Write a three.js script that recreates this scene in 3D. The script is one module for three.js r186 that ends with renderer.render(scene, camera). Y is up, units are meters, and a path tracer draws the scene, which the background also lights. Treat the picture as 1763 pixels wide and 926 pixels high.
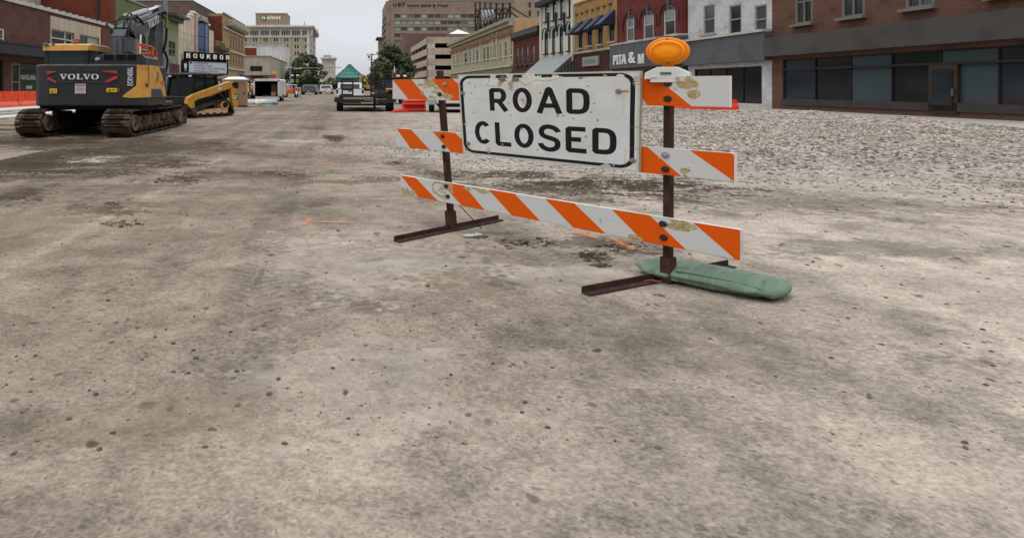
import * as THREE from 'three';
import { mergeGeometries } from 'three/addons/utils/BufferGeometryUtils.js';
import { RoundedBoxGeometry } from 'three/addons/geometries/RoundedBoxGeometry.js';
import { TextGeometry } from 'three/addons/geometries/TextGeometry.js';
import { FontLoader } from 'three/addons/loaders/FontLoader.js';
import { MarchingCubes } from 'three/addons/objects/MarchingCubes.js';

// ---------- camera, sky, sun, exposure ----------
// The photograph is squeezed vertically: every height is built S times its real size; lengths below are real metres.
const S = 0.68, F = 1250, CH = 1.41;
const scene = new THREE.Scene();
const camera = new THREE.PerspectiveCamera(2 * Math.atan(776 / F) * 180 / Math.PI, 1763 / 926, 0.1, 4000);
camera.position.set(0, CH * S, 0);
camera.setViewOffset(2326, 1552, 563, 626, 1763, 926);

const rng = (seed) => { let a = seed >>> 0; return () => { a = (a + 0x6d2b79f5) | 0; let t = Math.imul(a ^ (a >>> 15), 1 | a); t = (t + Math.imul(t ^ (t >>> 7), 61 | t)) ^ t; return ((t ^ (t >>> 14)) >>> 0) / 4294967296; }; };
const R0 = rng(7);
const HASH = new Float32Array(65536); for (let i = 0; i < 65536; i++) HASH[i] = R0();
function vn(x, y, p = 256) {          // value noise, period p
  const xi = Math.floor(x), yi = Math.floor(y); let fx = x - xi, fy = y - yi;
  fx = fx * fx * (3 - 2 * fx); fy = fy * fy * (3 - 2 * fy);
  const a = ((xi % p) + p) % p, b = (a + 1) % p, c = (((yi % p) + p) % p) * 256, d = ((((yi + 1) % p) + p) % p) * 256;
  const h0 = HASH[c + a], h1 = HASH[c + b], h2 = HASH[d + a], h3 = HASH[d + b];
  return h0 + (h1 - h0) * fx + (h2 - h0 + (h0 - h1 - h2 + h3) * fx) * fy;
}
function fbm(x, y, o = 4, p = 256) { let s = 0, a = 0.5, n = 0; for (let i = 0; i < o; i++) { s += a * vn(x, y, p); n += a; x = x * 2 + 17; y = y * 2 + 31; p = Math.min(256, p * 2); a *= 0.5; } return s / n; }
const NT = new Float32Array(1024 * 1024);      // a tile of layered noise, 16 units a side, for the ground
for (let j = 0; j < 1024; j++) for (let i = 0; i < 1024; i++) { let s = 0, a = 0.5, p = 16, x = i / 64, y = j / 64; for (let o = 0; o < 5; o++) { s += a * vn(x, y, p); x = x * 2; y = y * 2; p = Math.min(256, p * 2); a *= 0.5; } NT[j * 1024 + i] = s / 0.96875; }
function tn(x, y, c = 0.8, s = 0.6) { const u = (c * x - s * y) * 64, v = (s * x + c * y) * 64, i = Math.floor(u), j = Math.floor(v), fx = u - i, fy = v - j, a = (j & 1023) * 1024, b = ((j + 1) & 1023) * 1024, k = i & 1023, l = (i + 1) & 1023; const h0 = NT[a + k], h1 = NT[a + l], h2 = NT[b + k], h3 = NT[b + l]; return h0 + (h1 - h0) * fx + (h2 - h0 + (h0 - h1 - h2 + h3) * fx) * fy; }
const clamp = THREE.MathUtils.clamp, smooth = THREE.MathUtils.smoothstep, lerp = THREE.MathUtils.lerp;

{
  const W = 1024, H = 512, d = new Float32Array(W * H * 4);
  for (let j = 0; j < H; j++) {
    const el = ((j + 0.5) / H - 0.5) * Math.PI, se = Math.sin(el);
    for (let i = 0; i < W; i++) {
      const az = (i / W) * Math.PI * 2, k = 1 / (Math.max(se, 0) + 0.25);
      let L = el > 0 ? (1 + 1.75 * se) : 1;
      const cl = fbm(40 + Math.cos(az) * Math.cos(el) * k * 1.3, 40 + Math.sin(az) * Math.cos(el) * k * 1.3, 5);
      L *= 0.75 + 0.46 * cl;
      const o = (j * W + i) * 4, g = el > 0 ? 1 : 0.35;
      d[o] = 0.640 * L * g; d[o + 1] = 0.660 * L * g; d[o + 2] = 0.700 * L * g; d[o + 3] = 1;
    }
  }
  const t = new THREE.DataTexture(d, W, H, THREE.RGBAFormat, THREE.FloatType);
  t.mapping = THREE.EquirectangularReflectionMapping; t.magFilter = THREE.LinearFilter; t.wrapS = THREE.RepeatWrapping; t.needsUpdate = true;
  scene.background = t; scene.environment = t;
}
const sun = new THREE.DirectionalLight(0xfff3e6, 0.6);
sun.position.set(-30, 80, 35); sun.castShadow = true; sun.shadow.radius = 45; sun.shadow.mapSize.set(2048, 2048);
Object.assign(sun.shadow.camera, { left: -60, right: 60, top: 60, bottom: -60, near: 1, far: 400 });
scene.add(sun);
const renderer = new THREE.WebGLRenderer({ antialias: true });
renderer.toneMapping = THREE.LinearToneMapping; renderer.toneMappingExposure = 0.98;
renderer.shadowMap.enabled = true;

// ---------- places: a point of the photograph and its distance give a place in the street ----------
const dG = (y) => CH * S * F / (y - 150);                 // distance of flat ground seen at y
const pX = (x, d) => (x - 600) * d / F;
const pY = (y, d) => CH + (150 - y) * d / (F * S);
const G = (x, y) => { const d = dG(y); return [pX(x, d), -d]; };

// ---------- building blocks ----------
const fonts = {};
for (const n of ['sans_bold', 'sans_regular', 'serif_bold']) fonts[n] = await new FontLoader().loadAsync('fonts/droid/droid_' + n + '.typeface.json');
const used = new Set();
function numbered(n) { if (!used.has(n)) { used.add(n); return n; } let i = 1; while (used.has(n + '_' + String(i).padStart(3, '0'))) i++; const r = n + '_' + String(i).padStart(3, '0'); used.add(r); return r; }
function thing(name, label, category, pos = [0, 0, 0], turn = 0, group) {
  const o = new THREE.Group(); o.name = numbered(name); scene.add(o);
  o.position.set(pos[0], pos[1] * S, pos[2]); o.rotation.y = turn;
  o.userData = { label, category }; if (group) o.userData.group = group;
  return o;
}
function copy(src, label, pos, turn, name) {
  const o = src.clone(); o.name = numbered(name ?? src.name.replace(/_\d{3}$/, '')); scene.add(o);
  o.position.set(pos[0], pos[1] * S, pos[2]); o.rotation.y = turn ?? src.rotation.y; o.userData = { ...src.userData, label };
  return o;
}
function tf(g, x = 0, y = 0, z = 0, rx = 0, ry = 0, rz = 0) {
  if (rx || ry || rz) g.applyMatrix4(new THREE.Matrix4().makeRotationFromEuler(new THREE.Euler(rx, ry, rz)));
  return g.translate(x, y, z);
}
const box = (w, h, d, x = 0, y = 0, z = 0, ry = 0, rx = 0, rz = 0) => tf(new THREE.BoxGeometry(w, h, d), x, y, z, rx, ry, rz);
const rbox = (w, h, d, x = 0, y = 0, z = 0, r = 0.03, ry = 0, rx = 0, rz = 0) => tf(new RoundedBoxGeometry(w, h, d, 2, Math.min(r, w / 2.02, h / 2.02, d / 2.02)), x, y, z, rx, ry, rz);
const cyl = (r0, r1, h, x = 0, y = 0, z = 0, axis = 'y', seg = 16) => tf(new THREE.CylinderGeometry(r0, r1, h, seg), x, y, z, axis === 'z' ? Math.PI / 2 : 0, 0, axis === 'x' ? Math.PI / 2 : 0);
const V3 = (a) => new THREE.Vector3(...a);
function bar(a, b, r, seg = 8, r1 = r) {                  // round bar between two points
  a = V3(a); b = V3(b); const g = new THREE.CylinderGeometry(r1, r, a.distanceTo(b), seg);
  g.applyQuaternion(new THREE.Quaternion().setFromUnitVectors(new THREE.Vector3(0, 1, 0), b.clone().sub(a).normalize()));
  return g.translate((a.x + b.x) / 2, (a.y + b.y) / 2, (a.z + b.z) / 2);
}
function beam(a, b, w, h, up = [0, 1, 0]) {               // box between two points, w across and h along 'up'
  a = V3(a); b = V3(b); const l = a.distanceTo(b), dir = b.clone().sub(a).normalize(), side = dir.clone().cross(V3(up)).normalize(), u = side.clone().cross(dir).normalize();
  return new THREE.BoxGeometry(l, h, w).applyMatrix4(new THREE.Matrix4().makeBasis(dir, u, side)).translate((a.x + b.x) / 2, (a.y + b.y) / 2, (a.z + b.z) / 2);
}
const pipe = (pts, r, n = 24, seg = 7) => new THREE.TubeGeometry(new THREE.CatmullRomCurve3(pts.map(V3)), n, r, seg);
const shp = (p) => new THREE.Shape(p.map(([x, y]) => new THREE.Vector2(x, y)));
const ext = (pts, depth, bevel = 0, holes = []) => { const s = pts.isShape ? pts : shp(pts); for (const h of holes) s.holes.push(h.isPath ? h : new THREE.Path(h.map(([x, y]) => new THREE.Vector2(x, y)))); return new THREE.ExtrudeGeometry(s, { depth, bevelEnabled: bevel > 0, bevelSize: bevel, bevelThickness: bevel, bevelSegments: 2, curveSegments: 10 }); };
const plan = (pts, y0, y1, bevel = 0) => tf(ext(pts.map(([x, z]) => [x, -z]), y1 - y0 - 2 * bevel, bevel), 0, y0 + bevel, 0, -Math.PI / 2);     // outline in x, z raised from y0 to y1
const sideX = (pts, w, x, bevel = 0) => tf(ext(pts.map(([z, y]) => [-z, y]), w - 2 * bevel, bevel), x - w / 2 + bevel, 0, 0, 0, Math.PI / 2);    // outline in z, y thickened along x
function text(str, font, h, depth, w) {                  // lettering h tall (and w wide), centred, front at z = depth
  const g = new TextGeometry(str, { font: fonts[font], size: h, depth, curveSegments: 4 }); g.computeBoundingBox();
  const b = g.boundingBox, sx = w ? w / (b.max.x - b.min.x) : 1, sy = h / (b.max.y - b.min.y);
  g.translate(-(b.max.x + b.min.x) / 2, -(b.max.y + b.min.y) / 2, 0).scale(sx, sy, 1); return g;
}
function metreUV(g) {
  const p = g.attributes.position, uv = new Float32Array(p.count * 2), a = new THREE.Vector3(), b = new THREE.Vector3(), c = new THREE.Vector3();
  for (let i = 0; i < p.count; i += 3) {
    a.fromBufferAttribute(p, i); b.fromBufferAttribute(p, i + 1); c.fromBufferAttribute(p, i + 2);
    const n = b.clone().sub(a).cross(c.clone().sub(a)), ax = Math.abs(n.x), ay = Math.abs(n.y), az = Math.abs(n.z);
    [a, b, c].forEach((v, k) => { const o = (i + k) * 2; if (ay > ax && ay > az) { uv[o] = v.x; uv[o + 1] = v.z; } else if (ax > az) { uv[o] = v.z + 0.37; uv[o + 1] = v.y; } else { uv[o] = v.x; uv[o + 1] = v.y; } });
  }
  g.setAttribute('uv', new THREE.BufferAttribute(uv, 2));
}
function merged(geos, ownUV) {
  const list = (Array.isArray(geos) ? geos : [geos]).map((g) => { const q = g.index ? g.toNonIndexed() : g.clone(); for (const k of Object.keys(q.attributes)) if (!['position', 'normal', 'uv'].includes(k)) q.deleteAttribute(k); q.clearGroups(); return q; });
  const g = list.length > 1 ? mergeGeometries(list) : list[0];
  if (!ownUV) metreUV(g);
  return g.scale(1, S, 1);
}
function mesh(name, geos, material, parent, opt = {}) {
  const m = new THREE.Mesh(geos.ready ?? merged(geos, opt.uv), material); m.name = parent ? name : numbered(name);
  m.castShadow = m.receiveShadow = true; (parent ?? scene).add(m);
  if (opt.label) m.userData.label = opt.label;
  if (opt.kind) m.userData.kind = opt.kind;
  if (opt.at) m.position.set(opt.at[0], opt.at[1] * S, opt.at[2]);
  if (opt.turn) m.rotation.y = opt.turn;
  return m;
}
function single(name, geos, material, label, category, opt = {}) { const m = mesh(name, geos, material, null, opt); m.userData = { label, category }; if (opt.group) m.userData.group = opt.group; return m; }

// ---------- textures ----------
function greyTexture(n, fn, wrap = true) {
  const d = new Uint8Array(n * n * 4);
  for (let y = 0; y < n; y++) for (let x = 0; x < n; x++) { const v = fn(x / n, y / n), o = (y * n + x) * 4; const c = typeof v === 'number' ? [v, v, v] : v; d[o] = clamp(c[0], 0, 1) * 255; d[o + 1] = clamp(c[1], 0, 1) * 255; d[o + 2] = clamp(c[2], 0, 1) * 255; d[o + 3] = 255; }
  const t = new THREE.DataTexture(d, n, n, THREE.RGBAFormat); t.magFilter = THREE.LinearFilter; if (wrap) t.wrapS = t.wrapT = THREE.RepeatWrapping; t.needsUpdate = true; return t;
}
const sized = (t, m) => { const c = t.clone(); c.repeat.set(1 / m, 1 / m); c.needsUpdate = true; return c; };
const T = {};
{ // brick 2.4 m square: 12 bricks of 200 mm, 32 courses of 75 mm
  const tone = new Float32Array(24 * 64); const r = rng(3); for (let i = 0; i < tone.length; i++) tone[i] = r();
  const brick = (u, v) => { const row = Math.floor(v * 32), off = row % 2 ? 0.5 : 0, bx = u * 12 + off, col = Math.floor(bx) % 12, fx = bx - Math.floor(bx), fy = v * 32 - row; return [(fx > 0.045 && fx < 0.955 && fy > 0.12 && fy < 0.88) ? 1 : 0, tone[row * 24 + col]]; };
  T.brick = greyTexture(512, (u, v) => { const [b, t] = brick(u, v), n = fbm(u * 32, v * 32, 3, 32), l = fbm(u * 4, v * 4, 3, 4); return b ? 0.66 + 0.24 * t + 0.18 * (n - 0.5) + 0.48 * (l - 0.5) : [0.80 + 0.2 * (l - 0.5), 0.80, 0.80]; });
  T.brickBump = greyTexture(512, (u, v) => { const [b, t] = brick(u, v); return b ? 0.6 + 0.3 * t : 0.2; });
  T.stucco = greyTexture(512, (u, v) => { const l = fbm(u * 3, v * 3, 5, 3), st = fbm(u * 24, v * 2, 4, 24), n = fbm(u * 64, v * 64, 2, 64); return clamp(0.86 + 0.34 * (l - 0.5) + 0.42 * (st - 0.5) + 0.14 * (n - 0.5), 0, 1); });
  T.stuccoBump = greyTexture(256, (u, v) => fbm(u * 48, v * 48, 3, 48));
  T.paint = greyTexture(512, (u, v) => { const l = fbm(u * 5, v * 5, 5, 5), n = fbm(u * 40, v * 40, 3, 40), dirt = smooth(fbm(u * 9 + 3, v * 9, 5, 9), 0.48, 0.86); return clamp(0.93 + 0.14 * (l - 0.5) + 0.08 * (n - 0.5) - 0.24 * dirt, 0, 1); });
  T.rough = greyTexture(256, (u, v) => clamp(0.62 + 0.7 * (fbm(u * 8, v * 8, 5, 8) - 0.5), 0.1, 1));
  T.rust = greyTexture(512, (u, v) => { const l = fbm(u * 10, v * 10, 5, 10), n = fbm(u * 60, v * 60, 3, 60), k = smooth(l, 0.42, 0.68); return [lerp(0.215, 0.29, k) * (0.85 + 0.3 * n), lerp(0.155, 0.19, k) * (0.85 + 0.3 * n), lerp(0.135, 0.155, k) * (0.85 + 0.3 * n)]; });
  T.mud = greyTexture(512, (u, v) => { const l = fbm(u * 7, v * 7, 5, 7), n = fbm(u * 50, v * 50, 3, 50), k = smooth(l, 0.4, 0.62); return [lerp(0.24, 0.46, k) * (0.75 + 0.5 * n), lerp(0.215, 0.41, k) * (0.75 + 0.5 * n), lerp(0.195, 0.35, k) * (0.75 + 0.5 * n)]; });
  for (const k of ['rust', 'mud']) T[k].colorSpace = THREE.SRGBColorSpace;
}
const lib = new Map();
function mat(hex, o = {}) {
  const key = hex + JSON.stringify(o); if (lib.has(key)) return lib.get(key);
  const m = new THREE.MeshPhysicalMaterial({ color: hex, roughness: o.rough ?? 0.8, metalness: o.metal ?? 0, specularIntensity: (o.rough ?? 0.8) > 0.4 && !o.metal ? 0.35 : 1 });
  if (o.tex === 'brick') { m.map = sized(T.brick, 2.4); m.bumpMap = sized(T.brickBump, 2.4); m.bumpScale = 0.012; m.roughness = o.rough ?? 0.92; }
  if (o.tex === 'stucco') { m.map = sized(T.stucco, o.size ?? 5); m.bumpMap = sized(T.stuccoBump, 1.2); m.bumpScale = 0.006; m.roughness = 0.92; }
  if (o.tex === 'paint') { m.map = sized(T.paint, o.size ?? 1.6); m.roughnessMap = sized(T.rough, 0.9); m.roughness = o.rough ?? 0.75; }
  if (o.tex === 'rust' || o.tex === 'mud') { m.map = sized(T[o.tex], o.size ?? 0.8); m.bumpMap = sized(T.rough, 0.25); m.bumpScale = 0.004; m.roughness = 0.93; }
  if (o.coat) { m.clearcoat = o.coat; m.clearcoatRoughness = 0.25; }
  if (o.spec !== undefined) m.specularIntensity = o.spec;
  lib.set(key, m); return m;
}
const glass = [mat(0x14181b, { rough: 0.12 }), mat(0x20282c, { rough: 0.1 }), mat(0x39454a, { rough: 0.12 }), mat(0x0b0d0e, { rough: 0.15 })];
const blind = mat(0x9aa39c, { rough: 0.4 });
const C = { black: mat(0x111213, { rough: 0.7 }), rubber: mat(0x1b1a19, { rough: 0.9, tex: 'paint' }), steel: mat(0x85898c, { rough: 0.45, metal: 0.7, tex: 'paint' }), rust: mat(0xffffff, { tex: 'rust' }), mud: mat(0xffffff, { tex: 'mud' }), mudDark: mat(0x8a8580, { tex: 'mud' }), white: mat(0xcfcdc6, { rough: 0.55, tex: 'paint' }) };
function canvasMat(w, h, draw, o = {}) {
  const c = document.createElement('canvas'); c.width = w; c.height = h; draw(c.getContext('2d'), w, h);
  const t = new THREE.CanvasTexture(c); t.colorSpace = THREE.SRGBColorSpace; t.magFilter = THREE.LinearFilter;
  return new THREE.MeshPhysicalMaterial({ map: t, roughness: o.rough ?? 0.6, metalness: 0, specularIntensity: o.spec ?? 0.22 });
}

// ---------- ground ----------
const gravelEdge = [[0.9, -11.2], [1.35, -10.0], [1.8, -8.9], [2.7, -8.1], [3.7, -7.7], [6, -7.3], [10, -7.6], [13, -9], [13, -30], [8.2, -30], [5.4, -25], [3.4, -17], [1.6, -12.5]];
function insideBy(x, z) {                    // signed distance to the gravel's outline, positive inside
  let best = 1e9, inside = false;
  for (let i = 0, j = gravelEdge.length - 1; i < gravelEdge.length; j = i++) {
    const [ax, az] = gravelEdge[j], [bx, bz] = gravelEdge[i], dx = bx - ax, dz = bz - az, t = clamp(((x - ax) * dx + (z - az) * dz) / (dx * dx + dz * dz), 0, 1);
    best = Math.min(best, Math.hypot(x - ax - t * dx, z - az - t * dz));
    if ((az > z) !== (bz > z) && x < (bx - ax) * (z - az) / (bz - az) + ax) inside = !inside;
  }
  return inside ? best : -best;
}
const bumps = (x, z) => 0.012 * (fbm(x * 0.9 + 50, z * 0.9 + 80, 3) - 0.5) + 0.008 * (fbm(x * 4 + 9, z * 4 + 5, 3) - 0.5);
// stains and paler patches: [photo x, y, half width, half height in the photo, strength, kind]
const SOIL = { dark: [0.062, 0.044, 0.030], grey: [0.11, 0.087, 0.066], pale: [0.40, 0.35, 0.29], tan: [0.21, 0.162, 0.115], rust: [0.33, 0.16, 0.07], wet: [0.088, 0.066, 0.047] };
const STAINS = [];
const stain = (x, y, rx, ry, a, kind, streak = 1) => { const [X, Z] = G(x, y), d = -Z; const d1 = dG(y - ry), d2 = dG(y + ry); STAINS.push({ X, Z: -(d1 + d2) / 2, rx: rx * d / F, rz: Math.max((d1 - d2) / 2, 0.02), a, c: SOIL[kind], s: streak }); };
for (const a of [[60, 246, 190, 16, 1, 'dark'], [150, 262, 190, 16, 1, 'dark'], [100, 280, 220, 18, 0.8, 'dark'], [230, 252, 150, 9, 0.7, 'dark'], [330, 250, 120, 10, 0.5, 'wet'], [60, 306, 150, 12, 0.6, 'wet'], [250, 240, 60, 8, 0.7, 'wet'], [20, 285, 170, 24, 0.8, 'dark'], [200, 276, 120, 10, 0.5, 'wet'], [300, 262, 120, 8, 0.4, 'wet'], [420, 268, 140, 7, 0.3, 'grey'], [240, 325, 120, 10, 0.3, 'grey'], [110, 296, 130, 6, 0.85, 'dark'], [200, 289, 70, 6, 0.6, 'wet'], [30, 336, 55, 17, 0.85, 'wet'], [150, 276, 36, 6, 0.7, 'pale'], [180, 360, 60, 12, 0.5, 'wet'], [310, 308, 50, 9, 0.65, 'wet'], [345, 297, 40, 6, 0.5, 'wet'], [215, 366, 45, 8, 0.55, 'wet'], [240, 350, 50, 8, 0.45, 'grey'], [455, 300, 120, 10, 0.5, 'grey'], [470, 300, 40, 6, 0.5, 'wet'], [520, 303, 50, 5, 0.45, 'wet'], [440, 246, 60, 6, 0.45, 'grey'], [575, 237, 26, 7, 0.75, 'dark'], [545, 220, 30, 4, 0.5, 'wet'], [560, 312, 110, 6, 0.45, 'grey'], [670, 310, 80, 6, 0.5, 'grey'], [680, 281, 22, 4, 0.7, 'dark'], [620, 275, 60, 5, 0.35, 'grey'], [720, 285, 60, 8, 0.35, 'grey'],
  [500, 245, 60, 7, 0.45, 'pale'], [760, 268, 90, 16, 0.6, 'pale'], [690, 245, 60, 25, 0.35, 'pale'], [860, 288, 80, 10, 0.5, 'pale'], [940, 210, 300, 26, 0.35, 'pale'], [1150, 285, 70, 8, 0.4, 'pale'],
  [880, 303, 150, 10, 0.85, 'dark'], [980, 316, 150, 13, 0.85, 'dark'], [1090, 328, 130, 17, 0.8, 'dark'], [930, 326, 110, 8, 0.7, 'wet'], [1180, 322, 80, 14, 0.7, 'dark'], [850, 300, 60, 6, 0.6, 'dark'], [1000, 345, 90, 8, 0.45, 'wet'], [800, 340, 120, 12, 0.35, 'grey'], [1180, 345, 60, 10, 0.5, 'dark'], [1400, 350, 220, 30, 0.35, 'wet'],
  [760, 386, 40, 8, 0.35, 'wet'], [840, 402, 40, 5, 0.5, 'wet'], [910, 418, 50, 12, 0.5, 'wet'], [1010, 418, 60, 12, 0.5, 'wet'], [1075, 430, 50, 16, 0.6, 'wet'], [1020, 442, 26, 10, 0.8, 'dark'], [1035, 458, 18, 5, 0.9, 'dark'], [1000, 437, 22, 5, 0.7, 'dark'], [1130, 420, 60, 14, 0.4, 'wet'], [838, 452, 12, 8, 0.4, 'wet'], [760, 492, 80, 16, 0.45, 'tan'], [840, 500, 60, 14, 0.4, 'tan'],
  [600, 470, 200, 45, 0.32, 'pale'], [720, 450, 130, 40, 0.35, 'pale'], [980, 480, 140, 30, 0.4, 'pale'], [560, 420, 80, 18, 0.3, 'pale'], [640, 400, 130, 16, 0.3, 'pale'], [445, 480, 6, 30, 0.45, 'grey'], [565, 280, 10, 2, 0.6, 'rust'], [300, 455, 40, 5, 0.3, 'grey'], [330, 465, 20, 4, 0.45, 'wet'], [200, 435, 60, 10, 0.2, 'grey'], [160, 498, 60, 8, 0.35, 'wet'], [300, 412, 90, 12, 0.25, 'tan'], [60, 400, 120, 30, 0.2, 'tan'], [540, 352, 20, 6, 0.35, 'wet'], [410, 330, 90, 8, 0.25, 'wet'],
  [600, 640, 260, 90, 0.25, 'pale'], [1300, 600, 260, 60, 0.25, 'grey'], [300, 720, 200, 60, 0.3, 'tan'], [1500, 430, 200, 20, 0.35, 'grey']]) stain(...a);
{ const r = rng(21); for (let i = 0; i < 300; i++) { const y = 185 + 700 * r() * r(), x = -40 + 1850 * r(); stain(x, y, (2 + 9 * r() * r()) * (1 + y / 900), (0.7 + 1.6 * r() * r()) * (1 + y / 700), 0.2 + 0.45 * r(), 'wet'); } }
function soil(x, z, out) {                   // colour and height of the bare ground
  const n1 = tn(x * 0.22 + 11, z * 0.22 + 3), n2 = tn(x * 1.3 + 7, z * 1.3 + 29, 0.96, 0.28), n3 = tn(x * 9 + 2, z * 9, 0.28, 0.96), n4 = vn(x * 70, z * 70), n5 = vn(x * 33 + 5, z * 33);
  // concrete dust is paler to the right and close by, brown soil on the left
  const right = smooth(x + 0.10 * z + 1.3 * (n1 - 0.5) * 4, -2.6, 1.6), far = smooth(-z, 25, 60);
  const n6 = tn(x * 0.7 + 61, z * 0.45 + 13, 1, 0), n7 = tn(x * 3.2 + 31, z * 2.4 + 71, 0.6, 0.8), n8 = vn(x * 150 + 3, z * 150 + 9);
  let k = 0.98 + 0.45 * (n2 - 0.5) + 0.62 * (n3 - 0.5) + 0.38 * (n4 - 0.5) + 0.22 * (n5 - 0.5) + 0.52 * (n8 - 0.5);
  const st = tn(x * 4.5 + 3, z * 0.22 + 40, 1, 0), st2 = tn(x * 0.5 + 23, z * 5 + 11, 1, 0);
  k *= 1 - 0.26 * smooth(n7, 0.57, 0.74) - 0.16 * smooth(n6, 0.53, 0.68) + 0.10 * smooth(n6, 0.47, 0.36) + 0.42 * (st - 0.5) + 0.30 * (st2 - 0.5);
  const sp = n4 * n5; if (sp > 0.66) k *= 0.55; else if (sp < 0.03) k *= 1.25; const sq = n8 * vn(x * 61 + 8, z * 61); if (sq > 0.74) k *= 0.6; else if (sq < 0.022) k *= 1.3;
  const mudk = smooth(n1 + 0.45 * (n2 - 0.5), 0.52, 0.66) * 0.42 * (1 - 0.5 * right);
  let r = lerp(0.222, 0.330, right), g = lerp(0.179, 0.282, right), b = lerp(0.135, 0.229, right);
  r = lerp(r, 0.235, far); g = lerp(g, 0.190, far); b = lerp(b, 0.143, far);
  r = lerp(r, 0.110, mudk); g = lerp(g, 0.085, mudk); b = lerp(b, 0.062, mudk);
  // wheel and crawler ruts along the street
  let h = 0.5 * n3 + 0.25 * n2 + 0.15 * n4;
  for (const [c, w, a] of [[-1.75, 0.05, 0.3], [-2.3, 0.03, -0.16], [-0.55, 0.16, -0.10], [-3.3, 0.22, -0.2], [-1.15, 0.2, -0.13], [0.9, 0.2, -0.15], [-4.8, 0.3, -0.2]]) {
    const e = Math.abs(x - c - 0.12 * (vn(z * 0.12 + c * 9, 3) - 0.5) * 4) / w; if (e < 3) { const q = Math.exp(-e * e) * (0.4 + 0.9 * vn(x * 2, z * 0.6 + c)); k *= 1 + a * q; h -= 0.35 * q * (vn(x * 3, z * 8) > 0.4 ? 1 : 0.4); }
  }
  for (const [c, w, sl] of [[-0.35, 0.15, 0.03], [1.25, 0.15, 0.03], [-3.1, 0.2, -0.06], [-2.35, 0.17, 0.11]]) {      // lugged tyre prints
    const e = x - c - sl * z - 0.5 * (tn(z * 0.08 + c, 5) - 0.5); if (Math.abs(e) < w) { const lug = Math.sin((z + Math.abs(e) * 0.9) * 74) * (Math.abs(e) > w * 0.12 ? 1 : 0), m = smooth(tn(x * 0.4 + c * 3, z * 0.35), 0.42, 0.6) * (1 - smooth(Math.abs(e), w * 0.75, w)); k *= 1 - m * (0.07 + 0.13 * (lug > 0.1 ? 1 : 0)); h -= 0.35 * m * (lug > 0.1 ? 1 : 0.25); }
  }
  out[0] = r * k; out[1] = g * k; out[2] = b * k; out[3] = h; return out;
}
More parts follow.
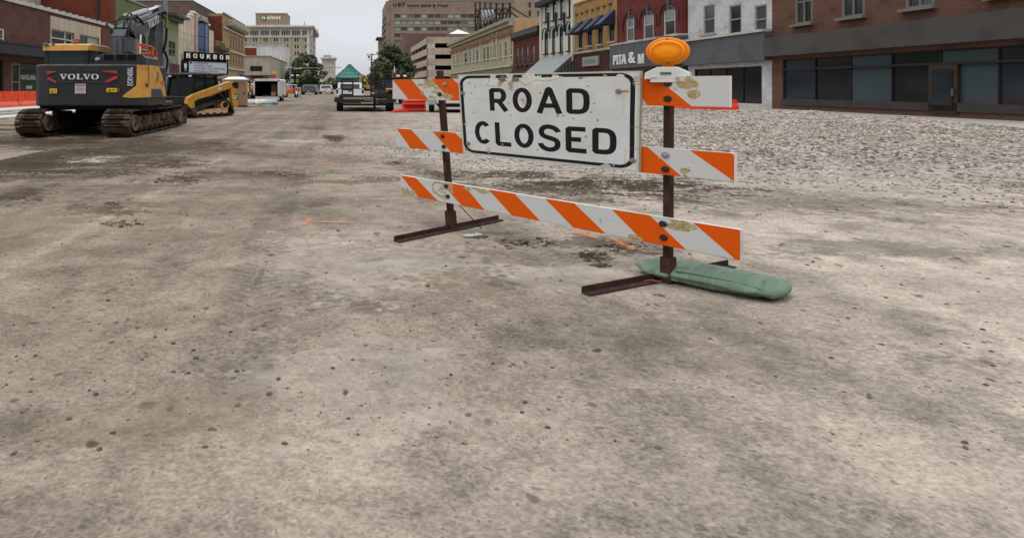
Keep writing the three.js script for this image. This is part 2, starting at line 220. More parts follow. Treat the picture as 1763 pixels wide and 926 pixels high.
function groundTexture(x0, x1, z0, z1, W, H) {    // z0 near, z1 far
  const n = W * H, col = new Float32Array(n * 3), hgt = new Float32Array(n), o = [0, 0, 0, 0];
  for (let j = 0; j < H; j++) { const z = lerp(z1, z0, (j + 0.5) / H); for (let i = 0; i < W; i++) { const x = lerp(x0, x1, (i + 0.5) / W), q = j * W + i; soil(x, z, o); col[q * 3] = o[0]; col[q * 3 + 1] = o[1]; col[q * 3 + 2] = o[2]; hgt[q] = o[3]; } }
  const ix = (x) => (x - x0) / (x1 - x0) * W, jz = (z) => (z - z1) / (z0 - z1) * H;
  for (const s of STAINS) {
    const m = 1.7, i0 = Math.max(0, Math.floor(ix(s.X - s.rx * m))), i1 = Math.min(W - 1, Math.ceil(ix(s.X + s.rx * m))), j0 = Math.max(0, Math.floor(jz(s.Z - s.rz * m))), j1 = Math.min(H - 1, Math.ceil(jz(s.Z + s.rz * m)));
    for (let j = j0; j <= j1; j++) for (let i = i0; i <= i1; i++) {
      const x = lerp(x0, x1, (i + 0.5) / W), z = lerp(z1, z0, (j + 0.5) / H), e = Math.hypot((x - s.X) / s.rx, (z - s.Z) / s.rz);
      const nn = tn(x * 1.6 / Math.max(0.25, Math.min(1.4, s.rx)) + s.X * 7, z * 1.2 / Math.max(0.25, Math.min(1.8, s.rz)) + s.Z), w = Math.min(1, s.a * 1.45) * smooth(1.5 - e + 1.7 * (nn - 0.5) + 1.5 * (tn(x * 5 + s.X, z * 7) - 0.5) + 1.0 * (vn(x * 38, z * 38) - 0.5), 0.4, 1.15);
      if (w <= 0.002) continue;
      const q = j * W + i, v = 0.02 + 0.8 * tn(x * 14, z * 14) + 0.95 * tn(x * 1.1 + 9, z * 4.5, 1, 0);
      for (let c = 0; c < 3; c++) col[q * 3 + c] = lerp(col[q * 3 + c], s.c[c] * v, w);
      if (s.c[0] < 0.12) hgt[q] += 0.22 * w * vn(x * 18, z * 18);
    }
  }
  // thin lines: a crack, an old joint, and the arcs left by a turning wheel
  const line = (pts, w, a, fromPx = true) => { const P = fromPx ? pts.map(([x, y]) => G(x, y)) : pts; for (let k = 0; k + 1 < P.length; k++) { const [ax, az] = P[k], [bx, bz] = P[k + 1], L = Math.hypot(bx - ax, bz - az), N = Math.ceil(L / 0.006); for (let t = 0; t < N; t++) { const f = t / N, wob = 0.02 * (vn(f * L * 9 + k * 31, 4) - 0.5), x = lerp(ax, bx, f) + wob, z = lerp(az, bz, f); for (let e = -w; e <= w; e += 0.004) { const i = Math.floor(ix(x + e)), j = Math.floor(jz(z)); if (i < 0 || j < 0 || i >= W || j >= H) continue; const q = j * W + i, m = 1 - a * (1 - Math.abs(e) / w) * (0.4 + vn(x * 20, z * 20)) * 0.5; for (let c = 0; c < 3; c++) col[q * 3 + c] *= m; hgt[q] -= 0.08; } } } };
  line([[822, 420], [840, 445], [868, 480], [893, 505], [935, 560], [1010, 680]], 0.016, 0.32);
  line([[443, 450], [440, 506], [430, 640], [415, 800]], 0.035, 0.16); line([[448, 450], [447, 506]], 0.03, 0.12);
  line([[765, 425], [745, 445], [735, 465], [728, 485], [731, 520]], 0.07, 0.14); line([[785, 428], [760, 450], [748, 470], [744, 492]], 0.03, 0.14);
  line([[700, 408], [680, 425], [668, 440]], 0.014, 0.35); line([[300, 400], [520, 300]], 0.03, 0.12);
  const d = new Uint8Array(n * 4), hd = new Uint8Array(n * 4);
  for (let q = 0; q < n; q++) { for (let c = 0; c < 3; c++) { const v = clamp(col[q * 3 + c], 0, 1); d[q * 4 + c] = 255 * (v < 0.0031308 ? v * 12.92 : 1.055 * Math.pow(v, 1 / 2.4) - 0.055); } d[q * 4 + 3] = 255; const hv = clamp(hgt[q] * 0.7, 0, 1) * 255; hd[q * 4] = hd[q * 4 + 1] = hd[q * 4 + 2] = hv; hd[q * 4 + 3] = 255; }
  const mk = (a) => { const t = new THREE.DataTexture(a, W, H, THREE.RGBAFormat); t.magFilter = THREE.LinearFilter; t.needsUpdate = true; return t; };
  const t = mk(d); t.colorSpace = THREE.SRGBColorSpace;
  return new THREE.MeshPhysicalMaterial({ map: t, bumpMap: mk(hd), bumpScale: 0.03 * S, roughness: 1, specularIntensity: 0.12 });
}
{
  const NX = [-4.6, 8.8], NZ = [0.6, -11], MX = [-24, 26], MZ = [-11, -46];
  const near = groundTexture(...NX, NZ[0], NZ[1], 1792, 1552), mid = groundTexture(...MX, MZ[0], MZ[1], 2048, 1434);
  const far = new THREE.MeshPhysicalMaterial({ roughness: 1, specularIntensity: 0.12 }), CX = [-2.7, 4.8], CZ = [0.6, -5.7], close = groundTexture(...CX, CZ[0], CZ[1], 2048, 1720);
  const ft = greyTexture(512, (u, v) => { const l = fbm(u * 6, v * 6, 5, 6), n = fbm(u * 60, v * 60, 3, 60), k = 0.88 + 0.45 * (l - 0.5) + 0.25 * (n - 0.5); return [0.545 * k, 0.505 * k, 0.45 * k]; }); ft.colorSpace = THREE.SRGBColorSpace; far.map = ft;
  const pos = [], uv = [], nor = [], groups = [];
  const grid = (x0, x1, z0, z1, nx, nz, uvf, h, m) => { const start = pos.length / 3; for (let j = 0; j < nz; j++) for (let i = 0; i < nx; i++) { const q = [[i, j], [i + 1, j], [i + 1, j + 1], [i, j], [i + 1, j + 1], [i, j + 1]]; for (const [a, b] of q) { const x = lerp(x0, x1, a / nx), z = lerp(z0, z1, b / nz); pos.push(x, h ? h(x, z) * S : 0, z); uv.push(...uvf(x, z)); nor.push(0, 1, 0); } } groups.push([start, pos.length / 3 - start, m]); };
  const fade = (x, z) => bumps(x, z) * smooth(x, NX[0], NX[0] + 1) * smooth(-x, -NX[1], -NX[1] + 1) * smooth(z, NZ[1], NZ[1] + 1) * smooth(-z, -NZ[0], 0.4);
  const nu = (x, z) => [(x - NX[0]) / (NX[1] - NX[0]), (z - NZ[1]) / (NZ[0] - NZ[1])], cu = (x, z) => [(x - CX[0]) / (CX[1] - CX[0]), (z - CZ[1]) / (CZ[0] - CZ[1])];
  grid(...NX, CZ[1], NZ[1], 134, 53, nu, fade, 0); grid(NX[0], CX[0], NZ[0], CZ[1], 19, 63, nu, fade, 0); grid(CX[1], NX[1], NZ[0], CZ[1], 40, 63, nu, fade, 0); grid(...CX, CZ[0], CZ[1], 75, 63, cu, fade, 3);
  grid(...MX, MZ[0], MZ[1], 1, 1, (x, z) => [(x - MX[0]) / (MX[1] - MX[0]), (z - MZ[1]) / (MZ[0] - MZ[1])], null, 1);
  const fu = (x, z) => [x / 9, z / 9];
  grid(-900, 900, MZ[1], -2500, 1, 1, fu, null, 2); grid(-900, MX[0], 300, MZ[1], 1, 1, fu, null, 2); grid(MX[1], 900, 300, MZ[1], 1, 1, fu, null, 2);
  grid(MX[0], NX[0], 300, MZ[0], 1, 1, fu, null, 2); grid(NX[1], MX[1], 300, MZ[0], 1, 1, fu, null, 2); grid(NX[0], NX[1], 300, NZ[0], 1, 1, fu, null, 2);
  const g = new THREE.BufferGeometry(); g.setAttribute('position', new THREE.Float32BufferAttribute(pos, 3)); g.setAttribute('uv', new THREE.Float32BufferAttribute(uv, 2)); g.setAttribute('normal', new THREE.Float32BufferAttribute(nor, 3));
  for (const a of groups) g.addGroup(...a);
  // smooth normals of the near, uneven part
  const P = g.attributes.position, N = g.attributes.normal; for (let i = 0; i < groups[3][0] + groups[3][1]; i++) { const x = P.getX(i), z = P.getZ(i), e = 0.03, nx = -(fade(x + e, z) - fade(x - e, z)) * S / (2 * e), nz = -(fade(x, z + e) - fade(x, z - e)) * S / (2 * e), l = Math.hypot(nx, 1, nz); N.setXYZ(i, nx / l, 1 / l, nz / l); }
  const m = new THREE.Mesh(g, [near, mid, far, close]); m.name = numbered('ground'); m.receiveShadow = true; m.userData.kind = 'structure'; scene.add(m);
}
// pavements and concrete edges
const XL = -18, XR = 17;
const concrete = mat(0xa9a49b, { tex: 'stucco', size: 3 }), concretePale = mat(0xc4c1ba, { tex: 'stucco', size: 3 });
mesh('pavement', [box(5.2, 0.15, 118, -15.4, 0.075, -79)], concretePale, null, { kind: 'structure' });
mesh('pavement', [box(4.2, 0.15, 130, 14.9, 0.075, -80)], concrete, null, { kind: 'structure' });
mesh('kerb_strip', [box(0.75, 0.10, 30, -10.55, 0.05, -33)], concretePale, null, { kind: 'structure' });
mesh('gutter', [box(0.5, 0.03, 118, -12.52, 0.015, -79)], concrete, null, { kind: 'structure' });

// loose stones: pebble shapes already squeezed like the rest, turned only about the upright
function pebble(seed, flat) { const g = new THREE.IcosahedronGeometry(1, 1), p = g.attributes.position, r = rng(seed); const off = [r() * 9, r() * 9]; for (let i = 0; i < p.count; i++) { const v = new THREE.Vector3().fromBufferAttribute(p, i), k = 0.72 + 0.6 * fbm(v.x * 1.3 + off[0] + v.z, v.y * 1.3 + off[1] + 20, 2); p.setXYZ(i, v.x * k, v.y * k * flat * S, v.z * k * 0.8); } g.computeVertexNormals(); return g; }
function scatter(name, n, place, palette, seed, parent, size) {
  const r = rng(seed), M = new THREE.MeshPhysicalMaterial({ roughness: 1, specularIntensity: 0.1 });
  for (let v = 0; v < 3; v++) {
    const im = new THREE.InstancedMesh(pebble(seed + v * 17, 0.55 + 0.12 * v), M, Math.floor(n / 3)), o = new THREE.Object3D(), c = new THREE.Color(); let k = 0, tries = 0;
    while (k < im.count && tries++ < n * 40) { const p = place(r); if (!p) continue; const s = size(r, p); o.position.set(p[0], (p[1] + s * 0.25) * S, p[2]); o.rotation.y = r() * 6.28; o.scale.setScalar(s); o.updateMatrix(); im.setMatrixAt(k, o.matrix); const q = palette[Math.floor(r() * palette.length)], t = (0.75 + 0.5 * r()) * (0.86 + 0.36 * tn(p[0] * 0.9 + 3, p[2] * 0.9)); c.setRGB(q[0] * t, q[1] * t, q[2] * t); im.setColorAt(k, c); k++; }
    im.count = k; im.name = name; im.castShadow = im.receiveShadow = true; parent.add(im);
  }
}
const heap = (x, z) => { const e = insideBy(x, z); if (e <= 0) return 0; return 0.36 * smooth(e, 0, 2.8) + 0.22 * (fbm(x * 0.7, z * 0.7, 3) - 0.5) * smooth(e, 0, 1.5) + 0.07 * (fbm(x * 2.2, z * 2.2, 3) - 0.5) * smooth(e, 0, 0.6) + 0.25 * (0.5 + fbm(x * 0.9 + 5, z * 0.9, 3)) * Math.exp(-((x - 9.5) ** 2) / 5 - ((z + 15.5) ** 2) / 9) * smooth(e, 0, 1.5); };
{
  const gr = new THREE.Group(); gr.name = numbered('gravel'); gr.userData.kind = 'stuff'; scene.add(gr);
  const pos = [], st = 0.14; for (let x = 1; x < 13.4; x += st) for (let z = -30.2; z < -7; z += st) { const q = [[x, z], [x, z + st], [x + st, z + st], [x, z], [x + st, z + st], [x + st, z]]; if (q.every(([a, b]) => insideBy(a, b) < -0.05)) continue; for (const [a, b] of q) pos.push(a, (heap(a, b) - 0.03 * (insideBy(a, b) < 0 ? 1 : 0) + 0.006) , b); }
  const g = new THREE.BufferGeometry(); g.setAttribute('position', new THREE.Float32BufferAttribute(pos, 3)); g.setAttribute('uv', new THREE.Float32BufferAttribute(new Float32Array(pos.length / 3 * 2), 2)); g.computeVertexNormals();
  mesh('gravel_bed', [g], mat(0x9c968c, { tex: 'stucco', size: 1.1 }), gr);
  const pal = [[0.31, 0.27, 0.225], [0.20, 0.17, 0.14], [0.40, 0.355, 0.31], [0.12, 0.098, 0.08], [0.25, 0.20, 0.16]];
  scatter('pebbles', 84000, (r) => { const near = r() < 0.55, x = 1 + 12 * r(), z = near ? -7 - 6 * r() : -12 - 18 * r(), e = insideBy(x, z); if (e < -0.05) return null; if (e < 0.9 && r() > 0.12 + e * 0.9 + 0.9 * (tn(x * 1.6, z * 1.6) - 0.5)) return null; return [x, heap(x, z), z]; }, pal, 101, gr, (r, p) => (0.008 + 0.012 * r() + 0.018 * r() ** 7) * (0.8 + 0.4 * tn(p[0], p[2])) * (1 + 0.03 * (-p[2] - 8)));
  scatter('loose_pebbles', 3600, (r) => { const x = -1 + 9 * r(), z = -5.5 - 12 * r(), e = insideBy(x, z); if (e > 0 || r() > Math.exp(e * 1.5)) return null; return [x, 0, z]; }, pal, 131, gr, (r) => 0.005 + 0.012 * r());
}
{
  const gr = new THREE.Group(); gr.name = numbered('rubble'); gr.userData.kind = 'stuff'; scene.add(gr);
  const clumps = [[680, 280, 18, 3], [576, 238, 22, 5], [190, 351, 16, 2.5], [1020, 445, 26, 9], [1035, 458, 14, 3], [300, 310, 40, 6], [880, 302, 60, 6], [1040, 330, 120, 14], [60, 250, 80, 8], [30, 340, 40, 14], [200, 385, 40, 8], [480, 300, 50, 5], [900, 420, 60, 10], [1060, 425, 50, 10], [820, 408, 16, 4], [150, 265, 120, 12]];
  scatter('soil_clods', 2400, (r) => { const c = clumps[Math.floor(r() * clumps.length)], a = r() * 6.28, q = Math.sqrt(-Math.log(1 - 0.98 * r())) * 0.75, [X, Z] = G(c[0] + Math.cos(a) * q * c[2], c[1] + Math.sin(a) * q * c[3]); return [X, 0, Z]; }, [[0.085, 0.062, 0.045], [0.13, 0.10, 0.074], [0.06, 0.044, 0.032]], 211, gr, (r) => 0.0025 + 0.016 * Math.pow(r(), 5));
  scatter('grit', 4200, (r) => { const y = 175 + 600 * Math.pow(r(), 1.2), x = -60 + 1900 * r(), [X, Z] = G(x, y); return [X, 0, Z]; }, [[0.11, 0.088, 0.068], [0.20, 0.16, 0.12], [0.26, 0.215, 0.165], [0.14, 0.112, 0.085], [0.09, 0.07, 0.055]], 241, gr, (r, p) => (0.0014 + 0.0075 * Math.pow(r(), 6)) * (1 - p[2] * 0.06));
}
// spray paint marks: thin paint films lying 4 mm above the ground
function sprayFilm(label, strokes, seed, hex) {
  const r = rng(seed), geos = []; let cx = 0, cz = 0, n = 0;
  for (const [x, y, x2, y2, w, cnt] of strokes) for (let i = 0; i < cnt; i++) { const t = r(), [X, Z] = G(lerp(x, x2, t), lerp(y, y2, t)); const sp = (r() + r() + r() - 1.5) * w, s = (0.0015 + 0.0055 * r()) * (1 - 0.5 * Math.min(1, Math.abs(sp) / w)); const g = new THREE.CircleGeometry(s, 5 + Math.floor(r() * 3)); g.rotateX(-Math.PI / 2).rotateY(r() * 6).scale(1.2, 1, 0.8).translate(X + sp, 0.011 + 0.0006 * r(), Z + (r() - 0.5) * w * 1.2); geos.push(g); cx += X; cz += Z; n++; }
  return single('paint_mark', geos.map((g) => g), mat(hex, { rough: 0.8 }), label, 'paint mark');
}
sprayFilm('orange sprayed T-shaped survey mark on the bare concrete left of the barricade', [[523, 389, 534, 377, 0.04, 420], [536, 383, 606, 385, 0.04, 420], [528, 375, 540, 373, 0.03, 40], [455, 387, 475, 386, 0.05, 30]], 5, 0xc08a6c);
sprayFilm('broken orange spray patches on dark dirt below the lowest striped rail', [[990, 401, 1028, 411, 0.06, 420], [1050, 412, 1072, 420, 0.05, 130], [1066, 420, 1088, 430, 0.05, 330]], 6, 0xc8794a);

// ---------- buildings ----------
const facades = [];
class Facade {                               // a front: x along it, y up, z out of it
  constructor(o, W, H, depth, U, V) { Object.assign(this, { o, W, H, depth, U, V }); this.holes = []; this.T = 0.32; }
  pane(list, m, parent, w, h, x, y, z) { mesh('pane', [box(w, h, 0.02, x, y, z)], m, parent); }
  win(u0, v0, u1, v1, q = {}) {              // one window or glazed opening, optionally arched
    const w = u1 - u0, h = v1 - v0, cx = (u0 + u1) / 2, nx = q.nx ?? 1, ny = q.ny ?? 2, f = q.f ?? 0.07, z = -(q.deep ?? 0.05);
    const path = new THREE.Path(); path.moveTo(u0, v0); path.lineTo(u1, v0);
    if (q.arch) { const rise = q.arch * w; path.lineTo(u1, v1 - rise); path.bezierCurveTo(u1, v1 - rise * 0.4, u1 - w * 0.2, v1, cx, v1); path.bezierCurveTo(u0 + w * 0.2, v1, u0, v1 - rise * 0.4, u0, v1 - rise); } else { path.lineTo(u1, v1); path.lineTo(u0, v1); }
    path.closePath(); this.holes.push(path);
    const fr = [box(f, h, 0.08, u0 + f / 2, v0 + h / 2, z), box(f, h, 0.08, u1 - f / 2, v0 + h / 2, z), box(w - 2 * f, f, 0.08, cx, v0 + f / 2, z), box(w - 2 * f, f, 0.08, cx, v1 - f / 2, z)];
    const iw = w - 2 * f, ih = h - 2 * f, mf = f * 0.7;
    for (let i = 1; i < nx; i++) fr.push(box(mf, ih, 0.07, u0 + f + iw * i / nx, v0 + h / 2, z)); for (let j = 1; j < ny; j++) fr.push(box(iw, mf, 0.075, cx, v0 + f + ih * j / ny, z));
    const m = mesh(q.name ?? 'window', fr, q.frame ?? C.white, this.o);
    for (let i = 0; i < nx; i++) for (let j = 0; j < ny; j++) { const g = q.panes ? q.panes[(j * nx + i) % q.panes.length] : glass[(i * 5 + j * 3 + Math.floor(u0 * 7)) % 3]; mesh('pane', [box(iw / nx - mf * 0.5, ih / ny - mf * 0.5, 0.02, u0 + f + iw * (i + 0.5) / nx, v0 + f + ih * (j + 0.5) / ny, z - 0.02)], g, m); }
    if (q.sill) mesh('sill', [box(w + 0.24, 0.14, 0.3, cx, v0 - 0.07, 0.02)], q.sillMat ?? q.frame ?? C.white, m);
    return m;
  }
  winPx(xa, yt, yb, xb, q) { const a = this.U(xa), b = this.U(xb); const v1 = this.V(xa, yt), v0 = this.V(xa, yb); return this.win(Math.min(a, b), Math.min(v0, v1), Math.max(a, b), Math.max(v0, v1), q); }
  wall(m, top) {                             // the wall with its openings, and the body behind it
    const s = top ? shp(top) : shp([[0, 0], [this.W, 0], [this.W, this.H], [0, this.H]]);
    for (const h of this.holes) s.holes.push(h);
    mesh('wall', [tf(new THREE.ExtrudeGeometry(s, { depth: this.T, bevelEnabled: false, curveSegments: 8 }), 0, 0, -this.T), box(this.W, this.H - 0.02, this.depth - this.T, this.W / 2, this.H / 2 - 0.01, -this.T - (this.depth - this.T) / 2)], m, this.o);
    return this;
  }
  strip(name, v0, v1, out, m, u0 = 0, u1 = this.W, lab) { return mesh(name, [box(u1 - u0, v1 - v0, out + 0.02, (u0 + u1) / 2, (v0 + v1) / 2, (out - 0.02) / 2)], m, this.o, lab ? { label: lab } : {}); }
}
const zL = (x) => -XL * F / (600 - x), zR = (x) => XR * F / (x - 600);
function leftFacade(name, label, x0, x1, yTop, depth, cat = 'building') { const d0 = zL(x0), d1 = zL(x1); return new Facade(thing(name, label, cat, [XL, 0, -d0], Math.PI / 2), d1 - d0, pY(yTop, d0), depth, (x) => zL(x) - d0, (x, y) => pY(y, zL(x))); }
function rightFacade(name, label, x0, x1, yTop, depth, cat = 'building') { const d1 = zR(x0), d0 = zR(x1); return new Facade(thing(name, label, cat, [XR, 0, -d1], -Math.PI / 2), d1 - d0, pY(yTop, d1), depth, (x) => d1 - zR(x), (x, y) => pY(y, zR(x))); }
function frontFacade(name, label, x0, x1, d, yTop, depth, cat = 'building') { const X0 = pX(x0, d); return new Facade(thing(name, label, cat, [X0, 0, -d]), pX(x1, d) - X0, pY(yTop, d), depth, (x) => pX(x, d) - X0, (x, y) => pY(y, d)); }
const brickA = mat(0x6c4a40, { tex: 'brick' }), brickRed = mat(0x77402f, { tex: 'brick' }), brickTan = mat(0xab9068, { tex: 'brick' }), brickDark = mat(0x4d3b35, { tex: 'brick' }), greenWall = mat(0x6a7150, { tex: 'stucco' }), greenWall2 = mat(0x848b6a, { tex: 'stucco' });
const stoneBeige = mat(0xbcae97, { tex: 'stucco' }), cream = mat(0xcfbfaa, { tex: 'stucco', size: 4 }), trimPale = mat(0xb6ad9c, { tex: 'stucco' }), darkTrim = mat(0x3b3a37, { tex: 'paint' }), darkWood = mat(0x2a2523, { rough: 0.7 }), coping = mat(0xb9b6ae, { tex: 'stucco' });

{ // L1 + L2: long two-storey brick building with a beige stone bay, in the left foreground
  const f = leftFacade('brick_shop_building', 'long brown brick building with white coping, behind the excavator at far left', -140, 193, -31.5, 16);
  const U = f.U, top = 8.05; f.H = top;
  f.winPx(-8, 48, 82, 6, { ny: 2, f: 0.1 });
  f.winPx(87, 49.5, 76.5, 126, { nx: 1, ny: 1, f: 0.1, deep: 0.12, panes: [glass[1]] }); 
  f.winPx(136, 59, 80, 169, { nx: 2, ny: 1, f: 0.1, deep: 0.12, panes: [glass[2], blind] });
  // ground floor: glazed shop fronts
  f.win(U(-130), 0.4, U(-60), 3.5, { nx: 3, ny: 1, frame: darkWood, name: 'shop_window', f: 0.12, panes: [glass[3], glass[0]] });
  f.win(U(-50), 0.4, U(5), 3.5, { nx: 3, ny: 1, frame: darkWood, name: 'shop_window', f: 0.12, panes: [glass[3], glass[0]] });
  f.win(U(19), 0.35, U(34), 3.3, { nx: 1, ny: 2, frame: mat(0x77736b, { rough: 0.6 }), name: 'door', f: 0.14, panes: [glass[0], glass[3]] });
  const gm = canvasMat(512, 512, (c) => { c.fillStyle = '#1d3a28'; c.fillRect(0, 0, 512, 512); c.fillStyle = '#b9bdb4'; c.font = 'bold 130px sans-serif'; c.textAlign = 'center'; c.fillText('AVAILABLE', 256, 170, 490); c.fillRect(180, 290, 40, 62); c.fillRect(236, 290, 40, 62); c.fillRect(292, 290, 40, 62); }, { rough: 0.3 });
  const uA = U(35), uB = U(70), w0 = 0.6, w1 = 2.75;
  f.holes.push(new THREE.Path([[uA, 0.45], [uB, 0.45], [uB, 3.4], [uA, 3.4]].map((p) => new THREE.Vector2(...p))));
  const sw = mesh('shop_window', [box(0.1, 2.95, 0.1, uA + 0.05, 1.925, -0.1), box(0.1, 2.95, 0.1, uB - 0.05, 1.925, -0.1), box(uB - uA - 0.2, 0.1, 0.1, (uA + uB) / 2, 0.5, -0.1), box(uB - uA - 0.2, 0.1, 0.1, (uA + uB) / 2, 3.35, -0.1), box(uB - uA - 0.2, 0.08, 0.1, (uA + uB) / 2, w1, -0.1)], darkWood, f.o);
  const pg = new THREE.PlaneGeometry(uB - uA - 0.2, w1 - w0); pg.translate((uA + uB) / 2, (w1 + w0) / 2, -0.12);
  mesh('poster_pane', [pg], gm, sw, { uv: true, label: 'green window poster reading available' });
  mesh('pane', [box(uB - uA - 0.2, 0.5, 0.02, (uA + uB) / 2, 3.05, -0.12)], glass[0], sw);
  f.win(U(80), 0.4, U(188), 3.4, { nx: 5, ny: 1, frame: darkWood, name: 'shop_window', f: 0.12 });
  f.wall(brickA);
  // beige stone bay, 3 cm proud, cut round its windows
  const b0 = U(85), b1 = U(172), bayS = shp([[b0, 4.8], [b1, 4.8], [b1, top - 0.3], [b0, top - 0.3]]);
  for (const h of f.holes.slice(1, 3)) { bayS.holes.push(h); }
  mesh('stone_bay', [tf(new THREE.ExtrudeGeometry(bayS, { depth: 0.06, bevelEnabled: false }), 0, 0, -0.02)], stoneBeige, f.o, { label: 'beige stone bay between the brick walls' });
  mesh('pilaster', [box(0.5, 3.1, 0.12, b1 + 0.3, 6.2, 0.03)], brickRed, f.o);
  mesh('glazing_bar', [box(U(126) - U(87) - 0.2, 0.1, 0.1, (U(126) + U(87)) / 2, f.V(87, 64), -0.1), box(0.1, 1.3, 0.1, U(113), f.V(113, 66), -0.1)], C.white, f.o);
  f.strip('coping', top, top + 0.28, 0.12, coping);
  for (let u = 1; u < f.W; u += 1.1) mesh('parapet_block', [box(0.16, 0.1, 0.16, u, top + 0.33, 0.02)], coping, f.o);
  // dark canopy over the shop fronts
  mesh('canopy', [box(f.W - 1, 0.75, 1.3, f.W / 2, 4.2, 0.65), box(f.W - 1, 0.14, 1.36, f.W / 2, 4.65, 0.68)], mat(0x2d2e2d, { tex: 'paint' }), f.o);
  mesh('base_course', [box(f.W, 0.35, 0.1, f.W / 2, 0.175, 0.04)], darkTrim, f.o);
}
{ // taller buildings behind
  const t = thing('cream_block', 'cream block rising just above the brick parapet at the top left corner', 'building', [XL - 5.4, 0, -46]);
  mesh('wall', [box(18, 13.2, 16, -9, 6.6, -8)], stoneBeige, t); mesh('coping', [box(18.2, 0.3, 16.2, -9, 13.3, -8)], darkTrim, t);
  const d = zL(196), t2 = thing('red_brick_block', 'tall plain red brick side wall left of the green facade', 'building', [XL, 0, -d + 0.6]);
  mesh('wall', [box(14, 15.5, 3, -7.02, 7.75, -1.5)], brickRed, t2);
  mesh('downpipe', [box(0.16, 9, 0.14, -1.05, 11, 0.07)], darkTrim, t2); mesh('coping', [box(14, 0.2, 3.1, -7, 15.6, -1.5)], coping, t2);
  mesh('lintel_band', [box(13.9, 0.12, 0.06, -7.05, 12.4, 0.02)], brickDark, t2);
}
{ // green painted building, then the one with the heavy cornice
  const f = leftFacade('green_building', 'dull green painted building behind the raised boom', 198, 284, -10, 14); f.H = pY(6, zL(233));
  for (const [a, b] of [[243, 250], [258, 264], [270, 275]]) { const m = f.winPx(a, 58, 84, b, { arch: 0.4, ny: 2, frame: darkTrim, sill: true, sillMat: trimPale }); }
  f.win(2, 0.4, f.W - 1, 3.2, { nx: 6, ny: 1, frame: darkWood, name: 'shop_window' });
  f.wall(greenWall); f.strip('coping', f.H, f.H + 0.25, 0.1, greenWall2);
  const g = leftFacade('green_cornice_building', 'narrow pale green building with a dark projecting cornice beside the street light pole', 285, 306.5, 20, 14); g.H = pY(21, zL(287));
  g.winPx(289.5, 68, 97, 302, { nx: 2, ny: 2, frame: greenWall2, f: 0.14, panes: [glass[3], glass[0]] });
  g.winPx(286.5, 46, 60, 289.5, { ny: 1, frame: greenWall2, f: 0.1, panes: [blind] });
  g.win(0.5, 0.3, g.W - 0.4, 3.2, { nx: 3, ny: 1, frame: darkWood, name: 'shop_window', panes: [glass[3], glass[0]] });
  g.wall(greenWall2); const y0 = pY(43, zL(306));
  mesh('cornice', [box(g.W + 0.2, 0.45, 1.1, g.W / 2, y0 + 0.95, 0.55), box(g.W, 0.5, 0.6, g.W / 2, y0 + 0.45, 0.3)], mat(0x43443a, { tex: 'paint' }), g.o);
  mesh('parapet', [box(g.W, g.H - y0 - 1.25, 0.3, g.W / 2, (g.H + y0 + 1.25) / 2, 0.14)], greenWall, g.o);
  mesh('fascia', [box(g.W, 1.6, 0.15, g.W / 2, 4.1, 0.06)], mat(0x5e3b3b, { tex: 'brick' }), g.o);
}
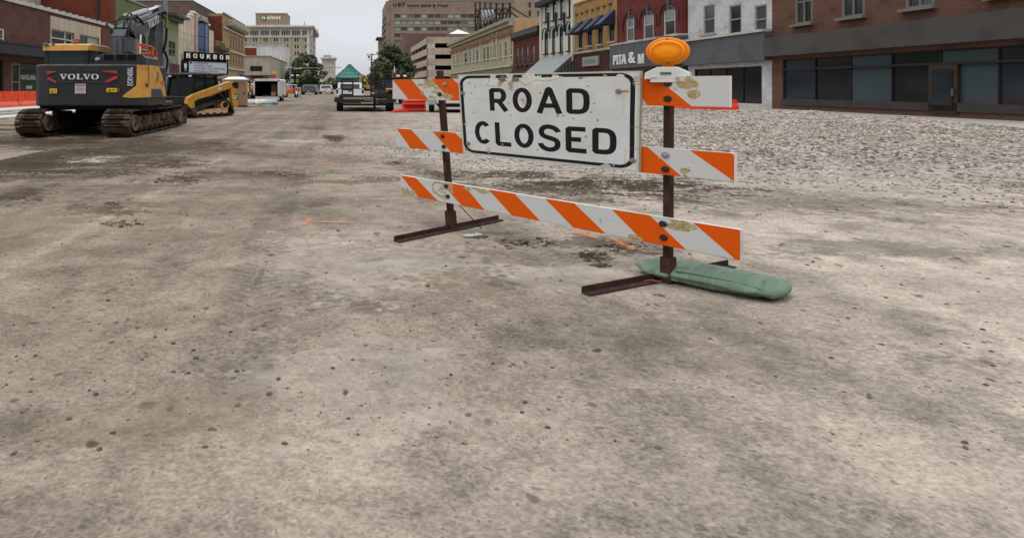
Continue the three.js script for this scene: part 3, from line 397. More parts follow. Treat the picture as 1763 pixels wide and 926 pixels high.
{ // cream art-deco theatre with the blue glass bay
  const f = leftFacade('theatre', 'cream theatre front with stepped gable and blue glass bay above its marquee', 306.8, 367.5, 28, 22);
  const W = f.W, uc = f.U(342), lo = pY(29, zL(307)), hi = pY(20.5, zL(334)); f.H = lo;
  const s = [[0, 0], [W, 0], [W, lo], [W * 0.84, lo], [W * 0.84, lo + 0.7], [W * 0.76, lo + 0.7], [W * 0.76, lo + 1.3], [W * 0.70, lo + 1.3], [W * 0.70, hi], [W * 0.40, hi], [W * 0.40, lo + 1.7], [W * 0.34, lo + 1.7], [W * 0.34, lo + 1.1], [W * 0.28, lo + 1.1], [W * 0.28, lo + 0.5], [W * 0.22, lo + 0.5], [W * 0.22, lo], [0, lo]];
  f.win(1.2, 0.3, W * 0.3, 3, { nx: 2, ny: 1, frame: darkWood, name: 'door', panes: [glass[3], glass[0]] }); f.win(W * 0.36, 0.3, W * 0.64, 3, { nx: 4, ny: 1, frame: darkWood, name: 'door', panes: [glass[3]] }); f.win(W * 0.7, 0.3, W - 1, 3, { nx: 2, ny: 1, frame: darkWood, name: 'door', panes: [glass[0]] });
  f.wall(cream, s);
  for (const [a, b, h] of [[0.22, 0.28, 0.5], [0.28, 0.34, 1.1], [0.34, 0.40, 1.7], [0.70, 0.76, 1.3], [0.76, 0.84, 0.7]]) mesh('stepped_coping', [box(W * (b - a), 0.35, 0.5, W * (a + b) / 2, lo + h + 0.12, -0.05)], mat(0xdcdad2, { tex: 'stucco' }), f.o);
  for (const q of [0.425, 0.715]) mesh('pilaster', [box(W * 0.05, hi - 6, 0.22, W * q, (hi + 6) / 2, 0.09)], mat(0xc7a790, { tex: 'stucco', size: 2 }), f.o, { label: 'warm tan pilaster beside the glass bay' });
  const pj = []; for (let u = 0.6; u < W; u += 1.8) pj.push(box(0.03, lo - 6.4, 0.02, u, (lo + 6.4) / 2, 0.004)); for (let v = 6.4; v < lo; v += 1.25) pj.push(box(W - 0.1, 0.03, 0.016, W / 2, v, 0.003)); mesh('panel_joint', pj, mat(0x8d8172, { rough: 0.9 }), f.o);
  // triangular bay of blue glass
  const bw = 2.25, v0 = 5.6, v1 = pY(40, zL(340)), bx = W * 0.565, pr = 0.75;
  const bay = mesh('glass_bay', [bar([bx - bw, v0, 0.05], [bx - bw, v1, 0.05], 0.07, 6), bar([bx + bw, v0, 0.05], [bx + bw, v1, 0.05], 0.07, 6), bar([bx - bw * 0.5, v0, pr], [bx - bw * 0.5, v1, pr], 0.07, 6), bar([bx + bw * 0.5, v0, pr], [bx + bw * 0.5, v1, pr], 0.07, 6), plan([[bx - bw, 0], [bx + bw, 0], [bx + bw * 0.5, pr], [bx - bw * 0.5, pr]], v1, v1 + 0.35), plan([[bx - bw, 0], [bx + bw, 0], [bx + bw * 0.5, pr], [bx - bw * 0.5, pr]], v0 - 0.3, v0)], mat(0x22262c, { rough: 0.5 }), f.o);
  const blue = [mat(0x4a5a80, { rough: 0.2 }), mat(0x5d6d92, { rough: 0.22 }), mat(0x3c4a70, { rough: 0.2 })]; let k = 0;
  for (let j = 0; j < 3; j++) for (const [a, b] of [[[bx - bw, 0.05], [bx - bw * 0.5, pr]], [[bx - bw * 0.5, pr], [bx + bw * 0.5, pr]], [[bx + bw * 0.5, pr], [bx + bw, 0.05]]]) { const y0 = lerp(v0, v1, j / 3) + 0.05, y1 = lerp(v0, v1, (j + 1) / 3) - 0.05; mesh('pane', [beam([a[0], (y0 + y1) / 2, a[1]], [b[0], (y0 + y1) / 2, b[1]], 0.03, y1 - y0)], blue[k++ % 3], bay); }
  const tip = pY(24, zL(341)); const hood = new THREE.ConeGeometry(1, tip - v1 - 0.35, 4, 1).rotateY(Math.PI / 4); hood.scale(bw * 1.3, 1, pr * 1.3).translate(bx, (tip + v1 + 0.35) / 2, 0.1); mesh('bay_hood', [hood], mat(0x2b2d33, { tex: 'paint' }), f.o);
  // poster case at the wall
  const pm = canvasMat(128, 256, (c) => { c.fillStyle = '#141416'; c.fillRect(0, 0, 128, 256); c.fillStyle = '#cfd0cc'; c.beginPath(); c.moveTo(34, 40); c.lineTo(50, 70); c.lineTo(64, 45); c.lineTo(78, 70); c.lineTo(94, 40); c.lineTo(92, 120); c.lineTo(74, 180); c.lineTo(54, 180); c.lineTo(36, 120); c.closePath(); c.fill(); c.fillRect(40, 200, 48, 8); });
  // the marquee: a wedge over the pavement with a lit-board face towards the street's near end
  const t = thing('theatre_marquee', 'black theatre marquee with a white letter board and seven letter boxes reading bourbon', 'sign', [XL, 0, -zL(308)]);
  const A = [0.15, -0.6], B = [pX(392, 84) - XL, zL(308) - 84 ], Cc = [0.15, -22];
  mesh('canopy', [plan([A, B, Cc], 3.55, 5.72)], C.black, t);
  const dir = new THREE.Vector2(B[0] - A[0], B[1] - A[1]), L = dir.length(); dir.normalize(); const ry = Math.atan2(-dir.y, dir.x), nrm = [-dir.y, dir.x]; if (nrm[1] < 0) { nrm[0] *= -1; nrm[1] *= -1; }
  const onFace = (g, s, y, o) => tf(g, A[0] + dir.x * s + nrm[0] * o, y, A[1] + dir.y * s + nrm[1] * o, 0, ry);
  const lines = ['14 KARAOKE', '15 MERCY LAND', '17 MN FARM, FIRE & BRIMSTONE', '18 DANIELLE NICOLE'];
  const bm = canvasMat(1024, 330, (c) => { c.fillStyle = '#b8bcc4'; c.fillRect(0, 0, 1024, 330); c.fillStyle = '#8c9098'; for (let i = 1; i < 5; i++) c.fillRect(0, i * 72 + 8, 1024, 4); c.fillStyle = '#1c1d22'; c.font = 'bold 66px sans-serif'; lines.forEach((l, i) => c.fillText(l, 120, 66 + i * 76, 850)); c.fillRect(20, 20, 60, 44); }, { rough: 0.5 });
  const bp = new THREE.PlaneGeometry(L * 0.83, 1.85); mesh('letter_board', [onFace(bp, L * 0.555, 4.62, 0.03)], bm, t, { uv: true });
  mesh('board_frame', [onFace(box(L * 0.85, 0.1, 0.1), L * 0.555, 5.6, 0.06), onFace(box(L * 0.85, 0.1, 0.1), L * 0.555, 3.64, 0.06), onFace(box(0.1, 2.0, 0.1), L * 0.985, 4.62, 0.06)], C.black, t);
  mesh('emblem_panel', [onFace(new THREE.PlaneGeometry(L * 0.12, 1.9), L * 0.07, 4.62, 0.03)], pm, t, { uv: true });
  'BOURBON'.split('').forEach((ch, i) => { const s = L * (0.1 + 0.144 * i), bx2 = mesh('letter_box', [onFace(box(L * 0.108, 1.26, 0.22), s, 6.44, 0.04)], C.black, t); mesh('letter', [onFace(text(ch, 'sans_bold', 0.74, 0.06, L * 0.075), s, 6.42, 0.16)], mat(0xe6e4da, { rough: 0.5 }), bx2); });
  mesh('letter_rail', [onFace(box(L * 0.96, 0.1, 0.1), L * 0.5, 5.77, -0.1)], C.black, t);
}
{ // dark fly tower behind the theatre
  const d = 94, t = thing('fly_tower', 'dark brown brick tower block with sloping roofline behind the theatre gable', 'building', [pX(331, d), 0, -d]);
  const H = pY(2, d); mesh('wall', [box(12, H, 18, -6, H / 2, -9)], mat(0x6d5a50, { tex: 'brick' }), t); mesh('coping', [box(12.1, 0.2, 18.1, -6, H + 0.1, -9)], darkTrim, t);
  const r = thing('roof_railing', 'thin steel railing on the roof left of the dark tower', 'railing', [XL - 0.3, pY(24, 80), -80]);
  mesh('rail', [bar([-0.5, 1, 0], [-0.5, 1, -14], 0.05, 5)], darkTrim, r); for (let i = 0; i < 5; i++) mesh('post', [bar([-0.5, 0, -i * 3.4], [-0.5, 1, -i * 3.4], 0.04, 5)], darkTrim, r);
}
{ // small tan classical building and the big tan brick one
  const f = leftFacade('small_tan_building', 'narrow tan building with a bracketed cornice between the theatre and the tall brick block', 367.7, 383, 72, 12); f.H = pY(73, zL(369));
  f.winPx(370, 98, 112, 375, { ny: 2 }); f.winPx(377, 98, 112, 381, { ny: 2 }); f.win(0.6, 0.3, f.W - 0.6, 3.2, { nx: 3, ny: 1, frame: darkWood, name: 'shop_window' });
  const tanS = mat(0xa38d6f, { tex: 'stucco' }); f.wall(tanS); const y = f.V(369, 82); mesh('cornice', [box(f.W, 0.6, 1.0, f.W / 2, y, 0.5), box(f.W, 0.35, 0.6, f.W / 2, y - 0.5, 0.3)], mat(0x5e5145, { tex: 'stucco' }), f.o);
  const bal = []; for (let u = 0.4; u < f.W; u += 0.9) bal.push(box(0.3, 1.1, 0.2, u, f.H - 0.4, 0.3)); bal.push(box(f.W, 0.2, 0.35, f.W / 2, f.H + 0.2, 0.3)); mesh('balustrade', bal, tanS, f.o);
  const g = leftFacade('tan_brick_building', 'tall tan brick building with white cornice and two rows of narrow windows', 383.2, 421, 22, 20); g.H = pY(23.5, zL(384));
  for (const [yt, yb, sl] of [[59.5, 78.5, 0.42], [92, 108, 0.25]]) for (let i = 0; i < 5; i++) { const x = 395.6 + i * 4.75; g.winPx(x, yt + (x - 395) * sl, yb + (x - 395) * sl, x + 2.9, { ny: 2, frame: mat(0x8a7a60, { rough: 0.8 }), sill: true, f: 0.2, panes: [mat(0x4a4034, { rough: 0.3 }), mat(0x5b5040, { rough: 0.35 })] }); }
  g.win(2, 0.3, g.W - 2, 3.2, { nx: 6, ny: 1, frame: darkWood, name: 'shop_window' });
  g.wall(brickTan); const yc = g.V(390, 36); mesh('cornice', [box(g.W * 0.86, 0.6, 1.05, g.W * 0.56, yc, 0.52), box(g.W * 0.86, 0.7, 0.7, g.W * 0.56, yc - 0.7, 0.35)], mat(0xaea593, { tex: 'stucco' }), g.o);
  const den = []; for (let u = g.W * 0.14; u < g.W * 0.99; u += 0.9) den.push(box(0.4, 0.5, 1.1, u, yc - 0.6, 0.55)); mesh('dentils', den, trimPale, g.o);
  for (const v of [g.V(395, 88), g.V(395, 118), g.V(386, 48)]) g.strip('string_course', v - 0.2, v + 0.2, 0.25, trimPale);
  mesh('side_wall', [box(0.12, g.H - 0.6, 6.4, -0.06, (g.H - 0.6) / 2, -3.3)], brickRed, g.o, { label: 'bare red brick side wall' });
  g.strip('coping', g.H, g.H + 0.3, 0.15, brickTan);
  mesh('awning', [sideX([[0, 3.6], [0, 4.6], [1.5, 3.5]], g.W * 0.3, g.W * 0.8)], mat(0x24324a, { rough: 0.8 }), g.o);
}
{ // low beige corner building past the cross street, the white one behind it
  const d = 160, f = frontFacade('low_beige_building', 'low weathered beige corner building with one dark strip window', 417, 464, d, 97, 46);
  f.winPx(430, 113.5, 122.8, 451.5, { nx: 3, ny: 1, f: 0.25, frame: mat(0x3a3733, { rough: 0.6 }), panes: [glass[3], glass[0]] });
  f.win(0.8, 0.3, f.U(431), 3.3, { nx: 2, ny: 1, frame: darkWood, name: 'shop_window' }); f.win(f.U(434), 0.3, f.U(458), 3.0, { nx: 4, ny: 1, frame: darkWood, name: 'shop_window' });
  f.wall(mat(0xa99f8e, { tex: 'stucco', size: 8 })); mesh('coping', [box(f.W + 0.3, 0.3, 46.4, f.W / 2, f.H + 0.1, -23)], mat(0x9f9788, { tex: 'stucco' }), f.o);
  mesh('fascia', [box(f.U(452) - f.U(432), 1.0, 0.5, (f.U(452) + f.U(432)) / 2, pY(132.5, d), 0.25)], mat(0x7a2e2c, { rough: 0.7 }), f.o, { label: 'dark red shop fascia' });
  mesh('shop_sign', [box(f.U(431) - f.U(414), 0.9, 0.4, (f.U(431) + f.U(414)) / 2, pY(131.5, d), 0.2)], mat(0xb7a980, { rough: 0.7 }), f.o, { label: 'cream shop sign' });
  mesh('ledge', [box(f.W + 0.6, 0.25, 1.4, f.W / 2, pY(127.5, d) - 0.5, 0.7)], darkTrim, f.o);
  const yel = thing('yellow_roof_sign', 'yellow round sign above a red shop plate on the beige corner building', 'sign', [pX(471, d), pY(132, d), -d + 1.2]);
  mesh('red_plate', [rbox(1.25, 1.0, 0.2, 0, 0.1, 0, 0.08)], mat(0xa1392f, { rough: 0.6 }), yel); mesh('yellow_disc', [cyl(0.45, 0.45, 0.2, 0.25, 1.3, 0, 'z', 18)], mat(0xc9ab2a, { rough: 0.6 }), yel); mesh('post', [bar([0, -4.4, -0.1], [0, 1, -0.15], 0.07, 6)], darkTrim, yel);
  const d2 = 205, w = frontFacade('white_block', 'plain pale grey block with red brick end, in front of the tall hotel-like building', 419, 490, d2, 79, 20);
  w.wall(mat(0xc6c5c2, { tex: 'stucco', size: 9 })); mesh('brick_end', [box(w.U(441), pY(82.5, d2), 0.2, w.U(441) / 2, pY(82.5, d2) / 2, 0.1)], brickRed, w.o, { label: 'red brick end bay' });
  mesh('coping', [box(w.W * 0.72, 0.35, 20.2, w.W * 0.64, w.H + 0.15, -10)], coping, w.o);
}
{ // the tall block with the rooftop sign
  const d = 333, f = frontFacade('tall_office_block', 'tall cream and tan block with a rooftop sign box reading nelnet', 405, 533, d, 46.5, 60);
  const wf = mat(0xc6c5bd, { rough: 0.8 }), pn = [glass[3], mat(0x1d2226, { rough: 0.15 })];
  for (let i = 0; i < 8; i++) for (let k = 0; k < 4; k++) { const x = 413.4 + i * 18 + k * 4.05 - 1; if (x > 529) break; if (x < 419) continue; f.winPx(x, 53.3, 60.2, x + 2.7, { ny: 1, f: 0.06, frame: wf, panes: pn, deep: 0.06 }); }
  for (const yt of [65.3, 76.8, 88.6, 100.2, 111.8, 123.4]) for (let i = 0; i < 8; i++) for (const dx of [0, 4.4]) { const x = 417.3 + i * 17.9 + dx; if (x > 527 || (i === 6 && dx > 0 && false)) continue; f.winPx(x - 0.1, yt, yt + 6.4, x + 3.1, { ny: 1, f: 0.06, frame: wf, panes: pn, deep: 0.06 }); }
  f.wall(mat(0xb3a78f, { tex: 'brick' }));
  const white = mat(0xcfcec6, { tex: 'stucco', size: 9 });
  mesh('upper_storey', [box(f.W, 1.2, 0.5, f.W / 2, pY(63, d), 0.25), box(f.W, pY(47, d) - pY(52.2, d), 0.35, f.W / 2, (pY(47, d) + pY(52.2, d)) / 2, 0.12)], white, f.o);
  const pil = []; for (let i = 0; i < 8; i++) pil.push(box(1.0, pY(47, d) - pY(62, d), 0.45, f.U(411 + i * 17.95), (pY(47, d) + pY(62, d)) / 2, 0.2)); pil.push(box(1.3, f.H - 2, 0.4, f.W - 0.7, f.H / 2, 0.2)); mesh('pilaster', pil, white, f.o);
  const bands = []; for (const i of [0, 1, 2, 3, 4, 5]) for (const q of [-5.4, 5.6]) bands.push(box(0.5, pY(64, d), 0.14, f.U(421.3 + i * 17.95 + q), pY(64, d) / 2, 0.06)); mesh('wall_strips', bands, mat(0xb9b39f, { tex: 'stucco', size: 6 }), f.o);
  mesh('cornice', [box(f.W + 3.4, 0.9, 64, f.W / 2 + 0.2, f.H + 0.3, -29), box(f.W + 1.6, 0.9, 62, f.W / 2 + 0.2, f.H - 0.6, -29.4)], white, f.o);
  const mo = []; for (let u = 0; u < f.W + 1; u += 1.35) mo.push(box(0.55, 0.7, 0.8, u, f.H + 0.95, 1.6)); for (let v = 0; v < 60; v += 1.6) mo.push(box(0.8, 0.7, 0.55, f.W + 1.7, f.H + 0.95, -v)); mesh('cornice_blocks', mo, white, f.o);
  const sd = []; for (let k = 0; k < 4; k++) sd.push(box(0.3, f.H - 5, 2, f.W + 0.12, f.H / 2, -6 - k * 14)); mesh('side_strips', sd, white, f.o);
  const sg = []; for (let k = 0; k < 4; k++) for (let j = 0; j < 7; j++) sg.push(box(0.1, 3, 8, f.W + 0.05, f.H - 8 - j * 5, -13 - k * 14)); mesh('side_glazing', sg, mat(0x6d7268, { rough: 0.3 }), f.o);
  const p0 = f.U(438), p1 = f.U(492), ph0 = f.H, ph1 = pY(21.5, d), pent = mesh('penthouse', [box(p1 - p0, ph1 - ph0, 20, (p0 + p1) / 2, (ph0 + ph1) / 2, -14), box(p1 - p0 + 0.4, 0.5, 20.4, (p0 + p1) / 2, ph1, -14)], mat(0x9a8a72, { tex: 'brick' }), f.o);
  mesh('lettering', [tf(text('elnet', 'sans_bold', 2.6, 0.3, 6.4), f.U(470), pY(28.8, d), -3.9)], mat(0xe8e8e4, { rough: 0.5 }), pent);
  mesh('lettering', [tf(text('n', 'sans_bold', 1.7, 0.3, 1.4), f.U(452), pY(29.6, d), -3.6)], mat(0xe8e8e4, { rough: 0.5 }), pent);
  mesh('logo_leaf', [tf(new THREE.CylinderGeometry(1.55, 1.55, 0.3, 9), f.U(452), pY(29.8, d), -3.85, Math.PI / 2)], mat(0x4f7a45, { rough: 0.6 }), pent);
  mesh('mast', [bar([f.W - 3, f.H, -10], [f.W - 3, f.H + 5, -10], 0.12, 5), bar([f.W + 2, f.H - 4, -40], [f.W + 2, f.H + 3, -40], 0.15, 5), bar([f.W - 9, f.H, -20], [f.W - 9, f.H + 3.4, -20], 0.1, 5)], darkTrim, f.o);
}
{ // far left corner block, the green pyramid and whatever closes the street
  const d = 560, f = frontFacade('far_white_building', 'far white corner building with rounded cornice left of the green roof', 554, 576.5, d, 100, 30);
  for (let j = 0; j < 3; j++) for (let i = 0; i < 2; i++) f.win(f.U(566.5 + i * 5), pY(112 + j * 7, d), f.U(568.2 + i * 5), pY(107 + j * 7, d), { ny: 2, f: 0.2 });
  f.wall(mat(0xb9b3a4, { tex: 'stucco', size: 9 })); mesh('cornice', [box(f.W + 2, 1.6, 32, f.W / 2, f.H, -14)], mat(0xc9c5b8, { tex: 'stucco' }), f.o); mesh('penthouse', [box(f.W * 0.6, 4, 12, f.W * 0.4, f.H + 2, -12)], mat(0xb2a393, { tex: 'stucco' }), f.o);
  const D = 620, t = thing('green_pyramid_building', 'green glass pyramid roof closing the far end of the street', 'building', [pX(602, D), 0, -D]);
  const hw = (pX(625, D) - pX(602, D)) * 1.13, ev = pY(134, D), ap = pY(110.5, D); const cone = new THREE.ConeGeometry(hw * 1.414, ap - ev, 4, 1, true).rotateY(Math.PI / 4).translate(0, (ap + ev) / 2, 0); mesh('roof', [cone], mat(0x477f6e, { rough: 0.5, tex: 'paint', size: 9 }), t);
  const ribs = []; for (let k = -4; k <= 4; k++) ribs.push(bar([k * hw / 5, ev, hw + 0.1], [k * hw / 40, ap, 0.2], 0.12, 4)); for (const q of [0.25, 0.5, 0.75]) ribs.push(bar([-hw * (1 - q), lerp(ev, ap, q), hw * (1 - q) + 0.1], [hw * (1 - q), lerp(ev, ap, q), hw * (1 - q) + 0.1], 0.13, 4)); for (const sx of [-1, 1]) ribs.push(bar([sx * hw, ev, hw + 0.1], [0, ap, 0], 0.3, 5)); mesh('roof_rib', ribs, mat(0x2c5a4c, { rough: 0.6 }), t);
  mesh('wall', [box(hw * 1.9, ev, hw * 1.9, 0, ev / 2, 0)], mat(0x5a5f58, { tex: 'stucco' }), t);
  const lb = thing('far_low_building', 'low dark building at the far end of the street below the green roof', 'building', [pX(600, 585), 0, -585]); mesh('wall', [box(60, 7.5, 8, 0, 3.75, -4)], mat(0x4d4f4b, { tex: 'stucco' }), lb); mesh('roof', [box(61, 0.6, 9, 0, 7.8, -4)], darkTrim, lb);
}
// ---------- right side ----------
{ // brown bank tower, the small one beside it, the purple block
  const d = 340, f = frontFacade('bank_tower', 'brown bank tower with strips of windows and lettering along its top', 669, 925, d, 1.2, 40);
  const fr = mat(0x8a7768, { tex: 'stucco' }), P = [mat(0x8fa39b, { rough: 0.3 }), mat(0x7d918c, { rough: 0.3 }), mat(0x2c3438, { rough: 0.15 }), mat(0x556268, { rough: 0.2 }), mat(0x3a4044, { rough: 0.2 })]; const r = rng(77);
  for (let j = 0; j < 10; j++) { const y = 24.3 + j * 11.1; for (let i = 0; i < 21; i++) { const x = 678.5 + i * 11.55; f.win(f.U(x + 0.3), pY(y + 6.6, d), f.U(x + 11.2), pY(y, d), { nx: 1, ny: 1, f: 0.2, deep: 0.3, frame: fr, panes: [P[Math.floor(r() * 5)]] }); } }
  f.T = 0.6; f.wall(mat(0x918070, { tex: 'stucco', size: 11 }));
  mesh('rounded_corner', [cyl(1.3, 1.3, f.H - 0.3, 0.2, f.H / 2, -0.9, 'y', 14), box(1.2, f.H - 0.3, 39, -0.5, f.H / 2, -20.4)], mat(0x8d7968, { tex: 'stucco', size: 11 }), f.o);
  const sv = []; for (let j = 0; j < 10; j++) sv.push(box(0.1, 2.2, 36, -1.12, pY(27.5 + j * 11.1, d), -20)); mesh('side_window_strip', sv, mat(0x2f2b29, { rough: 0.9 }), f.o);
  const bl = mat(0x23253d, { rough: 0.8 }); mesh('lettering', [tf(text('UBT', 'sans_bold', 2.5, 0.15, f.U(697.5) - f.U(677)), f.U(687), pY(8.2, d), 0.0), tf(text('Union Bank & Trust', 'sans_bold', 2.0, 0.15, f.U(771) - f.U(701.5)), f.U(736.5), pY(9.4, d), 0.0)], bl, f.o);
  f.strip('coping', f.H, f.H + 0.5, 0.2, mat(0x7d6656, { tex: 'stucco' }));
  const d2 = 420, s = frontFacade('small_brown_tower', 'small brown tower with overhanging cornice left of the bank tower', 653, 672, d2, 66, 18); for (let j = 0; j < 4; j++) s.win(s.U(664), pY(76 + j * 9, d2), s.U(666.5), pY(71 + j * 9, d2), { ny: 1, f: 0.2 }); s.wall(mat(0x8e7862, { tex: 'stucco' })); mesh('cornice', [box(s.W + 3, 1.3, 20, s.W / 2, s.H + 0.3, -8)], mat(0x4c4038, { tex: 'stucco' }), s.o); mesh('mast', [bar([s.W * 0.3, s.H, -6], [s.W * 0.3, s.H + 11, -6], 0.12, 5)], darkTrim, s.o);
  const pb = rightFacade('purple_brown_block', 'dull purple brown block with a sloping side between the garage and the bank tower', 688, 700, 75, 46); pb.H = pY(58, zR(700)); pb.wall(mat(0x705652, { tex: 'stucco', size: 9 })); mesh('end_face', [box(0.3, pb.H - 1, 45, pb.W + 0.16, (pb.H - 1) / 2, -22.6)], mat(0x765a56, { tex: 'stucco', size: 9 }), pb.o);
  const tn = thing('tan_tower', 'plain tan tower top seen behind the white building with dark arched windows', 'building', [pX(903, 290), 0, -290]); const th = pY(-8, 290); mesh('wall', [box(16, th, 16, 8, th / 2, -8)], mat(0x9c8b77, { tex: 'stucco' }), tn); for (let i = 0; i < 4; i++) for (let j = 0; j < 3; j++) { const w = mesh('window', [box(1.0, 3.2, 0.2, 2.2 + i * 3.6, th - 5.5 - j * 5, 0.08)], mat(0x6a5d50, { rough: 0.7 }), tn); mesh('pane', [box(0.7, 2.8, 0.06, 2.2 + i * 3.6, th - 5.5 - j * 5, 0.2)], glass[0], w); }
}
{ // parking garage
  const f = rightFacade('parking_garage', 'beige concrete parking garage with open dark decks on the right', 707, 737, 80, 22); f.H = pY(63.5, zR(737)); const W = f.W, dk = mat(0xb3a08f, { tex: 'stucco', size: 8 });
  const lev = 3.45, n = 5, back = 22; const walls = [];
  for (let k = 0; k < n; k++) { const y1 = f.H - 0.02 - k * lev, h = k ? 2.05 : 1.95; walls.push(y1); mesh('spandrel', [box(W, h, 0.3, W / 2, y1 - h / 2, -0.15), box(0.3, h, back, W - 0.15, y1 - h / 2, -back / 2 - 0.3)], dk, f.o); mesh('deck', [box(W - 0.4, 0.3, back - 0.5, W / 2, y1 - 1.75, -back / 2 - 0.3)], mat(0x57514b, { rough: 0.9 }), f.o); }
  mesh('ground_wall', [box(W, 1.2, 0.3, W / 2, 0.6, -0.15), box(0.3, 1.2, back, W - 0.15, 0.6, -back / 2 - 0.3)], dk, f.o);
  const nC = 5; for (let i = 0; i <= nC; i++) mesh('column', [box(i === nC ? 1.5 : 0.55, f.H - 0.5, i === nC ? 1.5 : 0.6, Math.min(W - 0.78, Math.max(0.3, W * i / nC)), f.H / 2 - 0.3, -0.75)], i === nC ? mat(0xc0b8ac, { tex: 'stucco' }) : dk, f.o);
  mesh('core', [box(W - 2, f.H - 1.5, 0.3, W / 2, f.H / 2 - 0.8, -13), box(W - 2.5, 0.3, back - 2, W / 2, 0.15, -back / 2)], mat(0x2d2a27, { rough: 0.95 }), f.o);
  mesh('end_column', [box(0.5, f.H - 0.5, 0.9, W - 0.7, f.H / 2 - 0.3, -back + 0.2)], dk, f.o);
  const d = 165, t = thing('white_pyramid_skylight', 'small white pyramid roof peeking over the garage', 'roof', [pX(789, d), pY(59.5, d), -d]); mesh('roof', [new THREE.ConeGeometry(3.4, 1.7, 4).rotateY(Math.PI / 4).translate(0, 0.85, 0)], mat(0xdad9d5, { rough: 0.6 }), t); mesh('base', [box(4.8, 4, 4.8, 0, -2, 0)], mat(0x8a6b60, { tex: 'stucco' }), t); mesh('mast', [bar([0.1, 1.6, 0], [0.1, 5, 0], 0.05, 5)], darkTrim, t);
}
{ // long cream Victorian row
  const f = rightFacade('long_cream_building', 'long cream two-storey Victorian row with arched windows and red dentil frieze', 777, 884, 75, 22); f.H = pY(30.5, zR(884));
  const groupsX = [[780.5, 782.6], [784, 786], [787.5, 791.6], [794.5, 796.5], [799.6, 804.8], [808.5, 811], [814.5, 817], [818.6, 823], [825, 828], [832, 836], [838, 842.3], [845, 849], [852, 855.3], [860.3, 863.3], [868.5, 873], [878.5, 882]];
  const yT = (x) => lerp(96, 68, (x - 780) / 102), yB = (x) => lerp(111.5, 95.5, (x - 780) / 102);
  for (const [a, b] of groupsX) f.winPx(a, yT(a), yB(a), b, { arch: 0.35, ny: 2, f: 0.1, frame: mat(0xb9b39c, { rough: 0.7 }), sill: true, panes: [glass[1], mat(0x45463c, { rough: 0.2 })] });
  f.win(1.5, 0.4, f.W * 0.5, 2.9, { nx: 9, ny: 1, frame: darkWood, name: 'shop_window' }); f.win(f.W * 0.52, 0.4, f.W - 1, 2.9, { nx: 9, ny: 1, frame: darkWood, name: 'shop_window' });
  const cr = mat(0xa9a388, { tex: 'stucco' }); f.wall(cr);
  for (const x of [786.8, 792.2, 806.7, 829, 850.5, 857.5]) { const u = f.U(x); mesh('pilaster', [box(0.42, f.V(x, lerp(82, 55, (x - 787) / 71)) - f.V(x, yB(x) + 3), 0.2, u, (f.V(x, lerp(82, 55, (x - 787) / 71)) + f.V(x, yB(x) + 3)) / 2, 0.08)], mat(0xbdb8a4, { tex: 'stucco' }), f.o); }
  const H = f.H; f.strip('cornice', H - 0.55, H, 0.7, mat(0x97927a, { tex: 'stucco' })); f.strip('cornice_moulding', H - 1.15, H - 0.55, 0.4, mat(0xa7a28a, { tex: 'stucco' })); f.strip('frieze', H - 2.6, H - 1.9, 0.08, mat(0x97705f, { tex: 'stucco' }));
  const de = []; for (let u = 0.3; u < f.W; u += 0.85) de.push(box(0.34, 0.5, 0.3, u, H - 2.0, 0.17)); mesh('dentils', de, mat(0xa27b68, { tex: 'stucco' }), f.o);
  f.strip('string_course', 4.55, 4.85, 0.25, mat(0xb3ad95, { tex: 'stucco' })); f.strip('green_fascia', 2.95, 4.5, 0.12, mat(0x78785a, { tex: 'stucco' }), 0, f.W, 'dull green shop fascia');
  mesh('end_wall', [box(0.2, H - 0.4, 9, f.W + 0.1, (H - 0.4) / 2, -4.6)], mat(0xb9986c, { tex: 'stucco', size: 7 }), f.o, { label: 'tan stucco end wall above the red brick building' });
  const pn = mesh('window_board', [box(0.9, 2.6, 0.1, f.U(821), f.V(821, 97), 0.1)], mat(0x9aa0a0, { rough: 0.8 }), f.o);
  // rusty sign frame on the roof
  const t = thing('rooftop_sign_frame', 'rusty steel lattice of an old rooftop sign above the cream row', 'sign frame', [XR, H, -zR(884)], -Math.PI / 2);
  const st = mat(0x33241f, { tex: 'paint', rough: 0.8 }), x0 = -28, x1 = -6, h = 5.6; const po = [];
  for (let i = 0; i <= 6; i++) { const x = lerp(x0, x1, i / 6), hh = lerp(7.2, 3.2, i / 6); mesh('post', [bar([x, 0, -1], [x, hh, -1], 0.13, 5), bar([x, 0, -4], [x, hh * 0.85, -1], 0.09, 5)], st, t); if (i < 6) { const xn = lerp(x0, x1, (i + 1) / 6), hn = lerp(7.2, 3.2, (i + 1) / 6); mesh('brace', [bar([x, 0.2, -1], [xn, hn * 0.9, -1], 0.09, 5), bar([x, hh * 0.9, -1], [xn, 0.2, -1], 0.09, 5)], st, t); mesh('rail', [bar([x, hh, -1], [xn, hn, -1], 0.13, 5), bar([x, hh * 0.6, -1], [xn, hn * 0.6, -1], 0.1, 5), bar([x, hh * 0.3, -1], [xn, hn * 0.3, -1], 0.1, 5)], st, t); } }
  for (let i = 0; i < 4; i++) mesh('sign_scrap', [pipe([[x0 + 6 + i * 2.2, 3.2 - i * 0.2, -0.8], [x0 + 6.8 + i * 2.2, 4.4 - i * 0.3, -0.7], [x0 + 7.4 + i * 2.2, 2.6, -0.8], [x0 + 6.4 + i * 2.2, 1.8, -0.8]], 0.13, 16, 5)], mat(0x9ba0a3, { rough: 0.6 }), t);
}
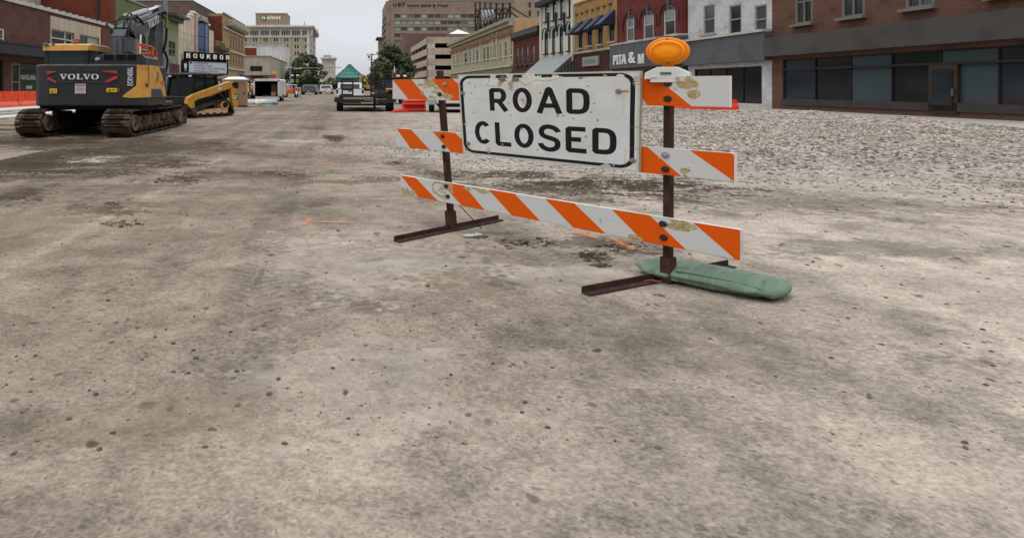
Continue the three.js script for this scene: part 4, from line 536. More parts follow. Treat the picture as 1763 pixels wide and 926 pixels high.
{ // small red brick
  const f = rightFacade('small_red_brick_building', 'small dark red brick building with black cornice beside the white building', 884.3, 931.5, 57, 9); f.H = pY(43.5, zR(931));
  for (const [a, b] of [[889, 893.5], [896.5, 901], [906, 910.5], [916, 921]]) f.winPx(a, 83 - (a - 889) * 0.16, 112 - (a - 889) * 0.09, b, { ny: 2, frame: mat(0x4a4744, { rough: 0.7 }), sill: true, panes: [glass[2], mat(0x505a60, { rough: 0.2 })] });
  f.win(1, 0.4, f.W - 0.8, 2.9, { nx: 4, ny: 1, frame: darkWood, name: 'shop_window' });
  f.wall(mat(0x633329, { tex: 'brick' })); f.strip('cornice', f.H - 0.75, f.H, 0.35, mat(0x2b2a2b, { tex: 'paint' })); const cb = []; for (let u = 0.3; u < f.W; u += 0.7) cb.push(box(0.25, 0.4, 0.3, u, f.H - 0.9, 0.15)); mesh('brackets', cb, mat(0x3b3736, { rough: 0.8 }), f.o);
  f.strip('lower_cornice', 3.15, 3.75, 0.4, mat(0x2b2a2b, { tex: 'paint' }));
}
{ // white building with dark hooded windows and grey awning
  const f = rightFacade('white_arched_building', 'white painted building with black hooded arched windows above a grey awning', 932, 990, -34, 20); f.H = 12.3;
  const wm = mat(0xcdc9bb, { tex: 'stucco' }), hd = mat(0x2c2f35, { rough: 0.7 });
  const P = [[938, 944.5, 50, 93], [951, 956.5, 47, 91.5], [964, 970, 43, 90], [978.5, 985, 39, 87.5]];
  for (const [a, b, yt, yb] of P) { const w = f.winPx(a, yt + 2, yb, b, { arch: 0.45, ny: 2, f: 0.07, frame: hd, sill: true, panes: [glass[3], glass[0]] }); const u = (f.U(a) + f.U(b)) / 2, hw = Math.abs(f.U(a) - f.U(b)) / 2 + 0.22, v = f.V(a, yt + 2); const arc = []; for (let k = 0; k <= 8; k++) { const th = Math.PI * k / 8; arc.push([u + Math.cos(th) * hw, v - 0.75 + Math.sin(th) * 0.95, 0.12]); } mesh('hood', [pipe([[u + hw, v - 1.2, 0.12], ...arc, [u - hw, v - 1.2, 0.12]], 0.055, 24, 5)], hd, w);
    const w2 = f.winPx(a + 1, yt - 53, yb - 55 + (938 - a) * 0.08, b + 1, { arch: 0.3, ny: 2, f: 0.07, frame: hd, sill: true, panes: [glass[3], glass[0]] }); }
  f.wall(wm); for (const x of [945.5, 959, 973.5]) mesh('downpipe', [bar([f.U(x + 2), f.V(x, 55), 0.16], [f.U(x + 2), f.V(x, 22), 0.16], 0.1, 6)], hd, f.o);
  f.strip('cornice', f.H - 0.6, f.H, 0.6, hd); f.strip('string_course', 4.25, 4.5, 0.2, trimPale);
  for (const x of [932.5, 989]) mesh('pilaster', [box(0.5, f.H - 4.8, 0.16, clamp(f.U(x), 0.26, f.W - 0.26), (f.H + 4) / 2, 0.07)], wm, f.o);
  const aw = mesh('awning', [sideX([[0.05, 4.95], [0.05, 5.08], [1.75, 2.85], [1.75, 2.55], [1.68, 2.55], [1.68, 2.8]], f.W - 0.4, f.W / 2)], mat(0x8d918d, { rough: 0.85, tex: 'paint' }), f.o);
  mesh('awning_side', [sideX([[0.05, 4.95], [1.68, 2.8], [1.68, 2.55], [0.05, 2.55]], 0.05, f.W - 0.25)], mat(0x55585a, { rough: 0.85 }), f.o); const rb = []; for (let k = 1; k < 7; k++) rb.push(box(0.06, 2.3 * (1 - k / 7.2), 0.05, f.W - 0.2, 2.56 + 1.15 * (1 - k / 7.2), k * 0.235)); mesh('awning_fold', rb, mat(0x3c3f42, { rough: 0.85 }), f.o);
  f.holes.length = 0; mesh('shop_window', [box(f.W - 1, 2.2, 0.1, f.W / 2, 1.3, 0.05)], glass[3], f.o);
}
{ // yellow brick with navy awnings
  const f = rightFacade('yellow_brick_building', 'yellow ochre brick building with four navy window awnings', 990, 1063, 8, 18); f.H = pY(8.5, zR(993));
  const navy = mat(0x2c3247, { rough: 0.85, tex: 'paint' }); const P = [[997, 1003.5, 52, 83.5, 49], [1012.5, 1020, 47, 79.5, 43], [1030.5, 1038, 41, 77, 37.5], [1050, 1059, 33, 72, 31]];
  for (const [a, b, yt, yb] of P) { f.winPx(a, yt - 12, yb, b, { nx: 2, ny: 2, f: 0.08, frame: mat(0x3a3f4a, { rough: 0.6 }), sill: true, sillMat: trimPale, panes: [glass[0], glass[1], glass[3], glass[1]] }); const u0 = f.U(a) - 0.12, u1 = f.U(b) + 0.12, v = f.V(a, yt - 14); mesh('awning', [sideX([[0.02, v], [0.02, v - 0.12], [0.95, v - 1.45], [1.0, v - 1.34]], u1 - u0, (u0 + u1) / 2), sideX([[0.02, v - 0.05], [0.93, v - 1.4], [0.02, v - 1.4]], 0.03, u0 + 0.02), sideX([[0.02, v - 0.05], [0.93, v - 1.4], [0.02, v - 1.4]], 0.03, u1 - 0.02)], navy, f.o); }
  f.win(1.0, 0.4, f.W - 0.7, 3.0, { nx: 7, ny: 1, f: 0.08, frame: mat(0x9a9894, { rough: 0.5 }), name: 'shop_window', panes: [glass[3], glass[0]] });
  f.wall(mat(0xab8856, { tex: 'brick' }));
  const sb = []; for (let k = 0; k < 6; k++) sb.push(box(f.W - 0.02, 0.3, 0.1 + 0.03 * (k % 2), f.W / 2, 3.2 + k * 0.3, 0.05)); mesh('shingle_band', sb, mat(0x4d3329, { tex: 'brick' }), f.o); f.strip('ledge', 5.0, 5.18, 0.22, trimPale);
  mesh('shop_sign', [box(f.U(1036) - f.U(1009), 0.95, 0.12, f.U(1022.5), 4.05, 0.2)], mat(0x8f918d, { tex: 'paint' }), f.o, { label: 'worn grey shop sign' }); mesh('sign_ghost_marks', [0, 1, 2, 3, 4, 5, 6].map((k) => box(0.14 + 0.05 * (k % 3), 0.4, 0.02, f.U(1022.5) - 1.0 + k * 0.33, 4.05, 0.265)), mat(0x6f706d, { rough: 0.8 }), f.o);
  const cb = []; for (let u = 0.6; u < f.W; u += 1.15) cb.push(box(0.5, 0.12, 0.16, u, f.V(1020, 17) , 0.06)); mesh('corbel_course', cb, mat(0x8c6234, { tex: 'brick' }), f.o); f.strip('coping', f.H, f.H + 0.15, 0.08, mat(0xa07a4a, { tex: 'brick' }));
}
{ // dark red painted brick with three arched windows, and its grey fascia
  const f = rightFacade('red_arched_building', 'dark red painted brick building with three arched windows above a grey fascia', 1063, 1185, -45, 20); f.H = 10.6;
  for (const [a, b, yt, yb, ya] of [[1079.5, 1092.5, 27.5, 72, 13], [1109, 1126, 20.5, 68.5, 4.5], [1144, 1163.5, 12, 62.5, -6]]) {
    const w = f.winPx(a, yt, yb, b, { arch: 0.5, ny: 2, f: 0.1, frame: mat(0xb0aca4, { rough: 0.6 }), deep: 0.05, sill: true, sillMat: trimPale, panes: [glass[0], mat(0x6a7276, { rough: 0.15 })] });
    const u = (f.U(a) + f.U(b)) / 2, hw = Math.abs(f.U(a) - f.U(b)) / 2 + 0.5, v = f.V((a + b) / 2, ya) - 0.3, arc = []; for (let k = 0; k <= 10; k++) { const th = Math.PI * k / 10; arc.push([u + Math.cos(th) * hw, v - 1.3 + Math.sin(th) * 1.15, 0.06]); }
    mesh('arch_moulding', [pipe([[u + hw, v - 1.8, 0.06], ...arc, [u - hw, v - 1.8, 0.03]], 0.04, 30, 5)], mat(0x4c3437, { rough: 0.8 }), w); mesh('keystone', [box(0.2, 0.8, 0.12, u, v - 0.3, 0.05), box(0.28, 0.1, 0.16, u, v + 0.12, 0.07)], mat(0x55565a, { rough: 0.8 }), w);
  }
  f.win(0.8, 0.4, f.W - 0.8, 2.5, { nx: 6, ny: 1, frame: darkWood, name: 'shop_window', panes: [glass[3], glass[0]] });
  f.wall(mat(0x6c3630, { tex: 'brick' })); const v0 = pY(119, zR(1060)), v1 = pY(80, zR(1060));
  mesh('fascia', [box(f.W + 0.1, v1 - v0, 0.45, f.W / 2, (v0 + v1) / 2, 0.22)], mat(0x535255, { tex: 'paint', size: 7, rough: 0.7 }), f.o, { label: 'grey shop fascia with white lettering' });
  f.strip('ledge', v1, v1 + 0.16, 0.5, trimPale); f.strip('fascia_trim', v0 - 0.25, v0, 0.3, mat(0x4a4438, { rough: 0.8 })); f.strip('dark_soffit', v0 - 0.75, v0 - 0.26, 0.12, darkTrim);
  const uw = f.U(1127) - f.U(1069); mesh('lettering', [tf(text('PITA', 'sans_bold', 0.85, 0.06, f.U(1092) - f.U(1070)), f.U(1081), pY(102.5, zR(1081)), 0.45), tf(text('&', 'sans_bold', 0.95, 0.06, 0.95), f.U(1103), pY(99, zR(1103)), 0.45), tf(text('M', 'sans_bold', 0.8, 0.06, 0.75), f.U(1119), pY(101, zR(1119)), 0.45)], mat(0xd6d5d0, { rough: 0.5 }), f.o);
  f.strip('coping', f.H, f.H + 0.3, 0.2, darkTrim); mesh('corner_pilaster', [box(0.5, f.H - v1 - 0.3, 0.1, f.W - 0.27, (f.H + v1) / 2, 0.04)], mat(0x602620, { tex: 'brick' }), f.o);
  const b = thing('blade_sign', 'small grey projecting shop sign on a bracket at the right edge', 'sign', [XR - 0.6, pY(82, 37), -37.2]); mesh('panel', [rbox(0.9, 0.75, 0.1, -0.2, 0.35, 0, 0.03)], mat(0x55575a, { rough: 0.6 }), b); mesh('bracket', [bar([-0.8, 0.85, 0], [0.6, 0.85, 0], 0.04, 6), bar([-0.5, 0.5, 0], [0.6, 0.9, 0], 0.025, 6)], C.steel, b); mesh('scroll', [tf(new THREE.TorusGeometry(0.16, 0.035, 6, 16), 0.15, 0.55, 0.02)], mat(0xb9bab6, { rough: 0.6 }), b);
}
{ // white painted building and one more beyond the photograph's right edge
  const f = rightFacade('white_painted_building', 'white painted brick building at the right edge of the street', 1185.3, 1330, -70, 18); f.H = 9.6;
  for (const [a, b] of [[1212, 1232], [1256, 1278], [1300, 1322]]) f.winPx(a, 10, 60, b, { ny: 2, f: 0.1, sill: true, frame: mat(0x8d8d8a, { rough: 0.6 }) }); f.win(0.7, 0.4, f.W - 0.7, 2.7, { nx: 4, ny: 1, frame: darkWood, name: 'shop_window', panes: [glass[3], glass[0]] });
  f.wall(mat(0xc9c9c6, { tex: 'brick' })); f.strip('fascia', 3.0, 4.7, 0.3, mat(0x55565a, { tex: 'paint', size: 7 })); f.strip('ledge', 4.7, 4.85, 0.4, coping); f.strip('coping', f.H, f.H + 0.3, 0.2, coping);
  const g = rightFacade('brown_brick_building', 'brown brick two-storey building nearest on the right side', 1330.5, 1900, -200, 18); g.H = 8.6;
  for (const [a, b] of [[1370, 1400], [1450, 1490], [1560, 1610], [1710, 1780]]) { const x = g.U(a), y = g.U(b); g.win(x, 4.9, y, 7.3, { nx: 2, ny: 2, f: 0.1, sill: true, frame: mat(0x6d675f, { rough: 0.6 }) }); } g.win(0.7, 0.4, g.W - 0.7, 3.0, { nx: 6, ny: 1, frame: darkWood, name: 'shop_window', panes: [glass[1], glass[3], glass[2], glass[0], glass[2], glass[1]] });
  g.wall(mat(0x6b4e40, { tex: 'brick' })); g.strip('transom_rail', 2.35, 2.45, 0.06, darkWood, 0.7, g.W - 0.7); g.strip('kick_panel', 0.4, 0.75, 0.05, darkTrim, 0.7, g.W - 0.7); { const dr = g.strip('door', 0.3, 2.35, 0.05, mat(0x3a2f28, { tex: 'paint', rough: 0.6 }), g.W * 0.62, g.W * 0.62 + 1.0); mesh('pane', [box(0.7, 1.5, 0.02, g.W * 0.62 + 0.5, 1.4, 0.065)], glass[1], dr); mesh('handle', [box(0.04, 0.3, 0.05, g.W * 0.62 + 0.9, 1.2, 0.09)], C.steel, dr); } g.strip('fascia', 3.2, 4.3, 0.35, mat(0x474440, { tex: 'paint', size: 7 })); g.strip('coping', g.H, g.H + 0.3, 0.2, trimPale);
}
// ---------- trees ----------
function tree(name, label, X, Z, H, R, seed, tint, n = 5200, y0 = 0.22) {
  const t = thing(name, label, 'tree', [X, 0, Z]), r = rng(seed), tr = [];
  tr.push(bar([0, 0, 0], [0, H * 0.35, 0], H * 0.022, 8, H * 0.015)); const limbs = [];
  for (let i = 0; i < 7; i++) { const a = i * 0.9 + r(), q = [Math.cos(a) * R * 0.6, H * (0.5 + 0.35 * r()), Math.sin(a) * R * 0.6]; tr.push(bar([0, H * (0.25 + 0.04 * i), 0], q, H * 0.009, 6, H * 0.003)); limbs.push(q); }
  mesh('trunk', tr, mat(0x4a4036, { tex: 'stucco' }), t);
  const cl = []; for (let i = 0; i < 80; i++) { const a = r() * 6.28, v = r(), rr = R * (0.35 + 0.62 * Math.sqrt(r())) * Math.sin(Math.PI * (0.18 + 0.78 * v)); cl.push([Math.cos(a) * rr, H * lerp(y0, 0.97, v), Math.sin(a) * rr, R * (0.10 + 0.18 * r())]); }
  const parts = [[], [], []], nrm = [[], [], []];
  for (let i = 0; i < n; i++) { const c = cl[Math.floor(r() * cl.length)], th = r() * 6.28, ph = Math.acos(2 * r() - 1), q = c[3] * Math.cbrt(r()) * 1.05, d = [Math.sin(ph) * Math.cos(th), Math.cos(ph), Math.sin(ph) * Math.sin(th)], p = [c[0] + d[0] * q, c[1] + d[1] * q * 0.95, c[2] + d[2] * q], s = R * (0.03 + 0.04 * r()); const u = new THREE.Vector3(r() - 0.5, r() - 0.5, r() - 0.5).normalize(), w = new THREE.Vector3(r() - 0.5, r() - 0.5, r() - 0.5).cross(u).normalize(); const k = Math.floor(r() * 3); const A = parts[k]; for (const [a, b] of [[-1, -0.6], [1, -0.5], [0.2, 1], [1, -0.5], [0.9, 0.7], [0.2, 1]]) A.push(p[0] + (u.x * a + w.x * b) * s, p[1] + (u.y * a + w.y * b) * s, p[2] + (u.z * a + w.z * b) * s); }
  const crown = new THREE.Group(); crown.name = 'crown'; t.add(crown);
  parts.forEach((a, k) => { const g = new THREE.BufferGeometry(); g.setAttribute('position', new THREE.Float32BufferAttribute(a, 3)); g.setAttribute('uv', new THREE.Float32BufferAttribute(new Float32Array(a.length / 3 * 2), 2)); g.computeVertexNormals(); const c = new THREE.Color().setRGB(...tint.map((v) => v * [0.9, 1.5, 2.2][k])); let m = lib.get('leaf' + c.getHexString()); if (!m) { m = new THREE.MeshPhysicalMaterial({ color: c, roughness: 0.9, side: THREE.DoubleSide }); lib.set('leaf' + c.getHexString(), m); } mesh('leaves', [g], m, crown); });
  return t;
}
tree('street_tree', 'broad dark green tree left of the street beside the traffic signal pole', pX(527, 190), -190, 14.0, 5.4, 41, [0.062, 0.074, 0.038], 9000, 0.14);
tree('street_tree', 'smaller dark tree partly behind the big left tree', pX(505, 200), -200, 9.4, 3.0, 42, [0.055, 0.07, 0.035], 2600);
tree('street_tree', 'large dark green tree in front of the bank tower on the right', pX(673, 150), -150, 13.9, 5.0, 43, [0.056, 0.068, 0.034], 11000, 0.04);
tree('street_tree', 'second dense tree standing against the parking garage corner', pX(697, 158), -158, 9.6, 3.0, 44, [0.056, 0.068, 0.036], 4500, 0.04);
tree('street_tree', 'small round tree far down the right pavement near the utility pole', pX(646, 215), -215, 8.2, 2.6, 45, [0.055, 0.075, 0.035], 2400, 0.1);
tree('street_tree', 'distant low green tree under the white corner building', pX(569, 300), -300, 6.8, 4.2, 46, [0.05, 0.075, 0.03], 2400, 0.05);
tree('street_tree', 'distant small tree just left of the yellow excavator arm', pX(627, 330), -330, 9.6, 3.0, 47, [0.07, 0.085, 0.05], 1600, 0.1);

// ---------- the barricade ----------
const BR = [1.528, -3.53], BT = 35 * Math.PI / 180, BU = [Math.sin(BT), Math.cos(BT)], BN = [-Math.cos(BT), Math.sin(BT)], BROT = -(Math.PI / 2 - BT);
function onRail(x, y, zo = 0) { const k = (x - 600) / F, t = (-k * (BR[1] + BN[1] * zo) - BR[0] - BN[0] * zo) / (BU[0] + k * BU[1]), d = -(BR[1] + BU[1] * t + BN[1] * zo); return [t, pY(y, d), zo]; }
const toLocal = (X, Z) => { const dx = X - BR[0], dz = Z - BR[1]; return [dx * BU[0] + dz * BU[1], dx * BN[0] + dz * BN[1]]; };
{
  const t = thing('road_barricade', 'three-rail road barricade with orange and white stripes on rusty posts', 'barricade', [BR[0], 0, BR[1]], BROT);
  const ORANGE = '#cf5206', WHITE = '#bdbdb9', tl = 1290;
  // post lines: base on the ground, top behind the rails
  const gl = toLocal(...G(778, 396)), gr = toLocal(...G(1141, 490)); gr[1] = Math.min(gr[1], -0.045); gl[1] = Math.min(gl[1], -0.045);
  const post = (b, top) => { const bx = b[0], bz = b[1], a = [bx, 0.02, bz], c = [top[0], top[1], top[2]]; const m = mesh('post', [beam(a, c, 0.035, 0.035, [0, 0, 1])], C.rust, t); const k = 0.19 / (c[1] - a[1]); mesh('socket', [beam([a[0], 0.0, a[2]], [lerp(a[0], c[0], k), 0.19, lerp(a[2], c[2], k)], 0.054, 0.054, [0, 0, 1])], C.rust, m); };
  post(gl, onRail(757.5, 121.5, -0.035)); post(gr, onRail(1152.5, 128, -0.035));
  for (const [g, a, b] of [[gl, [683, 418], [863, 380]], [gr, [1010, 509], [1262, 461]]]) { const p = toLocal(...G(...a)), q = toLocal(...G(...b)); mesh('foot', [beam([p[0], 0.012, p[1]], [q[0], 0.012, q[1]], 0.05, 0.008), beam([p[0] - 0.024, 0.032, p[1]], [q[0] - 0.024, 0.032, q[1]], 0.006, 0.046)], C.rust, t); }
  mesh('brace_wire', [bar([gl[0] + 0.03, 0.3, gl[1]], [gl[0] + 0.13, 0.02, gl[1] - 0.15], 0.004, 5)], C.rust, t);
  // rails: [left end x, top and bottom there; top and bottom at x = 1200; orange stripes given by their top and bottom edges in the photograph]
  const rails = [
    ['top', 678.5, 136.8, 170.5, 131, 183.4, [[[678, 711], [706, 741]], [[745, 782], [779, 826]], [[1085, 1131], [1118, 1195]]], [[735, 144, 17, 9], [750, 160, 20, 10], [768, 166, 12, 4], [1180, 144, 20, 10], [1198, 160, 8, 7]]],
    ['middle', 685, 220.6, 252, 258.6, 306.2, [[[685, 710], [709, 743]], [[746.5, 786], [779, 826]], [[1072, 1118], [1100, 1178]], [[1190, 1262], [1270, 1345]]], [[1182, 300, 12, 8], [745, 224, 10, 4]]],
    ['lower', 692, 301.4, 333, 382.6, 432.5, [[[692, 718], [722.5, 757]], [[760, 802], [798, 838]], [[843.5, 889], [884.5, 934]], [[941, 992], [990, 1047]], [[1056, 1122], [1110.5, 1186]], [[1196, 1275], [1270, 1360]]], [[765, 325, 16, 22], [824, 326, 20, 6], [1173, 387, 24, 7], [1096, 410, 10, 4], [700, 330, 16, 10], [1185, 424, 8, 5]]],
  ];
  rails.forEach(([which, xl, yt, yb, yt2, yb2, stripes, bare], ri) => {
    const zo = 0.0, aT = onRail(xl, yt, zo), aB = onRail(xl, yb, zo), bT = onRail(1200, yt2, zo), bB = onRail(1200, yb2, zo), s0 = aT[0], L = 2.42 - ri * 0.02;
    const top = (s) => lerp(aT[1], bT[1], (s - aT[0]) / (bT[0] - aT[0])), bot = (s) => lerp(aB[1], bB[1], (s - aB[0]) / (bB[0] - aB[0]));
    const W = 2048, H = 192, px = (x) => (onRail(x, 0)[0] - s0) / L * W;
    const py = (x, y) => { const p = onRail(x, y); return (top(p[0]) - p[1]) / (top(p[0]) - bot(p[0])) * H; };
    const m = canvasMat(W, H, (c) => {
      const r = rng(50 + ri); c.fillStyle = WHITE; c.fillRect(0, 0, W, H);
      c.fillStyle = ORANGE; for (const [a, b] of stripes) { c.beginPath(); c.moveTo(px(a[0]), 0); c.lineTo(px(a[1]), 0); c.lineTo(px(b[1]), H); c.lineTo(px(b[0]), H); c.closePath(); c.fill(); }
      // faint weave and dirt of the reflective film
      for (let i = 0; i < 260; i++) { c.fillStyle = `rgba(${r() < 0.5 ? '255,255,255' : '60,50,40'},${0.02 + 0.03 * r()})`; c.fillRect(r() * W, r() * H, 40 + r() * 300, 1 + r() * 2); }
      c.strokeStyle = 'rgba(255,225,190,0.35)'; c.lineWidth = 3; for (const [a, b] of stripes) { c.beginPath(); c.moveTo(px(a[1]) + 3, 0); c.lineTo(px(b[1]) + 3, H); c.stroke(); }
      for (const [x, y, rx, ry] of bare) { const cx = px(x), cy = py(x, y), sx = Math.abs(px(x + rx) - px(x)), sy = ry / 35 * H * 0.7; for (let i = 0; i < 1500; i++) { const a = r() * 6.28, q = Math.sqrt(r()), X = cx + Math.cos(a) * q * sx * 1.15, Y = cy + Math.sin(a) * q * sy * 1.25; if (fbm(X * 0.022 + ri * 9, Y * 0.035 + 4, 4) < 0.40 + 0.16 * q) continue; c.fillStyle = ['#9c8a5c', '#a69468', '#8f7f56', '#b3a684', '#a1957c'][Math.floor(r() * 5)]; c.beginPath(); c.ellipse(X, Y, 3 + 8 * r(), 2 + 5 * r(), r() * 3, 0, 6.3); c.fill(); } }
      for (let i = 0; i < 90; i++) { c.fillStyle = ['rgba(70,60,50,.7)', 'rgba(225,220,205,.8)', 'rgba(170,140,90,.8)'][Math.floor(r() * 3)]; c.beginPath(); c.ellipse(r() * W, r() * H, 1 + 4 * r() * r(), 1 + 3 * r() * r(), r() * 3, 0, 6.3); c.fill(); }
      if (ri === 2) { c.strokeStyle = '#55504a'; c.lineWidth = 3; c.beginPath(); c.moveTo(px(1040), H * 0.45); c.quadraticCurveTo(px(1033), H * 0.5, px(1039), H * 0.62); c.stroke(); for (let i = 0; i < 50; i++) { c.fillStyle = 'rgba(90,70,55,.8)'; c.fillRect(px(692) + r() * (px(715) - px(692)), r() * H, 2 + 10 * r(), 2); } }
      c.fillStyle = 'rgba(80,70,60,.35)'; c.fillRect(0, H - 4, W, 4);
    }, { rough: 0.45 });
    // front film with its own uv, board behind it
    const n = 24, pos = [], uv = []; for (let i = 0; i < n; i++) { const q = [[i, 0], [i + 1, 0], [i + 1, 1], [i, 0], [i + 1, 1], [i, 1]]; for (const [a, b] of q) { const s = s0 + L * a / n; pos.push(s, b ? top(s) : bot(s), 0.013); uv.push(a / n, b); } }
    const g = new THREE.BufferGeometry(); g.setAttribute('position', new THREE.Float32BufferAttribute(pos, 3)); g.setAttribute('uv', new THREE.Float32BufferAttribute(uv, 2)); g.computeVertexNormals();
    const e = s0 + L, board = ext([[s0, bot(s0)], [e, bot(e)], [e, top(e)], [s0, top(s0)]], 0.024, 0); board.translate(0, 0, -0.0125);
    const rail = mesh('rail', [board], mat(0xd6d4cc, { rough: 0.7, tex: 'paint' }), t); mesh('reflective_film', [g], m, rail, { uv: true });
    const bolts = { top: [[766, 152 - 7, 1], [757, 162.5, 0], [1150, 144, 0], [1150, 170, 0]], middle: [[762, 234.5, 0], [764, 252.5, 0], [1146, 267, 1], [1146, 291.5, 0]], lower: [[768.5, 320.5, 0], [771, 338, 0], [1142, 385.5, 0], [1143, 409, 0]] }[which];
    for (const [x, y, pale] of bolts) { const p = onRail(x, y, 0.015), rr = x > 1000 ? 0.0175 : 0.0155; const b = mesh('bolt', [cyl(rr * 1.15, rr * 1.25, 0.005, p[0], p[1], 0.0165, 'z', 18), cyl(rr * 0.55, rr * 0.8, 0.007, p[0], p[1], 0.021, 'z', 12)], pale ? mat(0x8d8f8e, { rough: 0.5, metal: 0.4 }) : mat(0x2b2220, { rough: 0.55, metal: 0.3 }), rail); }
  });
}
// ---------- the sign ----------
{
  const t = thing('road_closed_sign', 'worn white sign with black border reading road closed, bolted to the barricade', 'sign', [BR[0], 0, BR[1]], BROT);
  const zo = 0.035, q = [[788.5, 128.5], [1103.5, 122], [1100.5, 296.5], [798, 264.5]].map(([x, y]) => onRail(x, y, zo)), [TL, TR, BRc, BL] = q;
  const W = 2048, H = 1280;
  const at = (u, v) => [lerp(lerp(TL[0], TR[0], u), lerp(BL[0], BRc[0], u), v), lerp(lerp(TL[1], TR[1], u), lerp(BL[1], BRc[1], u), v)];   // v down
  const inv = (x, y) => { const p = onRail(x, y, zo); let u = 0.5, v = 0.5; for (let i = 0; i < 30; i++) { const a = at(u, v), e = 1e-3, du = at(u + e, v), dv = at(u, v + e), J = [(du[0] - a[0]) / e, (dv[0] - a[0]) / e, (du[1] - a[1]) / e, (dv[1] - a[1]) / e], det = J[0] * J[3] - J[1] * J[2], rx = p[0] - a[0], ry = p[1] - a[1]; u += (rx * J[3] - ry * J[1]) / det; v += (ry * J[0] - rx * J[2]) / det; } return [u * W, v * H]; };
  const m = canvasMat(W, H, (c) => {
    const r = rng(90); c.fillStyle = '#c3c4c5'; c.fillRect(0, 0, W, H);
    for (let i = 0; i < 500; i++) { c.fillStyle = `rgba(${r() < 0.5 ? '210,211,212' : '166,163,156'},0.05)`; const rr = 20 + 160 * r(); c.beginPath(); c.ellipse(r() * W, r() * H, rr * 1.4, rr, 0, 0, 6.3); c.fill(); }
    // dirty paler margin outside the border
    c.strokeStyle = '#b3af a2'.replace(' ', ''); c.lineWidth = 34; c.strokeRect(6, 6, W - 12, H - 12);
    const b = 78, rad = 120; c.strokeStyle = '#1c1c1e'; c.lineWidth = 44; c.beginPath(); c.roundRect(42, 42, W - 108, H - 92, rad); c.stroke();
    c.strokeStyle = '#1b1b1d'; c.lineCap = 'butt'; c.lineJoin = 'bevel';
    // letters: drawn by strokes of even width between the heights measured on the sign
    const row = (items, LW) => { for (const [ch, x0, x1, yt, yb] of items) {
      const p0 = inv(x0, yt), p1 = inv(x1, yb), X0 = p0[0], X1 = p1[0], Y0 = (p0[1] + inv(x1, yt)[1]) / 2, Y1 = (inv(x0, yb)[1] + p1[1]) / 2, w = X1 - X0, h = Y1 - Y0, hw = LW / 2; c.lineWidth = LW; c.beginPath();
      const P = (x, y) => [X0 + x * w, Y0 + y * h], mv = (x, y) => c.moveTo(...P(x, y)), ln = (x, y) => c.lineTo(...P(x, y)); const ex = hw / w, ey = hw / h;
      if (ch === 'O') { c.ellipse(X0 + w / 2, Y0 + h / 2, w / 2 - hw, h / 2 - hw, 0, 0, 6.2832); }
      if (ch === 'C') { c.ellipse(X0 + w * 0.52, Y0 + h / 2, w * 0.52 - hw, h / 2 - hw, 0, 0.80, 6.2832 - 0.80); }
      if (ch === 'L') { mv(ex, 0); ln(ex, 1 - ey); ln(1, 1 - ey); }
      if (ch === 'E') { mv(1, ey); ln(ex, ey); ln(ex, 1 - ey); ln(1.04, 1 - ey); mv(ex, 0.49); ln(0.78, 0.49); }
      if (ch === 'D') { mv(ex, 0.5); ln(ex, ey); ln(0.45, ey); c.bezierCurveTo(...P(0.8, ey), ...P(1 - ex, 0.2), ...P(1 - ex, 0.5)); c.bezierCurveTo(...P(1 - ex, 0.8), ...P(0.8, 1 - ey), ...P(0.45, 1 - ey)); ln(ex, 1 - ey); ln(ex, 0.45); }
      if (ch === 'R') { mv(ex, 1); ln(ex, ey); ln(0.55, ey); c.bezierCurveTo(...P(1.02 - ex, ey), ...P(1.02 - ex, 0.56), ...P(0.55, 0.56)); ln(ex, 0.56); mv(0.5, 0.56); ln(0.92, 1.0); }
      if (ch === 'A') { mv(0.09, 1); ln(0.475, 0.04); ln(0.525, 0.04); ln(0.91, 1); mv(0.2, 0.69); ln(0.8, 0.69); }
      if (ch === 'S') { mv(0.95, 0.26); c.bezierCurveTo(...P(0.85, 0.02), ...P(0.1, -0.04), ...P(0.1, 0.28)); c.bezierCurveTo(...P(0.1, 0.58), ...P(0.92, 0.42), ...P(0.92, 0.72)); c.bezierCurveTo(...P(0.92, 1.05), ...P(0.1, 1.03), ...P(0.04, 0.73)); }
      c.stroke(); } };
    row([['R', 842, 875, 151.5, 191], ['O', 882, 917, 151, 193.5], ['A', 924, 968, 151.5, 195.5], ['D', 975, 1016, 152, 196.5]], 64);
    row([['C', 817, 847, 208.5, 247.5], ['L', 852, 881, 211, 251.5], ['O', 885, 920, 213, 254.5], ['S', 929, 964, 215.5, 259], ['E', 974, 1009, 218, 263], ['D', 1020, 1062, 220.5, 266]], 64);
    // wear: torn film along the top, patches, scratches, rust runs
    const patch = (x, y, rx, ry, col, n = 14) => { const [cx, cy] = inv(x, y), sx = rx * W / 315, sy = ry * H / 155; c.fillStyle = col; for (let i = 0; i < n; i++) { const a = r() * 6.28, q = r() * 0.6; c.beginPath(); c.ellipse(cx + Math.cos(a) * q * sx, cy + Math.sin(a) * q * sy, sx * (0.3 + 0.3 * r()), sy * (0.3 + 0.3 * r()), r() * 3, 0, 6.3); c.fill(); } };
    for (const x of [849.5, 877, 908]) patch(x, 130.5, x > 900 ? 14 : 6, 6, '#bfbcb2', 30); patch(925, 139, 30, 3, '#cbc9c0', 20); patch(960, 134, 16, 2.5, '#cbc9c0', 14); patch(1042, 130, 4, 3, '#8d8272', 8); patch(1000, 134, 6, 2.5, '#847a6c', 8); patch(1070, 130, 7, 2, '#c5c2b8', 8);
    patch(865, 136, 9, 6, '#76624f', 22); patch(887, 136.5, 9, 5, '#7e6854', 22); patch(861, 144, 4, 6, '#a5977f'); patch(880, 148, 2.2, 11, '#978870'); patch(903, 176, 3, 8, '#b5a58f'); patch(900, 172, 3, 5, '#a8967f');
